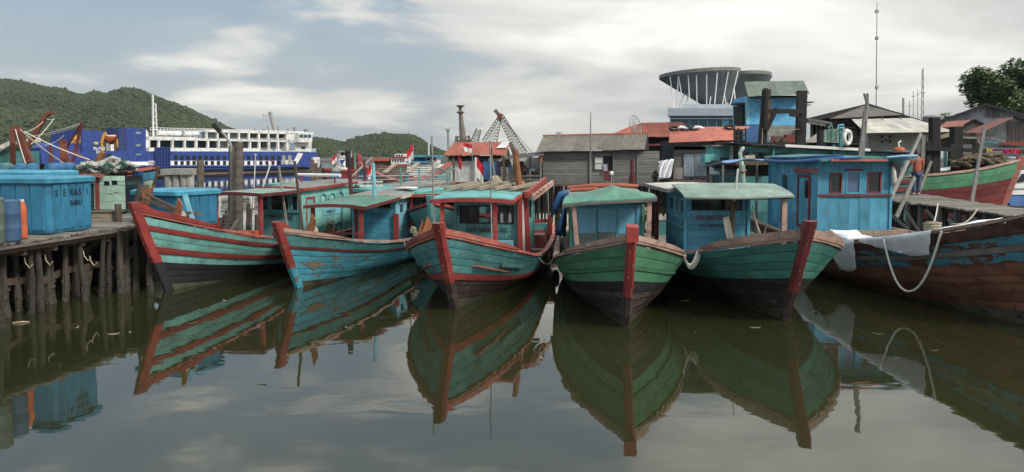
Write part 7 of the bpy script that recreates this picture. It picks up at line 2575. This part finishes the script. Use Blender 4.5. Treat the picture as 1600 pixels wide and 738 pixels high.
def right_pier():
    t = thing('wooden_pier', 'narrow plank pier on thin piles where the man in the orange shirt stands', 'pier', (14, 24, 0))
    z = 1.62
    n = 52
    for i in range(n):
        y = 17.6 + i * .235
        te = (y - 17.6) / 12
        x0 = 12.75 + .25 * te + jit(.12)
        x1 = 14.1 + 2.1 * te + jit(.1)
        dz_ = jit(.012)
        MB().box(x0, x1, y, y + .205, z - .045 + dz_, z + dz_).build('plank', 'wood_deck', t, world=True)
    for x in (13.0, 14.3):
        MB().beam((x, 17.6, z - .13), (x + .5, 29.8, z - .13), .1, .16).build('beam', 'wood_brown', t, world=True)
    for i in range(22):
        y = 17.8 + i * .56
        for j, x in enumerate((12.95, 13.4, 13.9, 14.4)):
            if j and RND.random() < .25: continue
            add_pile(t, x + jit(.12), y + jit(.2), z - .05, (jit(.2), jit(.15)), RND.uniform(.045, .085), crust=False, mat='wood_grey' if j == 0 and i % 3 else 'wood_pile')
    for k in range(10):
        y = 18 + k * 1.15
        MB().beam((12.85, y, .55 + jit(.2)), (12.9, y + 1.4, 1.25 + jit(.2)), .05, .09).build('brace', 'wood_grey', t, world=True)
    # tall posts
    def tp(px, py0, Y, wd, label, mat='wood_dark', py1=345, lean=0):
        tt = thing('pier_post', label, 'post', (P(px, 300, Y).x, Y, -.5), 0, 'tall dark posts beside the narrow pier')
        MB().beam(P(px, py1 + 60, Y), P(px + lean, py0, Y), wd, wd, up=(0, 1, 0)).build('post', mat, tt, world=True)
        return tt
    a = tp(1460, 184, 29.5, .31, 'tallest black square post just right of the man in the orange shirt')
    MB().beam(P(1449, 310, 29.4), P(1450, 221, 29.4), .20, .2, up=(0, 1, 0)).build('side_post', 'wood_dark', a, world=True)
    MB().beam(P(1444, 232, 29.2), P(1540, 236, 29.2), .12, .16).build('cross_beam', 'wood_dark', a, world=True)
    a = tp(1494, 198, 30.5, .36, 'thick black post with a doubled foot left of the brown net heap')
    MB().beam(P(1487, 300, 30.4), P(1489, 225, 30.4), .3, .2, up=(0, 1, 0)).build('side_post', 'wood_dark', a, world=True)
    tp(1527, 208, 31, .28, 'short rounded black post in front of the board fence', 'wood_brown')
    tp(1283, 203, 30, .26, 'black post left of the life ring beside the long teal boat')
    t = thing('handrail', 'grey crooked handrail running right from the tall black posts', 'rail', (P(1510, 240, 31).x, 31, 2.5))
    for p, q in (((1500, 215), (1550, 216)), ((1524, 216), (1548, 216)), ((1548, 216), (1570, 222)), ((1527, 218), (1537, 240))):
        MB().beam(P(*p, 30.6), P(*q, 30.6), .07, .09, up=(0, 1, 0)).build('rail', 'wood_grey', t, world=True)
    # leaning spars
    def spar(p, q, wd, label, mat='wood_grey'):
        a, b = P(*p), P(*q)
        return solo(MB().beam(a, b, wd, wd * .45, up=(0, 1, 0), w1=wd * .8), 'leaning_spar', mat, label, 'spar', 'spars leaning on the narrow pier')
    spar((1518, 318, 24), (1538, 200, 25), .12, 'long grey board leaning upright in front of the green and dark red boat')
    spar((1386, 322, 23.5), (1439, 209, 26), .12, 'broad grey board leaning past the shoulder of the man in the orange shirt')
    spar((1400, 340, 22), (1429, 277, 23), .12, 'short grey board leaning below the man in the orange shirt')
    spar((1436, 300, 28.6), (1455, 252, 28.8), .12, 'narrow board leaning beside the legs of the man in the orange shirt')
    spar((1441, 255, 28.6), (1443, 212, 28.8), .16, 'small pale board standing behind the head of the man in the orange shirt')


right_pier()


# ------------------------------------------------------------------ people
def skin_mesh(name, pts, edges, radii, mat, parent, sub=2):
    me = bpy.data.meshes.new(name)
    me.from_pydata([tuple(p) for p in pts], edges, [])
    o = bpy.data.objects.new(name, me)
    COL.objects.link(o)
    sm = o.modifiers.new('skin', 'SKIN')
    for i, r in enumerate(radii):
        me.skin_vertices[0].data[i].radius = (r, r) if not isinstance(r, tuple) else r
    me.skin_vertices[0].data[0].use_root = True
    sm.use_smooth_shade = True
    ss = o.modifiers.new('sub', 'SUBSURF')
    ss.levels = ss.render_levels = sub
    dg = bpy.context.evaluated_depsgraph_get()
    m2 = bpy.data.meshes.new_from_object(o.evaluated_get(dg))
    bpy.data.objects.remove(o)
    m2.materials.clear()
    m2.materials.append(MATS[mat])
    o2 = bpy.data.objects.new(name, m2)
    COL.objects.link(o2)
    o2.parent = parent
    RM[o2.name] = RM[parent.name]
    return o2


def hand(pts, edges, radii, wrist_i, dirv, side, curl=.5):
    """palm and five fingers grown from the wrist joint"""
    d = Vector(dirv).normalized()
    s = Vector(side).normalized()
    n = d.cross(s)
    w_ = Vector(pts[wrist_i])
    palm = len(pts); pts.append(w_ + d * .085); radii.append((.036, .02)); edges.append((wrist_i, palm))
    for k, ln in enumerate((.07, .08, .074, .058)):
        base = len(pts)
        pts.append(w_ + d * .10 + s * (.03 - .02 * k)); radii.append(.0095); edges.append((palm, base))
        pts.append(w_ + d * (.10 + ln * .55) + s * (.032 - .021 * k) + n * ln * .25 * curl); radii.append(.0085); edges.append((base, base + 1))
        pts.append(w_ + d * (.10 + ln * .85) + s * (.032 - .021 * k) + n * ln * .75 * curl); radii.append(.0075); edges.append((base + 1, base + 2))
    b = len(pts)
    pts.append(w_ + d * .055 + s * .045); radii.append(.011); edges.append((palm, b))
    pts.append(w_ + d * .095 + s * .062 + n * .02); radii.append(.009); edges.append((b, b + 1))


def man_on_pier():
    t = thing('person', 'person in orange red shirt and jeans standing on the narrow pier, seen from behind', 'person', (15.35, 27.9, 1.625), radians(12))
    # own frame: faces +y (away), x right, z up, 1.66 m tall
    pts = [Vector(p) for p in ((0, 0, .90), (0, .01, 1.08), (0, .0, 1.26), (0, .0, 1.37), (0, .02, 1.44), (.01, .04, 1.52), (.015, .055, 1.59),
                               (-.19, 0, 1.33), (-.27, .06, 1.10), (-.22, .26, 1.02), (.19, 0, 1.33), (.25, -.03, 1.07), (.22, .10, .86),
                               (-.095, 0, .86), (-.11, .02, .47), (-.12, -.02, .09), (-.13, .13, .04), (.095, 0, .86), (.11, .03, .47), (.10, .02, .09), (.12, .17, .04))]
    edges = [(0, 1), (1, 2), (2, 3), (3, 4), (4, 5), (5, 6), (3, 7), (7, 8), (8, 9), (3, 10), (10, 11), (11, 12), (0, 13), (13, 14), (14, 15), (15, 16), (0, 17), (17, 18), (18, 19), (19, 20)]
    radii = [(.14, .10), (.13, .09), (.145, .10), (.12, .08), .052, .085, .080, .055, .042, .030, .055, .042, .030, .085, .055, .038, .034, .085, .055, .038, .034]
    hand(pts, edges, radii, 9, (.15, .9, .25), (1, 0, 0), .9)
    hand(pts, edges, radii, 12, (0, .35, -1), (0, 1, .3), .6)
    skin_mesh('body', pts, edges, radii, 'skin', t)
    # face details (turned away)
    MB().tube([(.013, .115, 1.565), (.013, .145, 1.535), (.013, .12, 1.525)], [.012, .016, .012], 6).build('nose', 'skin', t, smooth=True)
    for s in (-1, 1):
        MB().lathe([(.002, -.011), (.010, -.006), (.012, 0), (.010, .006), (.002, .011)], 8, (.013 + s * .03, .125, 1.565)).build('eye', 'dark', t, smooth=True)
        MB().torus((.012 + s * .088, .04, 1.555), .022, .009, axis=(1, .3 * s, 0), n=10, m=5).build('ear', 'skin', t, smooth=True)
    MB().beam((-.012, .128, 1.495), (.038, .128, 1.495), .012, .008).build('mouth', 'maroon', t)
    skin_mesh('hair', [Vector((.012, .02, 1.60)), Vector((.012, .0, 1.545)), Vector((.014, .05, 1.63))], [(0, 1), (0, 2)], [.092, .085, .07], 'hair', t)
    # shirt with short sleeves
    sp = [Vector(p) for p in ((0, 0, .84), (0, .0, .98), (0, .0, 1.12), (0, 0, 1.27), (0, .0, 1.375), (-.20, 0, 1.325), (-.255, .04, 1.16), (.20, 0, 1.325), (.24, -.02, 1.14))]
    skin_mesh('shirt', sp, [(0, 1), (1, 2), (2, 3), (3, 4), (4, 5), (5, 6), (4, 7), (7, 8)], [(.175, .125), (.17, .125), (.165, .125), (.17, .12), (.10, .08), .078, .072, .078, .072], 'shirt', t)
    jp = [Vector(p) for p in ((0, 0, .90), (-.10, 0, .80), (-.112, .02, .47), (-.122, -.015, .10), (.10, 0, .80), (.112, .03, .47), (.105, .02, .10))]
    skin_mesh('jeans', jp, [(0, 1), (1, 2), (2, 3), (0, 4), (4, 5), (5, 6)], [(.165, .125), .108, .078, .068, .108, .078, .068], 'jeans', t)
    for x, y in ((-.128, .05), (.112, .09)):
        MB().tube([(x, y - .11, .04), (x, y, .045), (x, y + .12, .03)], [.045, .05, .04], 8).build('shoe', 'rope', t, smooth=True)


man_on_pier()


def seated_person():
    o = P(816, 266, 41.6)
    zf = P(0, 285, 41.6).z
    t = thing('person', 'bare shouldered person sitting under the lean-to beside the railing', 'person', (o.x, 41.6, zf), radians(200))
    pts = [Vector(p) for p in ((0, 0, .50), (0, .02, .68), (0, .04, .86), (0, .05, .95), (0, .07, 1.02), (0, .10, 1.10), (0, .11, 1.15),
                               (-.18, .04, .90), (-.25, .12, .66), (-.12, .32, .60), (.18, .04, .90), (.25, .12, .66), (.12, .32, .60),
                               (-.10, .05, .48), (-.14, .42, .50), (-.14, .44, .08), (-.14, .58, .04), (.10, .05, .48), (.14, .42, .50), (.14, .44, .08), (.14, .58, .04))]
    edges = [(0, 1), (1, 2), (2, 3), (3, 4), (4, 5), (5, 6), (3, 7), (7, 8), (8, 9), (3, 10), (10, 11), (11, 12), (0, 13), (13, 14), (14, 15), (15, 16), (0, 17), (17, 18), (18, 19), (19, 20)]
    radii = [(.15, .11), (.14, .10), (.15, .10), (.11, .08), .05, .085, .08, .055, .042, .032, .055, .042, .032, .085, .06, .042, .035, .085, .06, .042, .035]
    hand(pts, edges, radii, 9, (.3, .9, 0), (1, 0, 0), .5)
    hand(pts, edges, radii, 12, (-.3, .9, 0), (-1, 0, 0), .5)
    skin_mesh('body', pts, edges, radii, 'skin', t)
    skin_mesh('hair', [Vector((0, .09, 1.17)), Vector((0, .05, 1.11))], [(0, 1)], [.09, .085], 'hair', t)
    jp = [Vector(p) for p in ((0, 0, .50), (-.11, .06, .49), (-.14, .42, .51), (.11, .06, .49), (.14, .42, .51))]
    skin_mesh('shorts', jp, [(0, 1), (1, 2), (0, 3), (3, 4)], [(.17, .13), .11, .085, .11, .085], 'jeans', t)
    b = thing('bench', 'plain dark bench under the seated person in the lean-to', 'bench', (o.x, 41.6, zf))
    MB().box(-.5, .5, -.2, .25, .34, .39).build('seat', 'wood_brown', b)
    for x in (-.42, .42):
        MB().box(x - .03, x + .03, -.15, .2, 0, .338).build('leg', 'wood_brown', b)


seated_person()


def far_right():
    # large brown roof
    F = Fac('hall', 'large dark hall with wide low brown gable roof behind the sand coloured roof', 'house', *facing(1262, 1455, 54), 'houses on the right shore')
    R = F.root
    for a, b in (((1258, 187), (1357, 163)), ((1357, 163), (1462, 196))):
        p, q = F.m(*a), F.m(*b)
        m = MB()
        m.slab([[(p[0], -1, p[1]), (q[0], -1, q[1])], [(p[0], 9, p[1] + .6), (q[0], 9, q[1] + .6)]], (0, 0, -.35))
        m.build('roof', 'roof_brown', R)
    F.poly('gable_wall', [(1266, 240), (1266, 188), (1356, 167), (1455, 196), (1455, 240)], 0, .2, 'wood_dark')
    for k in range(5):
        F.box('post', 1268 + 7 * k, 192, 1270 + 7 * k, 225, -.2, .0, 'wood_grey')
    for (a, b) in (((1263, 186.5), (1300, 193)), ((1262, 191), (1290, 196))):
        F.bar('rafter', a, b, .18, 'wood_grey', -1.2)
    # shingled gable in front
    F = Fac('shingled_house', 'low house with grey shingled gable over a dark slatted wall', 'house', *facing(1298, 1412, 49), 'houses on the right shore')
    a, b, c = P(1296, 186, 48), P(1412, 180, 48), P(1347, 166.5, 50)
    e = c + Vector((.6, .02, 0))
    n = 9
    for k in range(n):                                     # courses of shingles
        f0, f1 = k / n, (k + 1) / n + .012
        l0, r0 = a.lerp(c, f0), b.lerp(e, f0)
        l1, r1 = a.lerp(c, min(1, f1)), b.lerp(e, min(1, f1))
        m = MB().slab([[l0 + Vector((0, -.04, .03)), r0 + Vector((0, -.04, .03))], [l1, r1]], (0, .02, -.04))
        m.build('shingle_course', 'roof_shingle', F.root, world=True)
    for p, q in ((a, c), (b, e)):
        MB().beam(p, q, .08, .16).build('verge', 'wood_dark', F.root, world=True)
    F.poly('dark_wall', [(1300, 240), (1300, 187), (1334, 186), (1352, 208), (1352, 240)], .4, 1, 'wood_dark')
    for k in range(8):
        F.box('slat', 1322 + 1.2 * k, 199 + 3.6 * k, 1336 + 1.2 * k, 200.4 + 3.6 * k, .2, .4, 'wood_grey')
    MB().beam(P(1298, 187.5, 48.4), P(1412, 182.5, 48.4), .1, .2).build('fascia', 'wood_dark', F.root, world=True)
    # sand coloured sheet roof
    F = Fac('sheet_roofed_house', 'grey rendered house with sand coloured sheet roof and pierced vent holes', 'house', *facing(1355, 1470, 44), 'houses on the right shore')
    sheets(F.root, P(1352, 208, 43), P(1493, 206, 43), P(1331, 186, 47), P(1425, 184.5, 47), 'roof_sand', 8, 2, 5, .012)
    F.box('wall', 1356, 207, 1470, 245, .0, .3, 'cement')
    F.box('side_wall', 1350, 206, 1357, 235, -.1, .2, 'wall_lilac')
    MB().beam(P(1454, 218, 42.8), P(1494, 208, 42.8), .08, .22).build('verge', 'wood_pale', F.root, world=True)
    for px, py in ((1376, 212), (1383, 216), (1389, 212), (1376, 220), (1389, 220), (1428, 229)):
        F.box('vent_hole', px, py, px + 3.6, py + 3.4, -.03, .1, 'dark')
    F.bar('stand_pipe', (1383, 213), (1386, 217), .12, 'wall_white', -.1)
    for px, a, b in ((1377, 184, 188), (1406, 183, 187)):
        F.box('roof_block', px, a, px + 2, b, .3, .6, 'cement')
    F2 = Fac('boat_shed', 'low shed with pale shingle roof left of the life ring', 'shed', (P(1256, 230, 40).x, 40), (P(1312, 230, 40).x, 40), 'houses on the right shore')
    sheets(F2.root, P(1255, 223, 39.5), P(1312, 223, 39.5), P(1284, 203, 42), P(1325, 200, 42), 'roof_shingle', 5, 2, 4, .012)
    F2.box('wall', 1258, 222, 1318, 250, .1, .3, 'wood_dark')
    # lilac house
    F = Fac('lilac_house', 'pale lilac walled house with thin dark gable roof line below the tree', 'house', *facing(1462, 1620, 57), 'houses on the right shore')
    F.poly('wall', [(1466, 235), (1466, 190), (1541, 164), (1622, 186), (1622, 235)], 0, 6, 'wall_lilac')
    for a, b in (((1459, 192), (1541, 162.5)), ((1541, 162.5), (1625, 186))):
        p, q = F.m(*a), F.m(*b)
        MB().slab([[(p[0], -.7, p[1]), (q[0], -.7, q[1])], [(p[0], 7, p[1] + .2), (q[0], 7, q[1] + .2)]], (0, 0, -.14)).build('roof', 'roof_brown', F.root)
    for k in range(4):
        F.box('dark_board', 1541 + 5 * k, 167.5 + .9 * k, 1545.4 + 5 * k, 183, -.12, -.02, 'wood_grey')
    F.box('patch', 1562, 172, 1570, 184, -.1, -.02, 'cement')
    # rust red gable with pale blue wall
    F = Fac('rust_roofed_house', 'pale blue walled house with rust red sheet roof behind the drying clothes', 'house', *facing(1505, 1625, 47), 'houses on the right shore')
    F.poly('wall', [(1530, 245), (1530, 208), (1582, 184), (1625, 200), (1625, 245)], 0, 5, 'wall_pale_blue')
    sheets(F.root, P(1505, 207, 49.5), P(1531, 208.5, 45.8), P(1562, 185, 49.0), P(1583, 183, 45.2), 'roof_rust', 3, 3, 5, .015)
    for k in range(5):
        F.box('dark_board', 1575 + 6 * k, 187 + 1.2 * k, 1580 + 6 * k, 221, -.12, -.02, 'wood_grey')
    F.bar('verge', (1583, 182.5), (1625, 199), .22, 'wood_dark', -.2)
    F.poly('shade_roof', [(1560, 226), (1566, 221), (1620, 221), (1620, 229)], -1.2, -.1, 'roof_coral')
    F.bar('pipe', (1535, 222), (1564, 224), .1, 'cabin_pale', -.1)
    F = Fac('rust_roofed_hut', 'small hut with shallow rust red gable left of the pale blue house', 'hut', *facing(1465, 1540, 50), 'houses on the right shore')
    F.poly('wall', [(1500, 225), (1500, 199), (1522, 190), (1536, 197), (1536, 225)], 0, 3, 'cement')
    sheets(F.root, P(1466, 199, 49), P(1502, 199, 49), P(1478, 190.5, 52), P(1522, 187.5, 52), 'roof_rust', 4, 1, 5, .02)
    F.bar('verge', (1500, 200), (1522, 188), .18, 'wood_dark', -.1); F.bar('verge', (1522, 188), (1538, 196), .18, 'wood_dark', -.1)
    F.box('lower_wall', 1462, 199.5, 1500, 235, .2, .4, 'wood_brown')
    F.box('awning', 1478, 203, 1506, 206, -2, -.5, 'roof_sand')
    # clothes line
    cols = ['cloth_yellow', 'cloth_yellow', 'cloth_magenta', 'jeans', 'cloth_magenta', 'cloth_pink', 'flag_red', 'cloth_pink', 'flag_red', 'net_green']
    names = ['yellow cloth at the left end of the clothes line', 'second yellow cloth on the clothes line', 'plum cloth beside the yellow cloths on the line', 'dark blue cloth in the left half of the clothes line', 'plum cloth in the middle of the clothes line', 'pink cloth beside the middle plum cloth', 'red cloth between two pink cloths', 'pink cloth right of the red cloth on the line', 'red cloth near the right end of the clothes line', 'green cloth at the right end of the clothes line']
    for k, (mt, lab) in enumerate(zip(cols, names)):
        px = 1539 + 6.3 * k
        rows = [[P(px + 5.6 * i / 3, 232 + .2 * k + (6 + (k % 3)) * j / 3 + .4 * sin(i * 2), 41.5 + .06 * sin(i * 2 + j + k)) for i in range(4)] for j in range(4)]
        solo(MB().slab(rows, (0, .02, 0)), 'garment', mt, lab, 'garment', 'clothes on the line at the right')
    t = thing('clothes_line', 'thin line on two posts carrying bright clothes at the right', 'clothes line', (P(1570, 245, 41.5).x, 41.5, 1.0))
    MB().tube(rope_pts(P(1535, 231.5, 41.5), P(1606, 233, 41.5), .02, 8), .012, 4).build('line', 'rope', t, world=True)
    for px in (1535, 1606):
        MB().tube([P(px, 265, 41.5), P(px, 230, 41.5)], .05, 6).build('post', 'wood_grey', t, world=True)
    # antennas
    t = thing('radio_mast', 'very tall thin stayed radio mast above the brown hall roof', 'mast', (P(1370, 200, 115).x, 115, .6))
    MB().tube([P(1368.5, 235, 115), P(1369.5, 100, 115), P(1370.5, 4, 115)], [.09, .075, .05], 6).build('mast', 'steel', t, world=True)
    for y in (18, 137, 60):
        q = P(1370, y, 115); MB().box(q.x - .2, q.x + .2, 114.8, 115.2, q.z - .22, q.z + .22).build('collar', 'steel', t, world=True)
    t = thing('radio_mast', 'short lattice radio mast between the tall mast and the tree', 'mast', (P(1441, 200, 110).x, 110, .6))
    m = MB()
    for dx in (-.25, .25):
        m.beam(P(1441, 230, 110) + Vector((dx, 0, 0)), P(1442, 107, 110) + Vector((dx * .3, 0, 0)), .07, .07, up=(0, 1, 0))
    for k in range(18):
        a, b = P(1441 , 228 - 6.6 * k, 110), P(1441, 228 - 6.6 * (k + 1), 110)
        s = 1 if k % 2 else -1
        m.beam(a + Vector((-.24 * s * (1 - k / 26), 0, 0)), b + Vector((.24 * s * (1 - k / 26), 0, 0)), .07, .07, up=(0, 1, 0))
    m.build('lattice', 'steel', t, world=True)
    MB().tube([P(1436, 145, 110), P(1446, 145, 110)], .05, 4).build('cross_arm', 'steel', t, world=True)
    for k, (px, y0) in enumerate(((1411.5, 153), (1421, 158), (1427, 143), (1434, 140))):
        t = thing('aerial', ('short stout pole aerial left of the others above the brown roof', 'thin pole aerial second from the left above the brown roof', 'tall hair thin aerial left of the lattice mast', 'hair thin aerial beside the lattice mast')[k], 'aerial', (P(px, 200, 90).x, 90, .6), 0, 'small aerials above the roofs')
        MB().tube([P(px, 225, 90), P(px, y0, 90)], .12 if k == 0 else .035, 5).build('pole', 'steel', t, world=True)
        MB().tube([P(px - 2.5, y0 + 8, 90), P(px + 2.5, y0 + 8, 90)], .04, 4).build('arm', 'steel', t, world=True)
    t = thing('water_tank', 'small grey tank on the roof line left of the lilac house', 'tank', (P(1458, 190, 62).x, 62, P(0, 200, 62).z))
    MB().lathe([(.75, 0), (.8, .1), (.8, .9), (.7, 1.0), (.2, 1.1)], 14).build('tank', 'cement', t)
    MB().tube([(0, 0, -3), (0, 0, 0)], .3, 6).build('stand', 'steel', t)


far_right()


def leaf_tree(name, label, px, Y, zc, rx, rz, n, seed, trunk_r, leaf=.42, mat='leaf', cat='tree'):
    r = random.Random(seed)
    base = Vector((P(px, 240, Y).x, Y, .6))
    t = thing(name, label, cat, base)
    c = Vector((0, 0, zc - .6))
    MB().tube([(0, 0, 0), (.1, 0, c.z * .35), (-.1, .1, c.z * .65)], [trunk_r, trunk_r * .8, trunk_r * .6], 9).build('trunk', 'bark', t)
    lobes = []
    m = MB()
    for k in range(16):
        a = 2 * pi * k / 16 * 2.4
        f = .45 + .5 * r.random()
        e = c + Vector((cos(a) * rx * f, sin(a) * rx * .8 * f, r.uniform(-.55, .75) * rz))
        lobes.append((e, r.uniform(.22, .42) * rx))
        st = Vector((0, 0, c.z * r.uniform(.45, .75)))
        mid = st.lerp(e, .5) + Vector((0, 0, -.3))
        m.tube([st, mid, e], [trunk_r * .35, trunk_r * .22, trunk_r * .08], 5)
    m.build('branches', 'bark', t)
    lm = MB()
    for k in range(n):
        e, lr = lobes[r.randrange(len(lobes))]
        d = Vector((r.gauss(0, 1), r.gauss(0, 1), r.gauss(0, .75)))
        d = d.normalized() * lr * r.random() ** .45
        p = e + d
        a = Vector((r.uniform(-1, 1), r.uniform(-1, 1), r.uniform(-.5, .3))).normalized() * leaf * r.uniform(.6, 1.2)
        b = a.cross(Vector((r.uniform(-.6, .6), r.uniform(-.6, .6), 1))).normalized() * leaf * .34
        lm.add([p - a, p + b, p + a, p - b], [(0, 1, 2, 3)])
    o = lm.build('crown', mat, t)
    o['kind'] = 'stuff'
    return t


leaf_tree('tree', 'broad dark leaved tree rising behind the lilac house', 1592, 82, 9.4, 5.4, 3.7, 14000, 2, .4, .42)
leaf_tree('tree', 'low dark tree top at the left shoulder of the lilac house', 1488, 95, 7.2, 2.2, .9, 1100, 6, .25, .4)
leaf_tree('shrub', 'small bushy shrub beside the brown hall roof end', 1452, 63, 5.2, 1.6, .8, 700, 8, .12, .25, 'foliage', 'shrub')


def shore_rocks():
    """pale boards and stones on the mud under the shack"""
    for k in range(12):
        px, py = RND.uniform(1008, 1052), RND.uniform(318, 350)
        q = W(px, py)
        s = RND.uniform(.15, .5)
        m = MB()
        n = 7
        m.lathe([(s, -.1), (s * 1.1, .05), (s * .7, .16), (s * .2, .2)], n, (q.x, q.y, 0))
        m.v = [v + Vector((jit(.07), jit(.07), jit(.03))) for v in m.v]
        solo(m, 'stone', 'rock', 'flat pale stone in the shallow water between the green boats', 'stone', 'stones in the shallows between the green boats')


shore_rocks()


def floating_litter():
    r = random.Random(21)
    spots = [(178, 522), (203, 520), (300, 505), (352, 470), (540, 512), (596, 497), (846, 560), (838, 470), (1085, 520), (1180, 512), (1372, 522), (1460, 548), (120, 512), (410, 600), (640, 470), (1070, 470)]
    for k, (px, py) in enumerate(spots):
        q = W(px, py, .006)
        a = r.uniform(0, 3.1)
        d, e = Vector((cos(a), sin(a), 0)), Vector((-sin(a), cos(a), 0))
        L = r.uniform(.05, .12)
        m = MB().slab([[q + d * (i - 2) * L * .5 + e * (j - .5) * L * .5 * (1 - ((i - 2) / 2.3) ** 2) + Vector((0, 0, .004 * (i - 2) ** 2)) for i in range(5)] for j in range(2)], (0, 0, -.004))
        solo(m, 'floating_leaf', ('wood_pale', 'leaf', 'wood_brown')[k % 3], 'small fallen leaf floating on the still water', 'leaf', 'leaves floating on the water')
    for k, (a, b, lab) in enumerate((((20, 505), (46, 503), 'short stick floating at the foot of the left pier'),)):
        p, q = W(*a, .01), W(*b, .01)
        solo(MB().tube([p, p.lerp(q, .5) + Vector((.02, 0, .01)), q], [.016, .02, .012], 5), 'floating_stick', 'wood_pale', lab, 'stick')


floating_litter()
